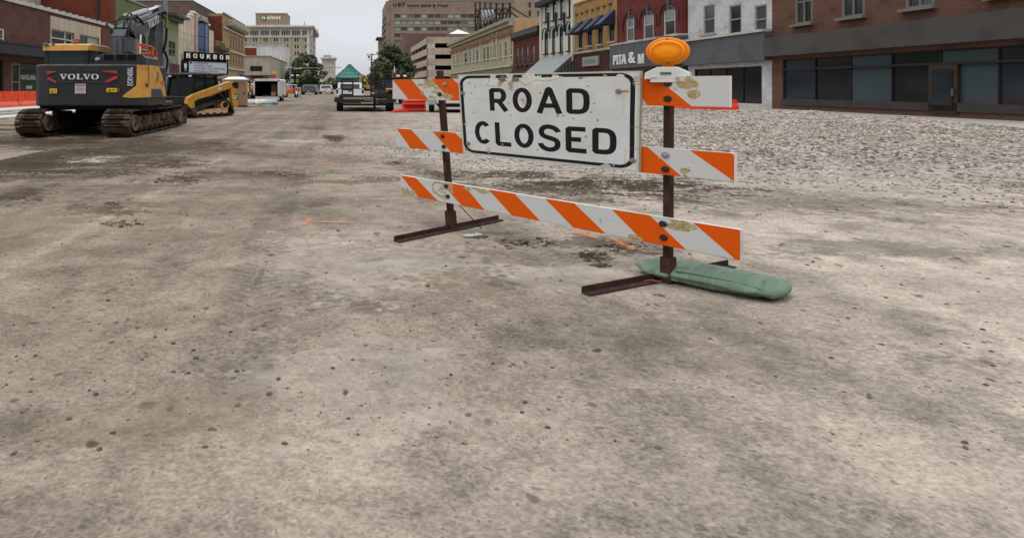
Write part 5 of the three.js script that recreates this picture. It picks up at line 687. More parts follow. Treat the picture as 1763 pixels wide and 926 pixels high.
    patch(842, 257, 5, 6, '#b5ada0', 20); patch(842, 262, 4, 3, '#a17f68'); patch(1044, 287, 9, 6, '#aaa79e', 30); patch(804, 257, 3, 4, '#8c5a44'); patch(1077, 157.5, 6, 2.2, '#b5793f'); patch(1100, 137, 3, 12, '#a89f90'); patch(1070, 138, 4, 3, '#c9c2b2');
    c.lineWidth = 5; c.strokeStyle = 'rgba(110,98,84,.8)'; const crack = (pts, lw = 4) => { c.lineWidth = lw; c.beginPath(); pts.forEach(([x, y], i) => { const p = inv(x, y); i ? c.lineTo(p[0] + 12 * (r() - 0.5), p[1] + 12 * (r() - 0.5)) : c.moveTo(...p); }); c.stroke(); };
    crack([[842, 132], [841, 142], [838, 148], [855, 149], [860, 145], [866, 139], [873, 139], [878, 148], [881, 158]], 6); crack([[893, 138], [905, 147], [914, 142], [922, 137], [940, 139], [960, 136], [974, 131]], 7); crack([[916, 150], [914, 143]], 4); crack([[1086, 218], [1102, 218.5]], 7); crack([[1085, 256], [1102, 256]], 7); crack([[1014, 250], [1021, 251]], 5); crack([[802, 170], [842, 172], [870, 173]], 2); crack([[925, 262], [941, 274]], 3); crack([[796, 227], [818, 228]], 3); crack([[845, 250], [820, 245]], 2);
    for (const [x, y] of [[808, 143], [818, 149], [812, 160], [816, 193], [879, 198], [961, 197], [1023, 178], [1018, 193], [1029, 207], [987, 204], [930, 160], [926, 258], [1009, 235], [1058, 285], [800, 214], [970, 199], [876, 177], [1012, 148], [1008, 133], [830, 240], [866, 248], [899, 222], [960, 200]]) { patch(x, y, 3.4, 2.3, 'rgba(158,148,130,.5)', 8); patch(x + 1, y + 0.6, 1.6, 1.1, 'rgba(95,85,75,.55)', 4); }
    c.fillStyle = 'rgba(170,140,95,.18)'; for (const [x, y, l] of [[1074, 162, 34], [1077, 255, 24], [812, 255, 10], [1078, 275, 14], [860, 140, 20]]) { const p = inv(x, y); c.fillRect(p[0] - 14, p[1], 28, l * 8); }
    for (let i = 0; i < 260; i++) { c.fillStyle = ['rgba(90,80,70,.5)', 'rgba(235,233,226,.7)', 'rgba(150,120,80,.45)'][Math.floor(r() * 3)]; c.beginPath(); c.ellipse(r() * W, r() * H, 1 + 6 * r() * r(), 1 + 4 * r() * r(), r() * 3, 0, 6.3); c.fill(); }
    c.strokeStyle = 'rgba(120,112,100,.22)'; c.lineWidth = 2; for (let i = 0; i < 60; i++) { const x = r() * W, y = r() * H; c.beginPath(); c.moveTo(x, y); c.lineTo(x + 60 + 200 * r(), y + 20 * (r() - 0.5)); c.stroke(); }
  }, { rough: 0.5 });
  const n = 14, pos = [], uv = []; const wob = (u, v) => 0.004 * (fbm(u * 5 + 3, v * 4 + 8, 2) - 0.5);
  for (let i = 0; i < n; i++) for (let j = 0; j < n; j++) for (const [a, b] of [[i, j + 1], [i + 1, j + 1], [i + 1, j], [i, j + 1], [i + 1, j], [i, j]]) { const p = at(a / n, b / n); pos.push(p[0], p[1], zo + wob(a / n, b / n)); uv.push(a / n, 1 - b / n); }
  const g = new THREE.BufferGeometry(); g.setAttribute('position', new THREE.Float32BufferAttribute(pos, 3)); g.setAttribute('uv', new THREE.Float32BufferAttribute(uv, 2)); g.computeVertexNormals();
  const sh = ext([TL, TR, BRc, BL].map((p) => [p[0], p[1]]), 0.013, 0.001); sh.translate(0, 0, zo - 0.018);
  const pl = mesh('panel', [sh], mat(0xb3a892, { tex: 'stucco', size: 1 }), t); mesh('sign_face', [g], m, pl, { uv: true, label: 'white face with black letters and border' });
  for (const [x, y] of [[796.5, 160], [806, 246.5], [1065, 157], [1089.5, 276]]) { const p = onRail(x, y, zo + 0.005); mesh('bolt', [cyl(0.017, 0.018, 0.005, p[0], p[1], p[2], 'z', 18), cyl(0.008, 0.009, 0.012, p[0], p[1], p[2] + 0.004, 'z', 6)], mat(0x86847f, { rough: 0.5, metal: 0.5 }), t); }
}
// ---------- the amber warning lamp ----------
{
  const p = onRail(1150.5, 132, 0.0), c = onRail(1149.5, 87.5, 0.0), wp = [BR[0] + BU[0] * p[0], 0, BR[1] + BU[1] * p[0]], t = thing('warning_lamp', 'round amber warning lamp on a white battery case atop the right post', 'lamp', wp, -0.56); p[0] = 0; c[0] = 0;
  const w = 0.098, y0 = p[1] - 0.012, hC = 0.075;
  mesh('battery_case', [tf(ext([[-w * 0.98, 0], [w * 0.98, 0], [w * 0.96, 0.034], [w * 0.86, 0.044], [w * 0.42, hC], [-w * 0.42, hC], [-w * 0.86, 0.044], [-w * 0.96, 0.034]], 0.07, 0.006), p[0], y0, -0.045)], mat(0xd8d6d0, { rough: 0.45, tex: 'paint' }), t);
  mesh('case_foot', [box(w * 1.5, 0.03, 0.012, p[0], y0 - 0.012, 0.024)], mat(0xcdcac3, { rough: 0.5 }), t);
  mesh('switch_plate', [rbox(0.05, 0.016, 0.006, p[0] - 0.004, y0 + 0.036, 0.034, 0.003)], mat(0x55585c, { rough: 0.5 }), t);
  for (const s of [-1, 1]) mesh('case_latch', [rbox(0.03, 0.014, 0.004, p[0] + s * 0.06, y0 + 0.01, 0.033, 0.002)], mat(0xc2bfb8, { rough: 0.5 }), t);
  const amber = new THREE.MeshPhysicalMaterial({ color: new THREE.Color().setRGB(0.72, 0.195, 0.0015), roughness: 0.35, specularIntensity: 0.35 }), amber2 = new THREE.MeshPhysicalMaterial({ color: new THREE.Color().setRGB(0.86, 0.28, 0.003), roughness: 0.3, specularIntensity: 0.4 });
  const R = 0.099, cy = c[1] - 0.004, L = (pts, x = c[0]) => tf(new THREE.LatheGeometry(pts.map(([a, b]) => new THREE.Vector2(a, b)), 40), x, cy, 0, Math.PI / 2);
  const housing = mesh('lamp_body', [L([[0, -0.045], [R * 0.6, -0.042], [R * 0.95, -0.02], [R, -0.008], [R, 0.01], [R * 0.93, 0.018], [R * 0.82, 0.019], [0, 0.019]])], amber, t);
  mesh('lens', [L([[R * 0.80, 0.018], [R * 0.79, 0.027], [R * 0.6, 0.036], [R * 0.3, 0.041], [0, 0.043]])], amber2, housing);
  const rb = []; for (let i = -13; i <= 13; i++) { const x = i * R * 0.052, h = Math.sqrt(Math.max(0, (R * 0.72) ** 2 - x * x)); const b = box(0.0022, h * 2, 0.004, c[0] + x, cy, 0.036 - 0.6 * x * x * 1.6 + 0.002); rb.push(b); } mesh('lens_rib', rb, amber, housing);
  mesh('lens_screw', [cyl(0.004, 0.004, 0.006, c[0], cy + R * 0.88, 0.02, 'z', 8), cyl(0.005, 0.005, 0.006, c[0] + 0.004, cy - R * 0.86, 0.02, 'z', 8)], mat(0x6b2c14, { rough: 0.6 }), housing);
  mesh('stem', [box(0.05, cy - R * 0.9 - y0 - hC + 0.02, 0.035, c[0], (cy - R * 0.9 + y0 + hC) / 2, -0.01)], amber, t);
}
// ---------- the sandbag over the right foot ----------
{
  const t = thing('sandbag', 'green woven sandbag lying across the foot of the right post', 'sandbag', [1.76, 0, -3.5], BROT + 0.12);
  const g = new THREE.SphereGeometry(1, 90, 56), p = g.attributes.position, v = new THREE.Vector3();
  for (let i = 0; i < p.count; i++) { v.fromBufferAttribute(p, i); const sx = Math.sign(v.x) * Math.pow(Math.abs(v.x), 0.6), q = Math.sqrt(Math.max(0, 1 - v.x ** 6)); const len = Math.hypot(v.y, v.z) || 1, yy = v.y / len * Math.min(1, len * 1.7), zz = v.z / len * Math.min(1, len * 1.7); const fold = Math.abs(Math.sin(v.x * 5.5 + 3 * fbm(v.x * 3 + 2, v.z * 4, 2) + v.z * 2.2)), n = 1 + 0.34 * (fbm(v.x * 2.4 + 5, v.z * 2.4 + v.y * 1.5 + 9, 4) - 0.5) - 0.10 * Math.pow(1 - fold, 4); p.setXYZ(i, sx * 0.33, Math.max(0.002, 0.064 + yy * 0.072 * n * (1 - 0.25 * Math.abs(v.x))), zz * 0.135 * n); }
  g.computeVertexNormals(); const weave = mat(0x758a76, { tex: 'stucco', size: 0.6 }).clone(); weave.bumpMap = greyTexture(128, (u, w) => 0.5 + 0.25 * Math.sin(u * 201) * Math.sign(Math.sin(w * 100.5)) + 0.25 * Math.sin(w * 201)); weave.bumpMap.repeat.set(12, 12); weave.bumpScale = 0.0012; mesh('bag', [g], weave, t);
  mesh('tied_end', [tf(new THREE.ConeGeometry(0.05, 0.10, 12), -0.355, 0.05, 0.0, 0, 0, 1.2)], mat(0x758a76, { tex: 'paint', size: 0.5, rough: 0.85 }), t);
  mesh('seam', [pipe([[-0.3, 0.075, 0.11], [-0.1, 0.1, 0.118], [0.12, 0.1, 0.118], [0.3, 0.075, 0.11]], 0.003, 30, 5)], mat(0x3e5643, { rough: 0.9 }), t);
  const cr = thing('wire_twist', 'orange wire twist on the ground beside the right post socket', 'wire', [G(1124, 489)[0], 0.02, G(1124, 489)[1]]); mesh('wire', [pipe([[-0.04, 0, 0], [-0.01, 0.014, 0.012], [0.02, 0.004, 0.02], [0.045, 0.002, 0.0]], 0.004, 24, 6)], mat(0x9a4a25, { rough: 0.7 }), cr);
  const [X2, Z2] = G(814, 408), l = thing('crushed_bottle', 'crushed pale plastic bottle on the concrete beside the left foot', 'litter', [X2, 0.006, Z2], 0.4);
  const b = new THREE.CapsuleGeometry(0.022, 0.09, 8, 20).rotateZ(Math.PI / 2), bp = b.attributes.position; for (let i = 0; i < bp.count; i++) { const x = bp.getX(i), y = bp.getY(i), z = bp.getZ(i), n = fbm(x * 50 + 3, z * 50 + 7, 2); bp.setXYZ(i, x, Math.max(0, 0.012 + y * (0.35 + 0.5 * n)), z * (1.1 + 0.5 * n)); } b.computeVertexNormals(); mesh('bottle', [b], new THREE.MeshPhysicalMaterial({ color: 0xb9c2bc, roughness: 0.25, transmission: 0.45, thickness: 0.004 }), l); mesh('torn_flap', [tf(new THREE.PlaneGeometry(0.05, 0.03, 3, 2), 0.045, 0.02, -0.01, -1.1, 0.5)], mat(0x9da49d, { rough: 0.4 }), l);
  const [X3, Z3] = G(737, 494); single('stone', [pebble(77, 1).scale(0.014, 0.014 / S, 0.014).translate(0, 0.008, 0)], mat(0x9a8665, { tex: 'stucco', size: 0.2 }), 'small tan stone on the concrete at the bottom of the photograph', 'stone', { at: [X3, 0.003, Z3] });
}

// ---------- tracked excavator ----------
const dgrey = mat(0x333333, { tex: 'paint', rough: 0.6 }), dgrey2 = mat(0x3e3f40, { tex: 'paint', rough: 0.6 }), exYel = mat(0xcf9a4a, { tex: 'paint', rough: 0.5, coat: 0.2 }), ltYel = mat(0xba8836, { tex: 'paint', rough: 0.5, coat: 0.2 }), railOr = mat(0xc9552c, { rough: 0.6 }), chrome = mat(0xb9bcbf, { rough: 0.25, metal: 0.8 });
function track(parent, name, prof, w, xc, shoes, shoeMat, opt = {}) {    // endless chain of shoes round a side outline [z, y]
  const tr = new THREE.Group(); tr.name = name; parent.add(tr);
  const cv = new THREE.CatmullRomCurve3(prof.map(([z, y]) => new THREE.Vector3(0, y, z)), true, 'catmullrom', 0.35), L = cv.getLength();
  const r = rng(xc * 100 + 999);
  for (let i = 0; i < shoes; i++) {
    const u = i / shoes, p = cv.getPointAt(u), q = cv.getTangentAt(u), n = new THREE.Vector3(0, q.z, -q.y); if (opt.flip) n.negate();
    const M = new THREE.Matrix4().makeBasis(new THREE.Vector3(1, 0, 0), n, new THREE.Vector3(1, 0, 0).cross(n)).setPosition(xc, p.y, p.z), pitch = L / shoes;
    const g = [new THREE.BoxGeometry(w, 0.035, pitch * 0.9).applyMatrix4(M), new THREE.BoxGeometry(w * 0.98, 0.04, 0.022).translate(0, 0.034, pitch * 0.3).applyMatrix4(M), new THREE.BoxGeometry(w * 0.98, 0.028, 0.018).translate(0, 0.028, -pitch * 0.12).applyMatrix4(M)];
    mesh('track_shoe', g, r() < 0.6 ? shoeMat : (opt.alt ?? shoeMat), tr);
  }
  return [tr, cv];
}
{
  const X0 = -5.08, Z0 = -16, t = thing('excavator', 'large dark grey and yellow tracked excavator with its boom raised, parked at left', 'excavator', [X0, 0, Z0]);
  const lx = (X) => X - X0, lz = (d) => -d - Z0, E = (x, y, d) => [pX(x, d) - X0, pY(y, d), lz(d)];
  const under = mat(0xd2c4b0, { tex: 'mud' }), hub = mat(0xf0e2cc, { tex: 'mud' });
  // tracks
  for (const [a, b] of [[-4.65, -4.12], [-6.28, -5.8]]) {
    const xc = lx((a + b) / 2), w = b - a, zr = 13.62, zf = 18.15; const P = []; const r = 0.40;
    const arc = (zc, yc, a0, a1, n) => { for (let k = 0; k <= n; k++) { const th = lerp(a0, a1, k / n); P.push([lz(zc) + Math.cos(th) * r * 0.92, yc + Math.sin(th) * r * 0.86]); } };
    arc(zr + r, 0.40, -Math.PI / 2, Math.PI / 2, 6); P.push([lz(15.2), 0.735], [lz(16.6), 0.72]); arc(zf - r, 0.40, Math.PI / 2, Math.PI * 1.5, 6); P.push([lz(16.6), 0.055], [lz(15.2), 0.055]);
    const [tr] = track(t, 'track', P, w, xc, 52, mat(0xd8d0c6, { tex: 'mud' }), { alt: mat(0xb4aca2, { tex: 'mud' }), flip: true });
    mesh('track_frame', [rbox(w * 0.62, 0.26, 3.0, xc, 0.43, lz(15.9), 0.04), rbox(w * 0.9, 0.22, 0.7, xc, 0.46, lz(16.6), 0.03), box(w * 0.7, 0.12, 2.9, xc, 0.26, lz(15.9))], under, tr);
    for (const zc of [zr + r, zf - r]) mesh('idler', [cyl(0.29, 0.29, w * 0.55, xc, 0.40, lz(zc), 'x', 24), cyl(0.20, 0.23, w + 0.02, xc, 0.40, lz(zc), 'x', 20)], hub, tr);
    for (let k = 0; k < 8; k++) mesh('roller', [cyl(0.10, 0.10, w * 0.86, xc, 0.17, lz(14.5 + k * 0.4), 'x', 12), cyl(0.05, 0.05, w * 0.94, xc, 0.17, lz(14.5 + k * 0.4), 'x', 8)], C.mudDark, tr);
    for (let k = 0; k < 2; k++) mesh('carrier_roller', [cyl(0.07, 0.07, w * 0.8, xc, 0.62, lz(15.3 + k * 1.3), 'x', 12)], C.mudDark, tr);
  }
  mesh('car_body', [rbox(1.3, 0.35, 1.7, 0.0, 0.52, 0, 0.06), cyl(0.55, 0.6, 0.32, 0, 0.78, 0, 'y', 28)], mat(0x4e4843, { tex: 'mud' }), t);
  mesh('dozer_blade', [sideX([[0, 0.02], [-0.1, 0.3], [0, 0.62], [0.09, 0.62], [0.0, 0.3], [0.1, 0.02]].map(([z, y]) => [z + lz(19.0), y]), 1.9, lx(-5.2)), rbox(0.14, 0.6, 0.4, lx(-4.32), 0.34, lz(18.75), 0.02)], mat(0xa3947f, { tex: 'mud' }), t);
  // upper body
  const path = [[-6.15, 16.7], [-6.15, 14.5], [-6.10, 14.28], [-5.98, 14.12], [-5.78, 14.03], [-5.08, 13.99], [-4.40, 14.03], [-4.22, 14.10], [-4.09, 14.24], [-4.04, 14.45], [-4.02, 15.75], [-4.12, 15.95], [-4.6, 16.6]];
  const outline = path.map(([X, d]) => [lx(X), lz(d)]);
  mesh('counterweight', [plan(outline, 0.86, 2.06, 0.05)], dgrey, t);
  const inset = path.map(([X, d]) => [lx(-5.08 + (X + 5.08) * 0.965), lz(14.0 + (d - 14.0) * 0.98 + 0.045)]); mesh('lower_skirt', [plan(inset, 0.78, 0.9, 0.03)], mat(0x45474a, { tex: 'mud' }), t);
  mesh('turntable_deck', [rbox(1.9, 0.16, 2.6, 0, 0.86, 0.2, 0.04)], mat(0x2f2d2b, { tex: 'paint' }), t);
  // sheets that follow the outline, given by photo columns
  const fine = []; const crv = new THREE.CatmullRomCurve3(path.map(([X, d]) => new THREE.Vector3(X, 0, d)), false, 'centripetal'); for (let i = 0; i <= 400; i++) { const p = crv.getPoint(i / 400), q = crv.getTangent(i / 400); const nn = new THREE.Vector2(-q.z, q.x).normalize(); fine.push({ X: p.x, d: p.z, nx: nn.x, nd: nn.y, px: 600 + p.x * F / p.z }); }
  const cen = [-5.08, 15.4]; for (const p of fine) { if ((p.X - cen[0]) * p.nx + (p.d - cen[1]) * p.nd < 0) { p.nx *= -1; p.nd *= -1; } }
  const pw = (pts, x) => { if (x <= pts[0][0]) return pts[0][1]; for (let i = 0; i + 1 < pts.length; i++) if (x <= pts[i + 1][0]) return lerp(pts[i][1], pts[i + 1][1], (x - pts[i][0]) / (pts[i + 1][0] - pts[i][0])); return pts[pts.length - 1][1]; };
  function sheet(x0, x1, top, bot, out) {
    const cols = fine.filter((p) => p.d < 16.3 && p.X > -5.9 && p.px >= x0 - 0.8 && p.px <= x1 + 0.8), pos = [];
    const q = cols.map((p) => { const X = p.X + p.nx * (0.042 + out), d = p.d + p.nd * (0.042 + out); return [X - X0, pY(pw(top, p.px), p.d), pY(pw(bot, p.px), p.d), lz(d)]; });
    for (let i = 0; i + 1 < q.length; i++) { const [a, b] = [q[i], q[i + 1]]; pos.push(a[0], a[2], a[3], b[0], b[2], b[3], b[0], b[1], b[3], a[0], a[2], a[3], b[0], b[1], b[3], a[0], a[1], a[3]); }
    const g = new THREE.BufferGeometry(); g.setAttribute('position', new THREE.Float32BufferAttribute(pos, 3)); g.setAttribute('uv', new THREE.Float32BufferAttribute(new Float32Array(pos.length / 3 * 2), 2)); g.computeVertexNormals(); return g;
  }
  const yl = mesh('side_panel', [sheet(212, 282, [[212, 164], [232, 147], [232.4, 112], [258, 112.5], [268, 114.5], [274, 128], [280, 156], [281, 164]], [[212, 167], [222, 168.5], [281, 166]], 0.012)], exYel, t, { label: 'yellow engine side panel' });
  mesh('name_plate', [sheet(255.5, 275.5, [[255, 153], [272, 153], [275.5, 164]], [[255, 167], [276, 165.5]], 0.018)], mat(0x3c4254, { rough: 0.6 }), yl);
  mesh('door_vent', [sheet(264.5, 268.5, [[264, 124], [268, 124.5]], [[264, 140], [268, 141]], 0.017)], mat(0x8a6a2c, { rough: 0.7 }), yl);
  mesh('door_latch', [sheet(246, 252, [[246, 141], [252, 141.5]], [[246, 150], [252, 151]], 0.017)], mat(0xa87a33, { rough: 0.7 }), yl); mesh('latch_hole', [sheet(246.5, 248.5, [[246, 144]], [[246, 149]], 0.021)], mat(0x3a2a18, { rough: 0.9 }), yl);
  for (const y of [125.5, 130.5]) mesh('warning_label', [sheet(258.5, 262.5, [[258, y]], [[258, y + 3.6]], 0.017)], mat(0xa9aaa6, { rough: 0.6 }), yl);
  mesh('door_gap', [sheet(250.2, 250.9, [[250, 113]], [[250, 141]], 0.016)], mat(0x80601f, { rough: 0.9 }), yl);
  mesh('warning_label', [sheet(272, 277.5, [[272, 139], [277, 140]], [[272, 145], [277, 146]], 0.017)], mat(0xb05a48, { rough: 0.6 }), yl);
  mesh('panel_gap', [sheet(208.6, 209.7, [[208, 112]], [[208, 182]], 0.006)], mat(0x131415, { rough: 0.9 }), t);
  const rear = lz(13.93);
  const flat = (pts, y, out = 0) => tf(ext(pts.map(([x, yy]) => [pX(x, 13.94) - X0, pY(yy, 13.94)]), 0.006), 0, 0, rear - 0.006 + out);
  const redR = mat(0xa5141c, { rough: 0.35, coat: 0.5 });
  for (const p of [[[80, 122], [99, 122.5], [88, 126], [80.5, 128]], [[80, 135.5], [84, 132], [97, 140.5], [94.5, 143]], [[176, 122], [201, 121.5], [201.5, 127], [197, 126], [177, 123.5]], [[202, 131], [202, 135], [184.5, 142], [180, 140.5], [196, 131]]]) mesh('red_reflector', [flat(p)], redR, t);
  mesh('rear_recess_edge', [flat([[98, 140.3], [180, 140.3], [183, 142], [95, 142]], 0, -0.001), flat([[99, 121.6], [176, 121.6], [176, 122.4], [99, 122.4]], 0, -0.001)], dgrey2, t);
  mesh('maker_lettering', [tf(text('VOLVO', 'serif_bold', 0.155, 0.012, 0.75), pX(136, 13.94) - X0, pY(132, 13.94), rear - 0.006)], mat(0xc9cac9, { rough: 0.4 }), t);
  const dl = canvasMat(128, 200, (c) => { c.fillStyle = '#c9c7c2'; c.fillRect(0, 0, 128, 200); c.fillStyle = '#7e2f2c'; c.fillRect(8, 8, 112, 46); c.fillRect(8, 106, 112, 36); c.fillStyle = '#d8d5d0'; c.font = 'bold 26px sans-serif'; c.textAlign = 'center'; c.fillText('DANGER', 64, 40); c.fillText('DANGER', 64, 134); c.fillStyle = '#333'; for (const y of [66, 80, 94, 156, 172, 186]) c.fillRect(14, y, 100, 6); });
  const wl = canvasMat(128, 64, (c) => { c.fillStyle = '#c9a92c'; c.fillRect(0, 0, 128, 64); c.fillStyle = '#3b3320'; c.beginPath(); c.moveTo(20, 52); c.lineTo(40, 14); c.lineTo(60, 52); c.fill(); c.fillRect(68, 16, 44, 6); c.fillRect(68, 30, 44, 6); c.fillRect(68, 44, 30, 6); });
  const lab = (x0, x1, y0, y1, m) => { const a = E(x0, y0, 13.94), b = E(x1, y1, 13.94); return mesh('warning_label', [tf(new THREE.PlaneGeometry(b[0] - a[0], a[1] - b[1]), (a[0] + b[0]) / 2, (a[1] + b[1]) / 2, rear + 0.004)], m, t, { uv: true }); };
  lab(129, 147, 144, 161, dl); lab(85, 98, 152.5, 160.5, wl); lab(183, 201, 151.5, 158.5, wl);
  mesh('side_marker', [flat([[202, 152], [205, 152], [205, 158], [202, 158]])], redR, t); mesh('tail_lamp', [rbox(0.05, 0.09, 0.04, E(71, 141, 14.2)[0], E(71, 141, 14.2)[1], lz(14.15), 0.01)], mat(0xb9a26a, { rough: 0.4 }), t);
  { // model lettering turned upright on the rounded corner
    const g = text('ECR145EL', 'sans_bold', 0.10, 0.01, 0.52); g.rotateZ(Math.PI / 2); const x = 222.5, p = fine.reduce((a, b) => (b.X > -5 && Math.abs(b.px - x) < Math.abs(a.px - x) ? b : a), fine[300]); const ang = Math.atan2(p.nx, -p.nd); g.rotateY(ang); g.translate(p.X + p.nx * 0.05 - X0, pY(131.5, p.d), lz(p.d + p.nd * 0.05)); mesh('model_lettering', [g], mat(0xcfd0cf, { rough: 0.5 }), t); }
  // engine hood with slots
  const h0 = E(181, 112, 14.6), hoodTop = 2.37; mesh('engine_hood', [tf(ext([[pX(160, 14.5) - X0, 2.05], [pX(248, 14.5) - X0, 2.05], [pX(247, 14.5) - X0, 2.27], [pX(241, 14.5) - X0, hoodTop], [pX(174, 14.5) - X0, hoodTop], [pX(164, 14.5) - X0, 2.28]], 1.0, 0.02), 0, 0, lz(15.55))], dgrey, t);
  const sl = []; for (const gx of [183, 204.5, 223]) for (let k = 0; k < 4; k++) { const p = E(gx - 3.5 + k * 4.1, 98, 14.5); sl.push(box(0.022, 0.17, 0.05, p[0], p[1] + 0.0, lz(14.53))); } mesh('vent_slot', sl, mat(0x08090a, { rough: 0.9 }), t);
  const hp = E(167, 101.5, 14.45); mesh('work_lamp', [cyl(0.045, 0.05, 0.06, hp[0], hp[1], hp[2], 'z', 14)], mat(0x9b9d9c, { rough: 0.3 }), t);
  // cab
  const cb = { x0: lx(-6.22), x1: lx(-5.40), z0: lz(14.95), z1: lz(16.6), y0: 2.0, y1: 2.56 };
  const pl = []; for (const x of [cb.x0, cb.x1]) for (const z of [cb.z0, cb.z1, (cb.z0 + cb.z1) / 2]) pl.push(rbox(0.07, cb.y1 - 1.0, 0.07, x, (cb.y1 + 1.0) / 2, z, 0.015)); pl.push(box(cb.x1 - cb.x0, 0.9, 0.05, (cb.x0 + cb.x1) / 2, 1.5, cb.z0)); mesh('cab_frame', pl, dgrey, t);
  const roofPts = [[cb.z0 + 0.06, 2.54], [cb.z0 + 0.05, 2.66], [cb.z0 - 0.2, 2.71], [cb.z1 + 0.5, 2.71], [cb.z1 - 0.02, 2.60], [cb.z1 - 0.06, 2.54]]; mesh('cab_roof', [sideX(roofPts, cb.x1 - cb.x0 + 0.12, (cb.x0 + cb.x1) / 2, 0.03)], exYel, t);
  const cg = new THREE.MeshPhysicalMaterial({ color: 0x5d6c6a, roughness: 0.05, specularIntensity: 0.4, transmission: 0.8, thickness: 0 });
  mesh('rear_window', [box(cb.x1 - cb.x0 - 0.08, 0.5, 0.012, (cb.x0 + cb.x1) / 2, 2.29, cb.z0 + 0.01)], cg, t); for (const z of [(cb.z0 * 3 + cb.z1) / 4, (cb.z0 + cb.z1 * 3) / 4]) mesh('side_window', [box(0.012, 0.5, 0.72, cb.x1 + 0.01, 2.29, z)], cg, t); mesh('side_window', [box(0.012, 0.5, 1.5, cb.x0 - 0.01, 2.29, (cb.z0 + cb.z1) / 2)], cg, t); mesh('windscreen', [box(cb.x1 - cb.x0 - 0.08, 1.4, 0.012, (cb.x0 + cb.x1) / 2, 1.95, cb.z1)], cg, t);
  mesh('operator_seat', [rbox(0.45, 0.55, 0.12, (cb.x0 + cb.x1) / 2, 2.15, lz(15.5), 0.05), rbox(0.28, 0.2, 0.1, (cb.x0 + cb.x1) / 2, 2.5, lz(15.5), 0.04)], C.black, t); mesh('cab_monitor', [rbox(0.11, 0.09, 0.02, lx(-5.68), 2.45, lz(15.1), 0.01)], mat(0x5d8a7a, { rough: 0.3 }), t);
  const bp = E(130.5, 71, 15.4); mesh('beacon', [cyl(0.075, 0.09, 0.12, bp[0], 2.84, bp[2], 'y', 16)], mat(0x8a3d20, { rough: 0.3 }), t); mesh('beacon_mount', [bar([bp[0], 2.66, bp[2]], [bp[0], 2.79, bp[2]], 0.05, 8), rbox(0.30, 0.04, 0.16, bp[0] + 0.02, 2.735, bp[2], 0.015), bar([bp[0] - 0.12, 2.72, bp[2]], [bp[0] + 0.1, 2.8, bp[2]], 0.015, 6)], C.black, t);
  mesh('roof_lamp', [rbox(0.11, 0.08, 0.08, cb.x0 + 0.02, 2.7, cb.z0 + 0.1, 0.02), rbox(0.07, 0.06, 0.06, cb.x0 + 0.16, 2.71, cb.z0 + 0.08, 0.02)], mat(0x55514c, { rough: 0.4 }), t); mesh('mirror', [rbox(0.16, 0.26, 0.05, E(184, 75, 16)[0], E(184, 75, 16)[1], lz(16.9), 0.02), bar([E(184, 75, 16)[0], E(184, 75, 16)[1] - 0.1, lz(16.9)], [cb.x1, 2.4, cb.z1], 0.015, 6)], C.black, t);
  const wi = E(119, 108, 14.8); mesh('wiper_motor', [rbox(0.14, 0.06, 0.05, lx(-5.62), 2.07, lz(14.9), 0.015)], mat(0x8d918f, { rough: 0.4 }), t);
  // boom: lower part, upper part, stick; all lie in one upright plane
  const bz = (d, y) => [lz(d), y]; const xc = lx(-4.905);
  const boomG = mat(0x444648, { tex: 'paint', rough: 0.55 });
  const low = mesh('boom_base', [sideX([bz(15.4, 2.0), bz(15.4, 3.0), bz(15.6, 3.22), bz(15.95, 3.26), bz(16.2, 3.05), bz(16.2, 2.6), bz(15.95, 2.0)], 0.28, xc, 0.02), cyl(0.12, 0.12, 0.5, xc, 3.2, lz(15.8), 'x', 16)], boomG, t);
  mesh('boom_back_plate', [box(0.21, 0.9, 0.02, xc, 2.5, lz(15.355)), box(0.05, 0.7, 0.04, xc - 0.02, 2.55, lz(15.33))], mat(0x5b5e61, { tex: 'paint' }), low);
  const up = mesh('boom_arm', [sideX([bz(15.75, 3.05), bz(15.7, 3.3), bz(16.2, 3.5), bz(17.5, 3.9), bz(18.3, 4.2), bz(18.7, 4.3), bz(18.8, 4.1), bz(18.6, 3.9), bz(17.6, 3.56), bz(16.6, 3.1), bz(16.2, 2.98)], 0.28, xc, 0.02), cyl(0.11, 0.11, 0.34, xc, 4.12, lz(18.6), 'x', 16)], boomG, t);
  { const g = text('VOLVO', 'serif_bold', 0.30, 0.012, 0.98); g.rotateZ(0.36); g.rotateY(Math.PI / 2); g.translate(xc + 0.145, 3.74, lz(17.65)); mesh('maker_lettering', [g], mat(0xc2c4c4, { rough: 0.4 }), up); }
  mesh('boom_edge_strip', [beam([xc + 0.146, 3.42, lz(16.2)], [xc + 0.146, 4.05, lz(18.3)], 0.012, 0.035)], mat(0x8d9091, { rough: 0.4, metal: 0.5 }), up);
  mesh('boom_cylinder', [bar([xc, 3.78, lz(16.4)], [xc, 4.12, lz(17.55)], 0.10, 18), cyl(0.12, 0.12, 0.28, xc, 3.74, lz(16.35), 'x', 14)], mat(0x787d80, { rough: 0.4, metal: 0.3 }), up); mesh('cylinder_rod', [bar([xc, 4.1, lz(17.5)], [xc, 4.42, lz(18.6)], 0.055, 14)], chrome, up);
  for (const s of [-1, 1]) { const lc = mesh('lift_cylinder', [bar([xc + s * 0.2, 2.0, lz(16.25)], [xc + s * 0.2, 2.4, lz(16.3)], 0.07, 14)], dgrey, t); mesh('cylinder_rod', [bar([xc + s * 0.2, 2.35, lz(16.3)], [xc + s * 0.18, 3.15, lz(16.45)], 0.035, 10)], chrome, lc); }
  const st = mesh('stick', [sideX([bz(18.4, 4.36), bz(18.7, 4.5), bz(18.85, 4.1), bz(18.8, 2.2), bz(18.6, 1.2), bz(18.4, 1.2), bz(18.1, 2.4), bz(18.05, 3.3), bz(18.25, 3.7), bz(18.45, 4.0)], 0.18, xc, 0.02)], boomG, t);
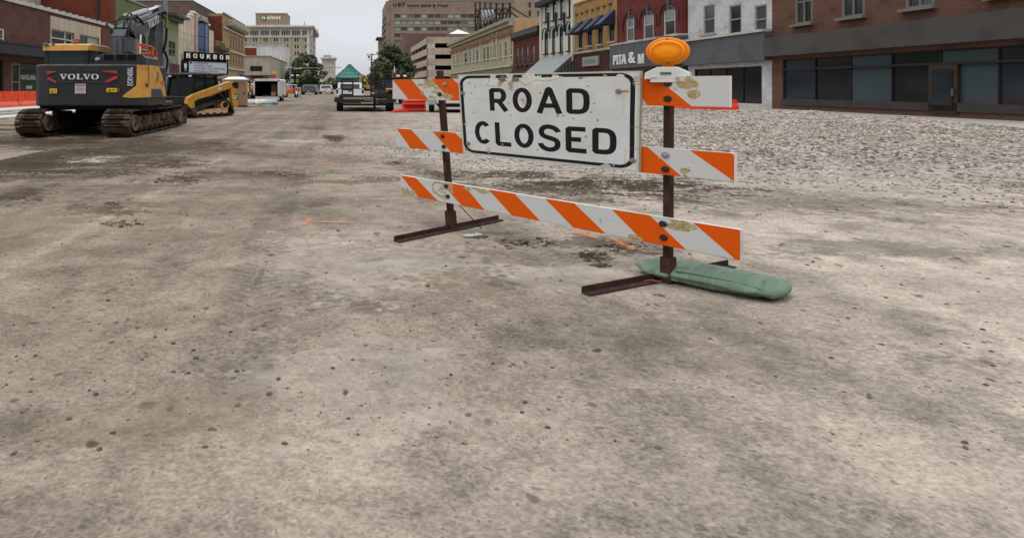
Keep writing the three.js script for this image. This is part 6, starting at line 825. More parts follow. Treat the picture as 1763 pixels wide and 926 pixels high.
  mesh('bucket_cylinder', [bar([xc, 3.9, lz(18.85)], [xc, 2.5, lz(18.85)], 0.06, 14), bar([xc, 2.6, lz(18.85)], [xc, 1.5, lz(18.6)], 0.035, 10)], dgrey, st);
  mesh('bucket', [sideX([bz(18.6, 1.3), bz(18.15, 1.3), bz(18.0, 0.85), bz(18.15, 0.5), bz(18.7, 0.4), bz(18.65, 0.5), bz(18.3, 0.6), bz(18.2, 0.85)], 0.55, xc, 0.02)], mat(0x5d5348, { tex: 'mud' }), t);
  // hoses
  const ho = []; for (const [o, q] of [[0.15, 0], [0.17, 0.1], [-0.14, 0.06], [0.05, 0.16]]) ho.push(pipe([[xc + o, 3.0, lz(15.55)], [xc + o, 3.4 + q, lz(15.75)], [xc + o * 0.9, 3.66 + q, lz(16.1)], [xc + o, 3.68, lz(16.45)], [xc + o, 3.55, lz(16.8)]], 0.022, 26, 7)); ho.push(pipe([[xc + 0.14, 4.1, lz(18.2)], [xc + 0.19, 4.25, lz(18.6)], [xc + 0.17, 3.9, lz(18.85)], [xc + 0.17, 3.2, lz(18.8)], [xc + 0.15, 2.7, lz(18.6)]], 0.035, 30, 7), pipe([[xc + 0.15, 2.9, lz(18.6)], [xc + 0.2, 2.4, lz(18.85)], [xc + 0.16, 1.9, lz(18.75)], [xc + 0.17, 1.6, lz(18.5)]], 0.03, 24, 7), pipe([[xc - 0.3, 2.1, lz(15.3)], [xc - 0.2, 2.45, lz(15.25)], [xc + 0.1, 2.3, lz(15.2)], [xc + 0.3, 2.15, lz(15.4)], [xc + 0.5, 2.35, lz(15.6)]], 0.035, 30, 7), pipe([[xc, 2.1, lz(15.2)], [xc + 0.25, 2.5, lz(15.3)], [xc + 0.45, 2.2, lz(15.5)]], 0.03, 20, 7), pipe([[xc - 0.16, 3.2, lz(15.5)], [xc - 0.3, 3.4, lz(15.6)], [xc - 0.22, 3.6, lz(16.1)], [xc - 0.05, 3.8, lz(16.6)]], 0.028, 24, 7)); mesh('hydraulic_hose', ho, mat(0x17181a, { rough: 0.6 }), t);
  mesh('hose_sleeve', [pipe([[xc + 0.16, 4.15, lz(18.5)], [xc + 0.19, 4.0, lz(18.75)], [xc + 0.19, 3.65, lz(18.75)]], 0.05, 14, 7)], mat(0x7d7a3a, { rough: 0.7 }), st);
  // orange handrails
  const hr = (pts, r = 0.024) => { for (let i = 0; i + 1 < pts.length; i++) hrl.push(bar(E(...pts[i]), E(...pts[i + 1]), r, 7)); }; let hrl = [];
  hr([[238, 92, 14.5], [238, 75, 14.5], [262, 81, 15.3], [263, 95, 15.3]]); mesh('handrail', hrl, railOr, t); hrl = []; hr([[238.5, 76.5, 14.5], [256, 86.5, 15.1], [258, 93.5, 15.1], [243, 92, 14.6]], 0.02); mesh('handrail', hrl, railOr, t); hrl = []; hr([[262, 81, 15.3], [268, 90, 15.7], [272, 112, 15.8]]); hr([[263, 94, 15.3], [264, 112, 15.4]]); hr([[246, 94, 14.6], [247, 112, 14.6]], 0.02); mesh('handrail', hrl, railOr, t);
  mesh('side_box', [rbox(0.5, 0.25, 0.5, E(256, 105, 15.2)[0] - 0.2, 2.17, lz(15.3), 0.04), rbox(0.3, 0.3, 0.3, E(240, 105, 15.6)[0], 2.2, lz(15.9), 0.04)], C.black, t);
}
// ---------- yellow compact track loader ----------
{
  const th = -27.5 * Math.PI / 180, t = thing('track_loader', 'yellow compact track loader with black cab beside the excavator', 'track loader', [-5.1, 0, -23.85], th);
  for (const s of [1, -1]) {
    const P = [[-0.95, 0.12], [-1.0, 0.22], [-0.72, 0.70], [-0.55, 0.80], [-0.38, 0.77], [0.75, 0.42], [1.0, 0.30], [1.08, 0.18], [0.98, 0.05], [0.5, 0.02], [0, 0.02], [-0.5, 0.02], [-0.85, 0.04]].map(([z, y]) => [z, y]); const w = 0.38, xc = s * 0.72;
    const [tr] = track(t, 'track', P, w, xc, 56, mat(0xa09a92, { tex: 'mud' }), { flip: true, alt: mat(0xb4aea5, { tex: 'mud' }) });
    mesh('track_frame', [sideX([[-0.7, 0.16], [0.82, 0.14], [0.85, 0.26], [0.3, 0.36], [-0.72, 0.40]], w * 0.7, xc, 0.02), cyl(0.22, 0.22, w * 0.8, xc, 0.56, -0.55, 'x', 18)], mat(0xc8a47c, { tex: 'paint' }), tr);
    for (let k = 0; k < 5; k++) mesh('roller', [cyl(0.085, 0.085, w * 0.85, xc, 0.13, -0.72 + k * 0.36, 'x', 12)], C.mudDark, tr); mesh('sprocket', [cyl(0.13, 0.13, w * 0.95, xc, 0.56, -0.55, 'x', 14)], mat(0x8a6a3a, { tex: 'mud' }), tr);
  }
  mesh('chassis', [rbox(1.06, 0.75, 2.1, 0, 0.62, -0.1, 0.05)], mat(0x26272a, { tex: 'paint' }), t);
  mesh('engine_cover', [rbox(1.5, 0.55, 0.55, 0, 1.15, -1.05, 0.06)], mat(0x2a2b2d, { tex: 'paint' }), t);
  const cf = []; for (const x of [-0.5, 0.5]) { cf.push(beam([x, 0.8, 0.75], [x, 1.98, 0.55], 0.09, 0.09, [0, 0, 1]), beam([x, 0.9, -0.6], [x, 1.98, -0.5], 0.09, 0.09, [0, 0, 1]), beam([x, 0.95, 0.05], [x, 1.98, 0.05], 0.05, 0.05, [0, 0, 1])); } mesh('cab_frame', cf, C.black, t);
  mesh('cab_roof', [rbox(1.22, 0.12, 1.3, 0, 2.0, 0.02, 0.05), rbox(0.9, 0.06, 0.8, 0, 2.08, 0, 0.03)], mat(0x28292b, { tex: 'paint' }), t);
  const lg = new THREE.MeshPhysicalMaterial({ color: 0x39443f, roughness: 0.08, specularIntensity: 0.4, transmission: 0.6, thickness: 0 });
  mesh('windscreen', [beam([0, 0.85, 0.74], [0, 1.92, 0.56], 0.012, 0.012, [0, 0, 1])].concat([ext([[-0.45, 0.85], [0.45, 0.85], [0.45, 1.92], [-0.45, 1.92]], 0.01).applyMatrix4(new THREE.Matrix4().makeShear(0, 0, 0, -0.168, 0, 0)).translate(0, 0, 0.87)]), mat(0x0c0f0e, { rough: 0.25, spec: 0.25 }), t); for (const s of [-1, 1]) for (const z of [0.32, -0.24]) mesh('side_window', [box(0.012, 0.85, 0.46, s * 0.51, 1.48, z)], lg, t); mesh('rear_window', [box(0.9, 0.7, 0.012, 0, 1.55, -0.56)], lg, t);
  mesh('operator_seat', [rbox(0.45, 0.6, 0.14, 0, 1.35, -0.3, 0.05), rbox(0.45, 0.14, 0.45, 0, 1.05, -0.1, 0.05)], C.black, t);
  for (const s of [1, -1]) {
    const x = s * 0.86; mesh('lift_arm', [sideX([[1.22, 0.45], [1.40, 0.62], [1.36, 0.92], [1.12, 1.06], [-0.75, 1.68], [-1.02, 1.66], [-1.08, 1.40], [-0.8, 1.38], [0.2, 1.04], [0.9, 0.86], [1.08, 0.76], [1.05, 0.50]], 0.13, x, 0.015)], ltYel, t);
    mesh('rear_upright', [sideX([[-0.82, 1.36], [-1.12, 1.40], [-1.18, 0.42], [-0.98, 0.40], [-0.86, 0.9]], 0.12, x, 0.015)], ltYel, t); mesh('arm_pivot', [cyl(0.12, 0.12, 0.2, x, 1.55, -0.98, 'x', 14), rbox(0.14, 0.32, 0.24, x, 1.5, -1.1, 0.03)], C.black, t);
    mesh('arm_stripe', [box(0.004, 0.06, 0.8, x + s * 0.068, 1.10, 0.0, 0, 0.36)], mat(0x7c2f22, { rough: 0.6 }), t); mesh('arm_label', [box(0.004, 0.1, 0.18, x + s * 0.068, 1.34, -0.2)], mat(0xb8bab6, { rough: 0.5 }), t);
    mesh('lift_cylinder', [bar([x - s * 0.12, 0.75, -0.75], [x - s * 0.12, 1.25, -0.2], 0.06, 10)], dgrey, t);
    const lt = text('CAT', 'sans_bold', 0.17, 0.01, 0.27); lt.rotateY(s * Math.PI / 2); lt.translate(x + s * 0.062, 0.93, -1.02); mesh('maker_lettering', [lt], mat(0xdad7cc, { rough: 0.5 }), t);
    const tri = tf(ext([[-0.06, -0.05], [0.06, -0.05], [0, 0.05]], 0.004), 0, 0, 0, 0, s * Math.PI / 2); tri.translate(x + s * 0.066, 0.86, -1.02); mesh('logo_triangle', [tri], ltYel, t); mesh('logo_disc', [tf(new THREE.CylinderGeometry(0.14, 0.14, 0.004, 20), x + s * 0.061, 0.93, -1.06, 0, 0, Math.PI / 2)], C.black, t);
  }
  mesh('coupler', [box(1.9, 0.12, 0.12, 0, 0.34, 1.28), box(1.2, 0.5, 0.1, 0, 0.45, 1.4)], C.black, t);
  mesh('bucket', [sideX([[1.42, 0.62], [1.5, 0.66], [1.46, 0.1], [2.2, 0.02], [2.2, -0.0], [1.4, 0.03]].map(([z, y]) => [z, y + 0.02]), 1.85, 0), sideX([[1.42, 0.62], [1.42, 0.05], [2.15, 0.04]], 0.03, 0.92), sideX([[1.42, 0.62], [1.42, 0.05], [2.15, 0.04]], 0.03, -0.92)], mat(0x8a8175, { tex: 'mud' }), t);
  mesh('head_lamp', [rbox(0.12, 0.08, 0.06, -0.42, 1.93, 0.66, 0.02), rbox(0.12, 0.08, 0.06, 0.42, 1.93, 0.66, 0.02)], mat(0xb9bbb8, { rough: 0.3 }), t); mesh('mirror', [rbox(0.08, 0.12, 0.06, 0.62, 1.62, -0.55, 0.03)], mat(0xb5b7b4, { rough: 0.3 }), t);
}
// ---------- portable toilet ----------
{
  const d = 35.3, t = thing('portable_toilet', 'tan portable toilet with a white roof behind the yellow track loader', 'portable toilet', [pX(406, d), 0, -d], 0.62), tan = mat(0xa4866a, { tex: 'paint', rough: 0.7 }), tan2 = mat(0x93775d, { tex: 'paint', rough: 0.7 });
  mesh('wall', [rbox(0.86, 1.9, 0.86, 0, 1.02, 0, 0.04)], tan, t); mesh('roof', [tf(new THREE.CylinderGeometry(0.36, 0.66, 0.18, 4), 0, 2.06, 0, 0, Math.PI / 4), box(0.94, 0.06, 0.94, 0, 1.96, 0)], mat(0xdcdad6, { rough: 0.5 }), t);
  const dr = mesh('door', [rbox(0.64, 1.7, 0.04, -0.02, 1.0, 0.44, 0.015)], tan2, t); mesh('vent_grille', [box(0.44, 0.1, 0.01, -0.02, 1.74, 0.464), box(0.44, 0.06, 0.01, -0.02, 1.6, 0.464)], mat(0x7d6550, { rough: 0.8 }), dr); mesh('handle', [rbox(0.06, 0.12, 0.04, 0.22, 1.0, 0.47, 0.01)], C.black, dr);
  mesh('notice', [box(0.01, 0.2, 0.24, 0.435, 1.6, 0.05)], mat(0xcfd0ce, { rough: 0.6 }), t); mesh('side_rib', [0, 1, 2].map((k) => rbox(0.03, 1.6, 0.1, 0.435, 1.0, -0.26 + k * 0.26, 0.01)), tan2, t); mesh('skid', [box(0.94, 0.1, 0.14, 0, 0.05, 0.34), box(0.94, 0.1, 0.14, 0, 0.05, -0.34)], C.black, t); mesh('vent_pipe', [cyl(0.05, 0.05, 0.3, 0.3, 2.15, -0.3, 'y', 10)], tan2, t);
}
// ---------- trailers and trucks ----------
function wheel(parent, x, y, z, r, w, rimHex = 0x9b9d9d) { const m = mesh('wheel', [cyl(r * 0.62, r * 0.62, w * 0.9, x, y, z, 'x', 18)], mat(rimHex, { rough: 0.5, metal: 0.4 }), parent); const pr = [[r * 0.6, -w / 2], [r * 0.92, -w / 2], [r, -w * 0.36], [r, w * 0.36], [r * 0.92, w / 2], [r * 0.6, w / 2]].map(([a, b]) => new THREE.Vector2(a, b)); mesh('tyre', [tf(new THREE.LatheGeometry(pr, 24), x, y, z, 0, 0, Math.PI / 2)], C.rubber, m); return m; }
{ // enclosed cargo trailer, open at the back
  const d = 48, X = pX(458.5, d), t = thing('cargo_trailer', 'white enclosed cargo trailer with its dark back end open', 'trailer', [X, 0, -d]), W = 1.72, L = 5.2, y0 = 0.52, y1 = 2.1; const wm = mat(0xd2d1cc, { rough: 0.45, tex: 'paint' });
  mesh('side_wall', [box(0.06, y1 - y0, L, -W / 2 + 0.03, (y0 + y1) / 2, -L / 2)], wm, t); mesh('side_wall', [box(0.06, y1 - y0, L, W / 2 - 0.03, (y0 + y1) / 2, -L / 2)], wm, t); mesh('front_wall', [box(W - 0.14, y1 - y0, 0.06, 0, (y0 + y1) / 2, -L + 0.03)], wm, t);
  mesh('roof', [tf(ext([[-W / 2, 0], [W / 2, 0], [W / 2 - 0.12, 0.12], [-W / 2 + 0.12, 0.12]], L), 0, y1, -L)], wm, t); mesh('floor', [box(W - 0.12, 0.08, L - 0.1, 0, y0 - 0.05, -L / 2)], mat(0x4a4036, { rough: 0.9 }), t);
  mesh('rear_frame', [box(0.1, y1 - y0, 0.1, -W / 2 + 0.05, (y0 + y1) / 2, 0.06), box(0.1, y1 - y0, 0.1, W / 2 - 0.05, (y0 + y1) / 2, 0.06), box(W, 0.16, 0.1, 0, y1 - 0.02, 0.06)], mat(0xbfc0bc, { rough: 0.4, metal: 0.3 }), t); mesh('liner', [box(W - 0.2, 1.4, 0.05, 0, 1.3, -L + 0.15), box(0.03, 1.45, L - 0.3, -W / 2 + 0.09, 1.28, -L / 2), box(0.03, 1.45, L - 0.3, W / 2 - 0.09, 1.28, -L / 2)], mat(0x2b2522, { rough: 0.9 }), t);
  for (const s of [-1, 1]) for (const z of [-2.1, -2.95]) wheel(t, s * (W / 2 - 0.08), 0.33, z, 0.33, 0.2); for (const s of [-1, 1]) mesh('fender', [tf(new THREE.TorusGeometry(0.42, 0.07, 6, 14, Math.PI), s * (W / 2 - 0.04), 0.36, -2.1, 0, Math.PI / 2), tf(new THREE.TorusGeometry(0.42, 0.07, 6, 14, Math.PI), s * (W / 2 - 0.04), 0.36, -2.95, 0, Math.PI / 2)], mat(0x8f9190, { rough: 0.5, metal: 0.4 }), t);
  const ramp = mesh('ramp_door', [beam([0, 0.48, 0.1], [0, 0.06, 1.7], W - 0.1, 0.05, [0, 1, 0.3])], mat(0x9b968d, { tex: 'paint' }), t); mesh('drawbar', [beam([-0.5, 0.45, -L], [0, 0.45, -L - 1.2], 0.08, 0.08), beam([0.5, 0.45, -L], [0, 0.45, -L - 1.2], 0.08, 0.08)], C.black, t); mesh('tail_lamp', [rbox(0.05, 0.12, 0.03, -W / 2 + 0.05, 0.62, 0.12, 0.01), rbox(0.05, 0.12, 0.03, W / 2 - 0.05, 0.62, 0.12, 0.01)], redLamp(), t);
  mesh('marker_lamp', [-1, 0, 1].map((k) => rbox(0.06, 0.03, 0.03, k * 0.14, y1 + 0.03, 0.12, 0.01)), redLamp(), t);
  const sh = thing('storage_shelf', 'dark shelving with boxes inside the open cargo trailer', 'shelf', [X + 0.5, y0, -d - 0.9]); for (const y of [0.1, 0.55, 1.0]) mesh('shelf_board', [box(0.4, 0.04, 1.2, 0, y, 0)], mat(0x5a4a3c, { rough: 0.9 }), sh); for (const s of [-1, 1]) mesh('upright', [box(0.4, 1.2, 0.04, 0, 0.6, s * 0.6)], mat(0x4a3d32, { rough: 0.9 }), sh);
  const bx = thing('carton', 'brown carton on the floor of the cargo trailer at its right', 'box', [X + 0.45, y0, -d - 0.25]); mesh('body', [rbox(0.3, 0.42, 0.3, 0, 0.21, 0, 0.01)], mat(0x8a6a4c, { rough: 0.9 }), bx); mesh('tape', [box(0.05, 0.004, 0.31, 0, 0.424, 0)], mat(0x9d8058, { rough: 0.6 }), bx);
}
function redLamp() { return mat(0xb01c1c, { rough: 0.3, coat: 0.4 }); }
{ // flatbed utility trailer
  const d = 28.5, t = thing('utility_trailer', 'dark flatbed utility trailer with raised ramps, parked in the road', 'trailer', [pX(629, d), 0, -d]), fm = mat(0x2c2927, { tex: 'paint', rough: 0.7 }), W = 2.05, L = 6.2;
  mesh('deck', [box(W - 0.1, 0.06, L, 0, 0.70, -L / 2)], mat(0x5d5248, { tex: 'stucco', size: 1 }), t);
  mesh('frame', [box(W, 0.16, 0.1, 0, 0.56, 0.0), box(0.1, 0.14, L, -W / 2 + 0.05, 0.58, -L / 2), box(0.1, 0.14, L, W / 2 - 0.05, 0.58, -L / 2), box(W, 0.1, 0.1, 0, 0.88, -0.02), box(0.08, 0.3, 0.08, -W / 2 + 0.04, 0.76, 0), box(0.08, 0.3, 0.08, W / 2 - 0.04, 0.76, 0), box(0.06, 0.06, L, -W / 2 + 0.03, 0.95, -L / 2), box(0.06, 0.06, L, W / 2 - 0.03, 0.95, -L / 2), box(W - 0.2, 0.12, 0.08, 0, 0.4, -0.1)], fm, t);
  for (const s of [-1, 1]) { for (const z of [-0.6, -1.45]) wheel(t, s * (W / 2 - 0.02), 0.36, z, 0.36, 0.26, 0x77787a); mesh('fender', [rbox(0.34, 0.05, 2.0, s * (W / 2 + 0.02), 0.8, -1.0, 0.02), rbox(0.34, 0.3, 0.05, s * (W / 2 + 0.02), 0.68, 0.0, 0.02)], fm, t); }
  const ramp = (x, w, h, n) => { const r = mesh('ramp', [box(0.06, h, 0.08, x - w / 2, 0.9 + h / 2, 0.02), box(0.06, h, 0.08, x + w / 2, 0.9 + h / 2, 0.02)], fm, t); for (let k = 0; k < n; k++) mesh('ramp_bar', [box(w, 0.09, 0.06, x, 0.98 + (h - 0.1) * k / (n - 1), 0.02)], fm, r); }; ramp(-0.70, 0.42, 0.95, 4); ramp(0.5, 0.55, 0.85, 5);
  mesh('jack_stand', [bar([0.36, 0.85, 0.05], [0.36, 0.12, 0.05], 0.05, 8), box(0.55, 0.05, 0.3, 0.4, 0.03, 0.06)], mat(0x5b4a3e, { tex: 'mud' }), t); mesh('tail_lamp', [rbox(0.1, 0.05, 0.03, -0.15, 0.56, 0.06, 0.01), rbox(0.1, 0.05, 0.03, 0.3, 0.56, 0.06, 0.01)], redLamp(), t); mesh('reflector_strip', [box(0.5, 0.03, 0.012, 0.1, 0.5, 0.056)], mat(0xc9c5bd, { rough: 0.4 }), t);
  const ld = thing('scrap_load', 'dark heap of mixed machine parts loaded on the right of the flatbed trailer', 'load', [pX(664, 29.6), 0.73, -30.2]); const r = rng(15); for (let i = 0; i < 9; i++) mesh('steel_part', [rbox(0.2 + 0.4 * r(), 0.12 + 0.3 * r(), 0.3 + 0.4 * r(), (r() - 0.5) * 0.75, 0.1 + 0.35 * r(), (r() - 0.5) * 1.2, 0.02, r() * 3)], [mat(0x3b332e, { tex: 'mud' }), fm, mat(0x5a4d42, { tex: 'mud' })][i % 3], ld);
  const rk = thing('steel_rack', 'black steel mesh rack standing on the flatbed trailer behind the ramps', 'rack', [pX(655, 30.5), 0.73, -30.8]); for (let k = 0; k < 6; k++) mesh('bar', [box(0.42, 0.09, 0.04, 0, 0.12 + k * 0.14, 0)], fm, rk); for (const s of [-1, 1]) mesh('upright', [box(0.05, 0.95, 0.06, s * 0.22, 0.475, 0)], fm, rk);
}
function pickup(name, label, X, Z, turn, hex, opt = {}) {       // rear at +z
  const t = thing(name, label, 'pickup truck', [X, 0, Z], turn, opt.group), p = mat(hex, { rough: 0.35, coat: 0.4, tex: 'paint' }), W = 1.92;
  mesh('body', [sideX([[2.7, 0.62], [2.7, 1.18], [0.75, 1.20], [-1.1, 1.20], [-2.5, 1.10], [-2.8, 0.9], [-2.8, 0.5], [-2.3, 0.42], [-1.2, 0.42], [1.2, 0.42], [2.3, 0.5]], W, 0, 0.05)], p, t);
  mesh('bed_floor', [box(W - 0.3, 0.05, 1.8, 0, 1.26, 1.7)], C.black, t);
  mesh('cab', [sideX([[0.72, 1.16], [0.55, 1.82], [-0.75, 1.84], [-1.45, 1.16]], W - 0.22, 0, 0.06)], p, t);
  mesh('rear_window', [beam([0, 1.28, 0.76], [0, 1.72, 0.645], 1.35, 0.02, [0, 0, 1])], glass[1], t); mesh('windscreen', [beam([0, 1.24, -1.44], [0, 1.74, -0.88], 1.45, 0.02, [0, 0, 1])], glass[0], t); for (const s of [-1, 1]) mesh('side_window', [sideX([[0.45, 1.26], [0.36, 1.72], [-0.7, 1.73], [-1.15, 1.26]], 0.02, s * ((W - 0.22) / 2 + 0.012))], glass[0], t);
  const tg = mesh('tailgate', [rbox(1.5, 0.5, 0.05, 0, 0.94, 2.73, 0.02)], p, t); mesh('handle', [rbox(0.28, 0.09, 0.03, 0, 1.02, 2.76, 0.01)], C.black, tg); mesh('bumper', [rbox(1.86, 0.2, 0.16, 0, 0.55, 2.78, 0.04)], opt.bumper ?? chrome, t); mesh('number_plate', [box(0.3, 0.14, 0.01, 0, 0.58, 2.87)], mat(0xb9b8b0, { rough: 0.5 }), t);
  for (const s of [-1, 1]) mesh('tail_lamp', [rbox(0.15, 0.46, 0.06, s * 0.86, 0.98, 2.72, 0.02)], redLamp(), t); for (const s of [-1, 1]) mesh('head_lamp', [rbox(0.3, 0.16, 0.06, s * 0.75, 0.92, -2.8, 0.02)], mat(0xd5d8d8, { rough: 0.2 }), t); for (const s of [-1, 1]) for (const z of [-1.75, 1.6]) wheel(t, s * 0.84, 0.38, z, 0.38, 0.26);
  for (const s of [-1, 1]) mesh('mirror', [rbox(0.2, 0.2, 0.1, s * 1.08, 1.3, -0.95, 0.03)], C.black, t); return t;
}
pickup('pickup_truck', 'white pickup truck with red tail lamps in front of the flatbed trailer', pX(602.5, 49), -51.6, 0, 0xd9d9d6, { group: 'pickup trucks parked down the street' });
pickup('pickup_truck', 'dark grey pickup truck parked far down the street at left', pX(531, 92), -94.6, 0, 0x5e6164, { group: 'pickup trucks parked down the street', bumper: dgrey });
pickup('pickup_truck', 'white pickup truck parked far down the street beside the grey one', pX(560.5, 102), -104.6, 0, 0xd6d6d3, { group: 'pickup trucks parked down the street' });
{ // enclosed white trailer partly hidden behind the sign, barriers stacked beside it
  const d = 27.3, t = thing('white_box_trailer', 'white box trailer with tandem wheels half hidden behind the road closed sign', 'trailer', [pX(736, d), 0, -d], -0.1), wm = mat(0xcfd0d0, { rough: 0.4, tex: 'paint' });
  mesh('body', [rbox(2.1, 1.22, 4.4, 1.4, 1.1, -2.2, 0.06)], wm, t); mesh('chassis', [box(2.0, 0.16, 4.3, 1.4, 0.42, -2.2)], C.black, t); for (const z of [-0.75, -1.55]) for (const x of [0.17, 2.62]) wheel(t, x, 0.34, z, 0.34, 0.2, 0xc4c6c6); mesh('fender', [rbox(0.34, 0.05, 1.9, 0.18, 0.76, -1.15, 0.02), rbox(0.3, 0.34, 0.05, 0.2, 0.6, -0.18, 0.02)], mat(0x9aa0a6, { rough: 0.4, metal: 0.4 }), t);
  mesh('door_seam', [box(0.02, 1.1, 0.012, 1.4, 1.1, 0.002)], mat(0x6a6b6c, { rough: 0.6 }), t); for (const x of [0.5, 2.3]) for (const y of [0.7, 1.4]) mesh('door_hinge', [box(0.12, 0.05, 0.03, x, y, 0.012)], C.black, t); mesh('tail_lamp', [rbox(0.08, 0.12, 0.03, 0.45, 0.6, 0.012, 0.01), rbox(0.08, 0.12, 0.03, 2.35, 0.6, 0.012, 0.01)], redLamp(), t); mesh('bumper_bar', [box(2.0, 0.1, 0.1, 1.4, 0.36, 0.04)], mat(0x4a3a30, { tex: 'mud' }), t);
}
// ---------- plastic barriers ----------
const barOr = mat(0xe04a1c, { rough: 0.5, tex: 'paint' }), barRed = mat(0xdb3f2a, { rough: 0.5, tex: 'paint' });
function barrier(L, H, label, pos, turn, group, m = barOr) {
  const t = thing('water_barrier', label, 'barrier', pos, turn, group);
  mesh('body', [tf(ext([[-0.24, 0.02], [0.24, 0.02], [0.22, 0.14], [0.12, 0.34], [0.10, H], [-0.10, H], [-0.12, 0.34], [-0.22, 0.14]], L - 0.06, 0.015), 0, 0, -L / 2 + 0.03)].map((g) => g.rotateY(Math.PI / 2)), m, t);
  mesh('raised_marks', [0, 1, 2, 3, 4, 5, 6, 7].map((k) => box(L * (0.03 + 0.012 * (k % 3)), H * 0.16, 0.02, L * (-0.28 + 0.08 * k), H * 0.64, 0.116)), mat(0xb13212, { rough: 0.6, tex: 'paint' }), t); mesh('rib', [-0.42, -0.14, 0.14, 0.42].map((k) => rbox(0.07, H * 0.8, 0.05, k * L, H * 0.55, 0.11, 0.02)), m, t); mesh('coupling_lug', [box(0.1, 0.12, 0.14, L / 2 + 0.02, H * 0.75, 0), box(0.1, 0.12, 0.14, -L / 2 - 0.02, H * 0.3, 0)], m, t); mesh('fill_cap', [cyl(0.05, 0.05, 0.05, L * 0.3, H + 0.02, 0, 'y', 10)], C.black, t);
  return t;
}
{
  const s = [[-14.75, -31.0, 'orange plastic barrier on the pavement, cut by the left edge of the photograph'], [-14.75, -33.1, 'orange plastic barrier on the pavement in the middle of the left row'], [-14.75, -35.2, 'orange plastic barrier on the pavement nearest the excavator'], [-14.75, -37.3, 'orange plastic barrier whose end vanishes behind the excavator counterweight']];
  s.forEach(([x, z, l]) => barrier(2.05, 0.98, l, [x, 0.15, z], Math.PI / 2, 'orange barriers along the left pavement'));
  for (const [i, l] of ['bottom flat red barrier panel of the stack beside the white box trailer', 'second flat red barrier panel of the stack beside the white box trailer', 'third flat red barrier panel of the stack beside the white box trailer', 'topmost flat red barrier panel of the stack beside the white box trailer'].entries()) {
    const d = 28.6, t = thing('flattened_barrier', l, 'barrier', [pX(712 + (i % 2), d), 0.03 + i * 0.165, -d - (i % 2) * 0.1], 0.03 * (i - 1), 'flat barrier panels stacked by the trailer'); mesh('body', [rbox(0.92 - i * 0.03, 0.15, 0.9, 0, 0.08, 0, 0.05)], barRed, t); mesh('groove', [box(0.8, 0.025, 0.01, 0, 0.08, 0.452)], mat(0x8a1f14, { rough: 0.7 }), t); }
  const d = 27.6, f = thing('plastic_stand', 'loose red plastic barrier stand lying left of the stacked panels', 'barrier', [pX(689, d), 0, -d], 0.3); mesh('body', [tf(ext([[-0.34, 0.02], [0.34, 0.02], [0.22, 0.12], [0.05, 0.2], [-0.2, 0.12]], 0.28, 0.01), 0, 0, -0.14)], barRed, f); mesh('socket', [box(0.12, 0.03, 0.12, 0.04, 0.19, 0)], C.black, f);
  barrier(2.4, 0.5, 'low red plastic barrier at the far edge of the gravel, right of the right post', [pX(1212, 24.5), 0.28, -24.6], 0.12, undefined, barRed);
}
// ---------- small yellow loader behind the flatbed ----------
{
  const d = 41, t = thing('wheel_loader', 'yellow and black loader standing behind the flatbed trailer', 'loader', [pX(676, d), 0, -d]);
  mesh('body', [rbox(1.0, 0.75, 1.6, 0, 0.95, -0.8, 0.08)], ltYel, t); mesh('grille', [box(0.5, 0.4, 0.03, -0.1, 1.0, 0.015)], mat(0x8b5a1a, { rough: 0.8 }), t); mesh('cab', [rbox(0.95, 0.85, 1.0, 0, 1.72, -1.3, 0.08)], mat(0x1d2a3c, { rough: 0.25 }), t); mesh('cab_roof', [rbox(1.25, 0.1, 1.3, 0, 2.16, -1.3, 0.04)], C.black, t); for (const s of [-1, 1]) for (const z of [-0.2, -1.6]) wheel(t, s * 0.62, 0.42, z, 0.42, 0.32, 0xb08a30); for (const s of [-1, 1]) mesh('lift_arm', [beam([s * 0.58, 1.3, -0.1], [s * 0.58, 0.6, -2.4], 0.1, 0.2)], ltYel, t); mesh('counterweight', [rbox(0.9, 0.4, 0.2, 0, 0.75, 0.05, 0.05)], C.black, t);
}
{ // far yellow excavator arm
  const d = 190, t = thing('far_excavator', 'small far yellow excavator with bent arm below the green roof', 'excavator', [pX(631, d), 0, -d]); mesh('body', [rbox(2.6, 1.4, 2.6, 0.6, 1.6, 0, 0.1)], ltYel, t); mesh('track', [rbox(2.6, 0.8, 3, 0.6, 0.4, 0, 0.3)], C.black, t); mesh('cab', [rbox(1.1, 1.4, 1.3, 0, 2.8, 0, 0.1)], glass[0], t); mesh('arm', [beam([0.4, 2.2, 0.6], [-0.3, 5.6, 1], 0.5, 0.6), beam([-0.3, 5.6, 1], [-1.4, 6.2, 1.2], 0.45, 0.5), beam([-1.4, 6.2, 1.2], [-1.7, 3.2, 1.3], 0.4, 0.4)], mat(0xb8924a, { tex: 'paint' }), t);
}

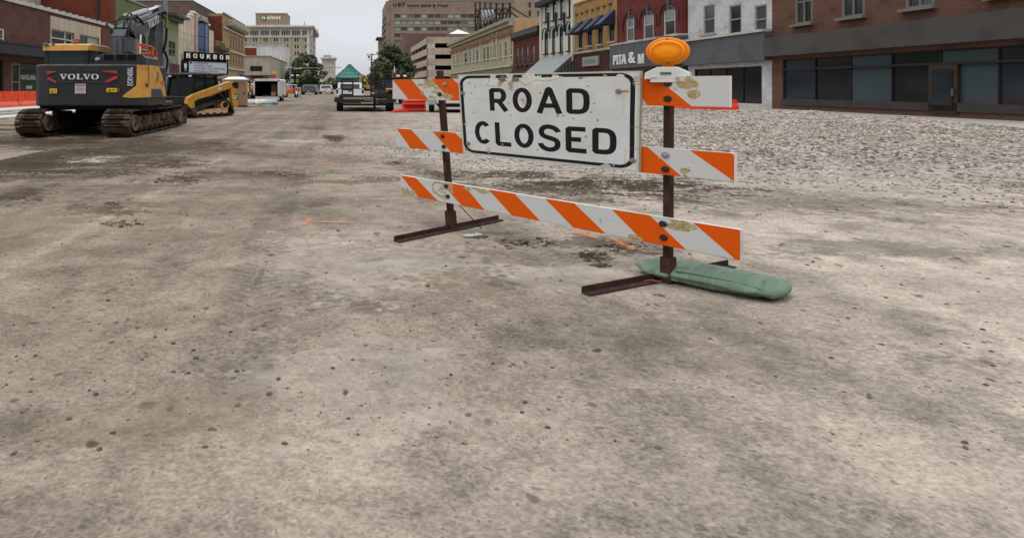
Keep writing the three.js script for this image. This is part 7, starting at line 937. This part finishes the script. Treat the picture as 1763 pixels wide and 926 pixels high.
// ---------- poles, lamps, signals ----------
const poleGrey = mat(0x777b80, { tex: 'paint', rough: 0.55 });
{
  const d = 47, t = thing('light_pole', 'tall grey tapered street light pole rising out of the picture beside the boom', 'street lamp', [pX(288, d), 0.15, -d]);
  mesh('pole', [bar([0, 0.1, 0], [-0.2, 12.5, 0], 0.16, 14, 0.125)], poleGrey, t); mesh('base_flange', [cyl(0.22, 0.24, 0.25, 0, 0.125, 0, 'y', 16)], poleGrey, t); mesh('lamp_arm', [pipe([[-0.16, 12.4, 0], [0.6, 13.1, 0], [2.2, 13.3, 0]], 0.06, 16, 8)], poleGrey, t); mesh('lamp_head', [rbox(0.8, 0.14, 0.34, 2.5, 13.26, 0, 0.05)], C.steel, t); mesh('hand_hole', [rbox(0.1, 0.2, 0.03, 0, 0.7, 0.14, 0.01)], C.steel, t);
  const s = 137, q = thing('traffic_signal_mast', 'grey traffic signal mast with a long arm over the street', 'traffic signal', [pX(500, s), 0.1, -s]);
  mesh('pole', [bar([0, 0, 0], [0, 9.6, 0], 0.2, 10, 0.14)], poleGrey, q); mesh('mast_arm', [bar([0, 6.55, 0], [9.6, 6.75, 0], 0.13, 8, 0.08)], poleGrey, q); mesh('sign_panel', [box(1.2, 0.5, 0.06, -0.4, 6.8, 0.15), box(1.4, 0.34, 0.05, 1.5, 6.55, 0.16)], mat(0xa7adab, { rough: 0.6 }), q); mesh('lamp_arm', [pipe([[0, 9.5, 0], [0.4, 10.0, 0], [1.0, 10.2, 0]], 0.07, 12, 6)], poleGrey, q);
  const dbl = (label, x, dd, h) => { const m = thing('twin_globe_lamp', label, 'street lamp', [pX(x, dd), 0.1, -dd], 0, 'twin globe lamps on the pavements'); mesh('pole', [bar([0, 0, 0], [0, h, 0], 0.09, 8, 0.06)], C.black, m); mesh('cross_arm', [bar([-0.45, h - 0.3, 0], [0.45, h - 0.3, 0], 0.05, 6)], C.black, m); for (const s2 of [-1, 1]) mesh('globe', [tf(new THREE.SphereGeometry(0.24, 14, 10), s2 * 0.45, h + 0.05, 0)], mat(0xd4d4cb, { rough: 0.4 }), m); return m; };
  const a = dbl('black lamp post with two white globes and green banners left of the street', 507.5, 125, 4.2); for (const s2 of [-1, 1]) mesh('banner', [box(0.5, 0.9, 0.03, s2 * 0.42, 2.9, 0)], s2 < 0 ? mat(0x8f9d95, { rough: 0.8 }) : mat(0x4f8a2c, { rough: 0.8 }), a);
  dbl('black lamp post with two small white globes above the flatbed on the right', 691.5, 96, 3.4);
  const u = thing('utility_pole', 'dark wooden utility pole with crossarms before the right hand trees', 'utility pole', [pX(638, 165), 0, -165]); mesh('pole', [bar([0, 0, 0], [0.3, 12.6, 0], 0.2, 8, 0.14)], mat(0x55504c, { tex: 'stucco' }), u); mesh('cross_arm', [beam([-0.9, 12.1, 0], [1.8, 12.3, 0], 0.14, 0.16)], mat(0x44403c, { rough: 0.8 }), u); mesh('cross_arm', [beam([-0.6, 10.6, 0], [0.9, 10.7, 0], 0.12, 0.14)], mat(0x44403c, { rough: 0.8 }), u); mesh('insulator', [-0.8, -0.2, 0.6, 1.6].map((x) => cyl(0.1, 0.12, 0.4, x, 12.5, 0, 'y', 8)), C.steel, u); mesh('camera_ball', [tf(new THREE.SphereGeometry(0.22, 10, 8), 1.5, 12.9, 0)], C.black, u); mesh('transformer', [cyl(0.3, 0.3, 0.8, -0.35, 11.5, 0, 'y', 10)], C.steel, u);
  const w = thing('flag_marker_stand', 'two pinkish stakes with a white flag above the flatbed trailer', 'marker stand', [pX(679, 60), 0, -60]); for (const s2 of [-1, 1]) mesh('stake', [beam([s2 * 0.14, 0, 0], [s2 * 0.1, 3.5, 0], 0.07, 0.07, [0, 0, 1])], mat(0x8a5b50, { rough: 0.8 }), w); mesh('flag', [tf(ext([[-0.07, 0], [0.08, 0], [0.02, 0.75]], 0.05, 0), 0, 3.3, 0)], mat(0xd5d5d2, { rough: 0.7 }), w);
}
// ---------- workers ----------
function body(pose) {                                        // one continuous figure from a skeleton of tapered bones
  const N = 56, mc = new MarchingCubes(N, new THREE.MeshStandardMaterial(), false, false, 200000); mc.isolation = 0; const size = 1.05, J = pose;
  const bones = [[J.hip, J.chest, 0.145, 0.165], [J.chest, J.neck, 0.15, 0.065], [J.neck, J.head, 0.06, 0.095], [J.head, J.crown, 0.098, 0.088], [J.hipL, J.kneeL, 0.095, 0.065], [J.kneeL, J.ankleL, 0.062, 0.045], [J.ankleL, J.toeL, 0.05, 0.04], [J.hipR, J.kneeR, 0.095, 0.065], [J.kneeR, J.ankleR, 0.062, 0.045], [J.ankleR, J.toeR, 0.05, 0.04], [J.shL, J.elL, 0.058, 0.045], [J.elL, J.waL, 0.043, 0.034], [J.waL, J.haL, 0.036, 0.026], [J.shR, J.elR, 0.058, 0.045], [J.elR, J.waR, 0.043, 0.034], [J.waR, J.haR, 0.036, 0.026], [J.shL, J.shR, 0.075, 0.075], [J.hipL, J.hipR, 0.11, 0.11]];
  let i = 0; for (let z = 0; z < N; z++) for (let y = 0; y < N; y++) for (let x = 0; x < N; x++) {
    const px = ((x - N / 2) / (N / 2)) * size, py = ((y - N / 2) / (N / 2)) * size + 0.92, pz = ((z - N / 2) / (N / 2)) * size; let acc = 0;
    for (const [a, b, ra, rb] of bones) { const dx = b[0] - a[0], dy = b[1] - a[1], dz = b[2] - a[2], t = clamp(((px - a[0]) * dx + (py - a[1]) * dy + (pz - a[2]) * dz) / (dx * dx + dy * dy + dz * dz), 0, 1); const q = Math.hypot(px - a[0] - dx * t, py - a[1] - dy * t, pz - a[2] - dz * t) - lerp(ra, rb, t); acc += Math.exp(-q * 42); }
    mc.field[i++] = Math.log(acc) / 42; }
  mc.update(); const n = mc.count, g = new THREE.BufferGeometry(); const pos = mc.positionArray.slice(0, n * 3); for (let k = 0; k < n; k++) { pos[k * 3] *= size; pos[k * 3 + 1] = pos[k * 3 + 1] * size + 0.92; pos[k * 3 + 2] *= size; }
  g.setAttribute('position', new THREE.BufferAttribute(pos, 3)); g.setAttribute('normal', new THREE.BufferAttribute(mc.normalArray.slice(0, n * 3), 3)); g.setAttribute('uv', new THREE.BufferAttribute(new Float32Array(n * 2), 2)); return g;
}
const POSE = { hip: [0, 0.98, 0], chest: [0, 1.28, 0.01], neck: [0, 1.47, 0], head: [0, 1.56, 0.02], crown: [0, 1.68, 0.01], hipL: [0.09, 0.92, 0], kneeL: [0.12, 0.5, 0.03], ankleL: [0.13, 0.09, 0], toeL: [0.15, 0.04, 0.16], hipR: [-0.09, 0.92, 0], kneeR: [-0.12, 0.5, 0.05], ankleR: [-0.14, 0.09, -0.04], toeR: [-0.16, 0.04, 0.12], shL: [0.19, 1.41, 0], elL: [0.27, 1.14, -0.03], waL: [0.24, 0.9, 0.12], haL: [0.23, 0.82, 0.17], shR: [-0.19, 1.41, 0], elR: [-0.28, 1.15, 0], waR: [-0.2, 0.98, 0.18], haR: [-0.12, 0.96, 0.25] };
{
  const g = body(POSE), pp = g.attributes.position, col = new Float32Array(pp.count * 3);
  for (let i = 0; i < pp.count; i++) { const y = pp.getY(i), x = Math.abs(pp.getX(i)); const c = y > 1.47 ? [0.36, 0.21, 0.15] : (y < 0.88 && x > 0.185) ? [0.36, 0.21, 0.15] : y < 0.12 ? [0.06, 0.04, 0.03] : y < 0.98 && x < 0.26 ? [0.04, 0.05, 0.08] : [0.07, 0.08, 0.1]; col.set(c, i * 3); }
  const bg = merged([g]); bg.setAttribute('color', new THREE.BufferAttribute(col, 3));
  const bm = new THREE.MeshStandardMaterial({ vertexColors: true, roughness: 0.85 });
  const vestG = []; { const pts = [[0.185, 0.98], [0.19, 1.1], [0.205, 1.28], [0.215, 1.38], [0.16, 1.46], [0.09, 1.49]].map(([a, b]) => new THREE.Vector2(a, b)); const l = new THREE.LatheGeometry(pts, 20).scale(1.05, 1, 0.82); vestG.push(l); }
  const w = (label, x, d, turn, vest, hat) => { const t = thing('person', label, 'person', [pX(x, d), 0, -d], turn, 'road workers'); mesh('body', { ready: bg }, bm, t); const v = mesh('safety_vest', vestG, mat(vest, { rough: 0.7 }), t); mesh('reflective_band', [tf(new THREE.TorusGeometry(0.205, 0.018, 5, 20).scale(1.02, 0.84, 1), 0, 1.12, 0, Math.PI / 2)], mat(0xb9bab2, { rough: 0.4 }), v); mesh('hard_hat', [tf(new THREE.SphereGeometry(0.125, 16, 8, 0, 6.284, 0, 1.6), 0, 1.64, 0.01), cyl(0.15, 0.155, 0.015, 0, 1.64, 0.03, 'y', 18)], mat(hat, { rough: 0.4 }), t); return t; };
  w('worker in a yellow-green vest standing just right of the portable toilet', 424.6, 42, 2.6, 0xc6dc20, 0xd0d0c8);
  w('worker in a pale green vest standing by the left edge of the cargo trailer', 435.2, 50, -1.2, 0x9fc77a, 0xcfcfc8);
  w('distant worker in a green-yellow vest between the grey and white pickups', 545.6, 98, 0.4, 0xa5ad3a, 0xc98f3a);
}
// ---------- clutter down the street ----------
{
  const pl = thing('generator', 'dark generator on a pallet beside the left of the cargo trailer', 'generator', [pX(431, 45), 0, -45]); mesh('body', [rbox(0.55, 0.5, 0.5, 0, 0.42, 0, 0.04)], mat(0x33302d, { tex: 'mud' }), pl); mesh('frame', [bar([-0.3, 0.1, 0.28], [-0.3, 0.75, 0.28], 0.025), bar([0.3, 0.1, 0.28], [0.3, 0.75, 0.28], 0.025), bar([-0.3, 0.75, 0.28], [0.3, 0.75, 0.28], 0.025)], C.black, pl); mesh('pallet', [box(0.8, 0.1, 0.7, 0, 0.06, 0)], mat(0x6d5b49, { rough: 0.9 }), pl);
  const or = thing('orange_fence_board', 'orange-red barrier board behind the two workers at the cargo trailer', 'barrier', [pX(430, 46.5), 0, -46.5]); mesh('board', [rbox(0.42, 0.42, 0.04, 0, 1.18, 0, 0.02)], mat(0xd8402c, { rough: 0.6 }), or); for (const s of [-1, 1]) mesh('leg', [bar([s * 0.18, 0, 0.12 * s], [s * 0.18, 1.1, 0], 0.025)], C.black, or);
  const bagM = [mat(0xb9b4a6, { tex: 'paint', size: 0.6 }), mat(0x8fa6ad, { tex: 'paint', size: 0.6 }), mat(0xc8c4b8, { tex: 'paint', size: 0.6 })];
  const labs = ['yellowish white sack nearest the portable toilet in the row of sacks', 'pale blue sack lying second from the portable toilet', 'white sack in the middle of the row before the cargo trailer', 'grey-white folded sack right of the middle of the row', 'long cream sack at the right end of the row before the cargo trailer'];
  labs.forEach((l, i) => { const x = 428 + i * 9.3, d = 39 + (i % 2) * 1.6, t = thing('sack', l, 'sack', [pX(x, d), 0, -d], 0.2 * i, 'sacks lying in front of the cargo trailer'); const g = new THREE.SphereGeometry(1, 24, 16), p = g.attributes.position; for (let k = 0; k < p.count; k++) { const X = p.getX(k), Y = p.getY(k), Z = p.getZ(k), n = 0.8 + 0.45 * fbm(X * 2 + i * 5, Z * 2 + Y + 3, 3); p.setXYZ(k, X * 0.42 * n, Math.max(0.01, 0.2 + Y * 0.24 * n), Z * 0.34 * n); } g.computeVertexNormals(); mesh('sack_body', [g], bagM[i % 3], t); mesh('tie', [pipe([[0.25, 0.36, 0.02], [0.36, 0.26, 0.15], [0.4, 0.1, 0.2]], 0.012, 10, 5)], C.black, t); });
  const sheet = thing('plastic_sheet', 'flat white plastic sheet under the sacks before the cargo trailer', 'sheet', [pX(446, 38), 0.006, -38.2]); { const g = new THREE.PlaneGeometry(1.6, 1.0, 16, 10).rotateX(-Math.PI / 2), p = g.attributes.position; for (let k = 0; k < p.count; k++) p.setY(k, 0.004 + 0.03 * Math.pow(fbm(p.getX(k) * 4 + 7, p.getZ(k) * 4 + 3, 3), 2)); g.computeVertexNormals(); mesh('sheet', [g], bagM[2], sheet); }
  const tr = thing('orange_tractor', 'small orange tractor with a white canopy right of the cargo trailer', 'tractor', [pX(499.5, 68), 0, -68]); mesh('body', [rbox(0.7, 0.6, 1.8, -0.1, 0.85, -0.9, 0.1)], mat(0xd0552e, { rough: 0.5 }), tr); mesh('canopy', [rbox(1.1, 0.1, 1.3, 0, 1.72, -0.8, 0.04)], mat(0xd3d3cf, { rough: 0.5 }), tr); for (const x of [-0.5, 0.5]) for (const z of [-0.3, -1.3]) mesh('canopy_post', [bar([x, 0.9, z], [x, 1.7, z], 0.03, 6)], mat(0xb9b9b5, { rough: 0.5 }), tr); for (const s of [-1, 1]) for (const z of [-0.3, -1.5]) wheel(tr, s * 0.5, 0.38, z, 0.38, 0.25, 0x8d8d8a); mesh('loader_arm', [beam([0.48, 1.1, -0.2], [0.62, 0.35, 0.5], 0.08, 0.14)], mat(0xc9c9c5, { rough: 0.5 }), tr);
  const rs = thing('road_work_board', 'red-orange road work board right of the orange tractor', 'sign', [pX(511.5, 66), 0, -66]); mesh('board', [rbox(0.48, 0.3, 0.03, 0, 1.12, 0, 0.02)], mat(0xc9402c, { rough: 0.6 }), rs); for (const s of [-1, 1]) mesh('leg', [bar([s * 0.16, 0, 0.1], [s * 0.16, 1.0, 0], 0.025, 6)], C.black, rs);
  const sw = thing('sawhorse', 'small pale topped sawhorse on the dirt before the grey pickup', 'sawhorse', [pX(514.5, 60), 0, -60]); mesh('top_board', [rbox(0.34, 0.16, 0.1, 0, 0.72, 0, 0.02)], mat(0xb7b08a, { rough: 0.7 }), sw); for (const s of [-1, 1]) for (const q of [-1, 1]) mesh('leg', [bar([s * 0.18, 0, q * 0.16], [s * 0.13, 0.66, 0], 0.022, 6)], mat(0x4a4640, { rough: 0.8 }), sw);
  const co = (label, x, d) => { const t = thing('traffic_cone', label, 'traffic cone', [pX(x, d), 0, -d], 0, 'orange traffic cones'); mesh('cone', [cyl(0.05, 0.19, 0.86, 0, 0.47, 0, 'y', 16)], mat(0xe0602c, { rough: 0.5 }), t); mesh('base', [rbox(0.46, 0.05, 0.46, 0, 0.025, 0, 0.02)], C.black, t); mesh('collar', [cyl(0.1, 0.135, 0.2, 0, 0.6, 0, 'y', 16)], mat(0xd8d8d4, { rough: 0.5 }), t); };
  co('orange cone with a white collar standing behind the far white pickup', 564.5, 96);
  const hb = thing('hedge', 'low dark hedge far down the left side behind the white pickup', 'hedge', [pX(570, 230), 0, -230]); { const r = rng(31), a = []; for (let i = 0; i < 1800; i++) { const p = [(r() - 0.5) * 6.5, 0.2 + 2.6 * Math.pow(r(), 0.6), (r() - 0.5) * 2.5], s = 0.16 + 0.14 * r(), u = new THREE.Vector3(r() - 0.5, r() - 0.5, r() - 0.5).normalize(), w = new THREE.Vector3(r() - 0.5, r() - 0.5, r() - 0.5).cross(u).normalize(); for (const [q, b] of [[-1, -0.6], [1, -0.5], [0.2, 1]]) a.push(p[0] + (u.x * q + w.x * b) * s, p[1] + (u.y * q + w.y * b) * s, p[2] + (u.z * q + w.z * b) * s); } const g = new THREE.BufferGeometry(); g.setAttribute('position', new THREE.Float32BufferAttribute(a, 3)); g.setAttribute('uv', new THREE.Float32BufferAttribute(new Float32Array(a.length / 3 * 2), 2)); g.computeVertexNormals(); mesh('foliage', [g], mat(0x35421f, { rough: 0.9 }), hb); }
  const ms = thing('marker_stake', 'short wooden stake with pink ribbon left of the excavator track', 'stake', [G(31, 207)[0], 0, -18.6]); mesh('stake', [box(0.03, 0.5, 0.02, 0, 0.25, 0)], mat(0x8a7656, { rough: 0.9 }), ms); mesh('ribbon', [box(0.12, 0.08, 0.02, 0.03, 0.5, 0)], mat(0xe0509a, { rough: 0.7 }), ms);
  const lum = ['pale timber plank lying by the left edge behind the excavator track', 'second timber plank lying askew by the left edge behind the excavator track']; lum.forEach((l, i) => single('timber_plank', [rbox(2.2, 0.06, 0.2, 0, 0.04, 0, 0.01)], mat(i ? 0x8f836f : 0xa0906f, { tex: 'stucco', size: 1 }), l, 'plank', { at: [G(8, 216 + i * 8)[0], 0, G(8, 216 + i * 8)[1]], turn: 0.1 - i * 0.25, group: 'planks by the left edge' }));
}
renderer.render(scene, camera);
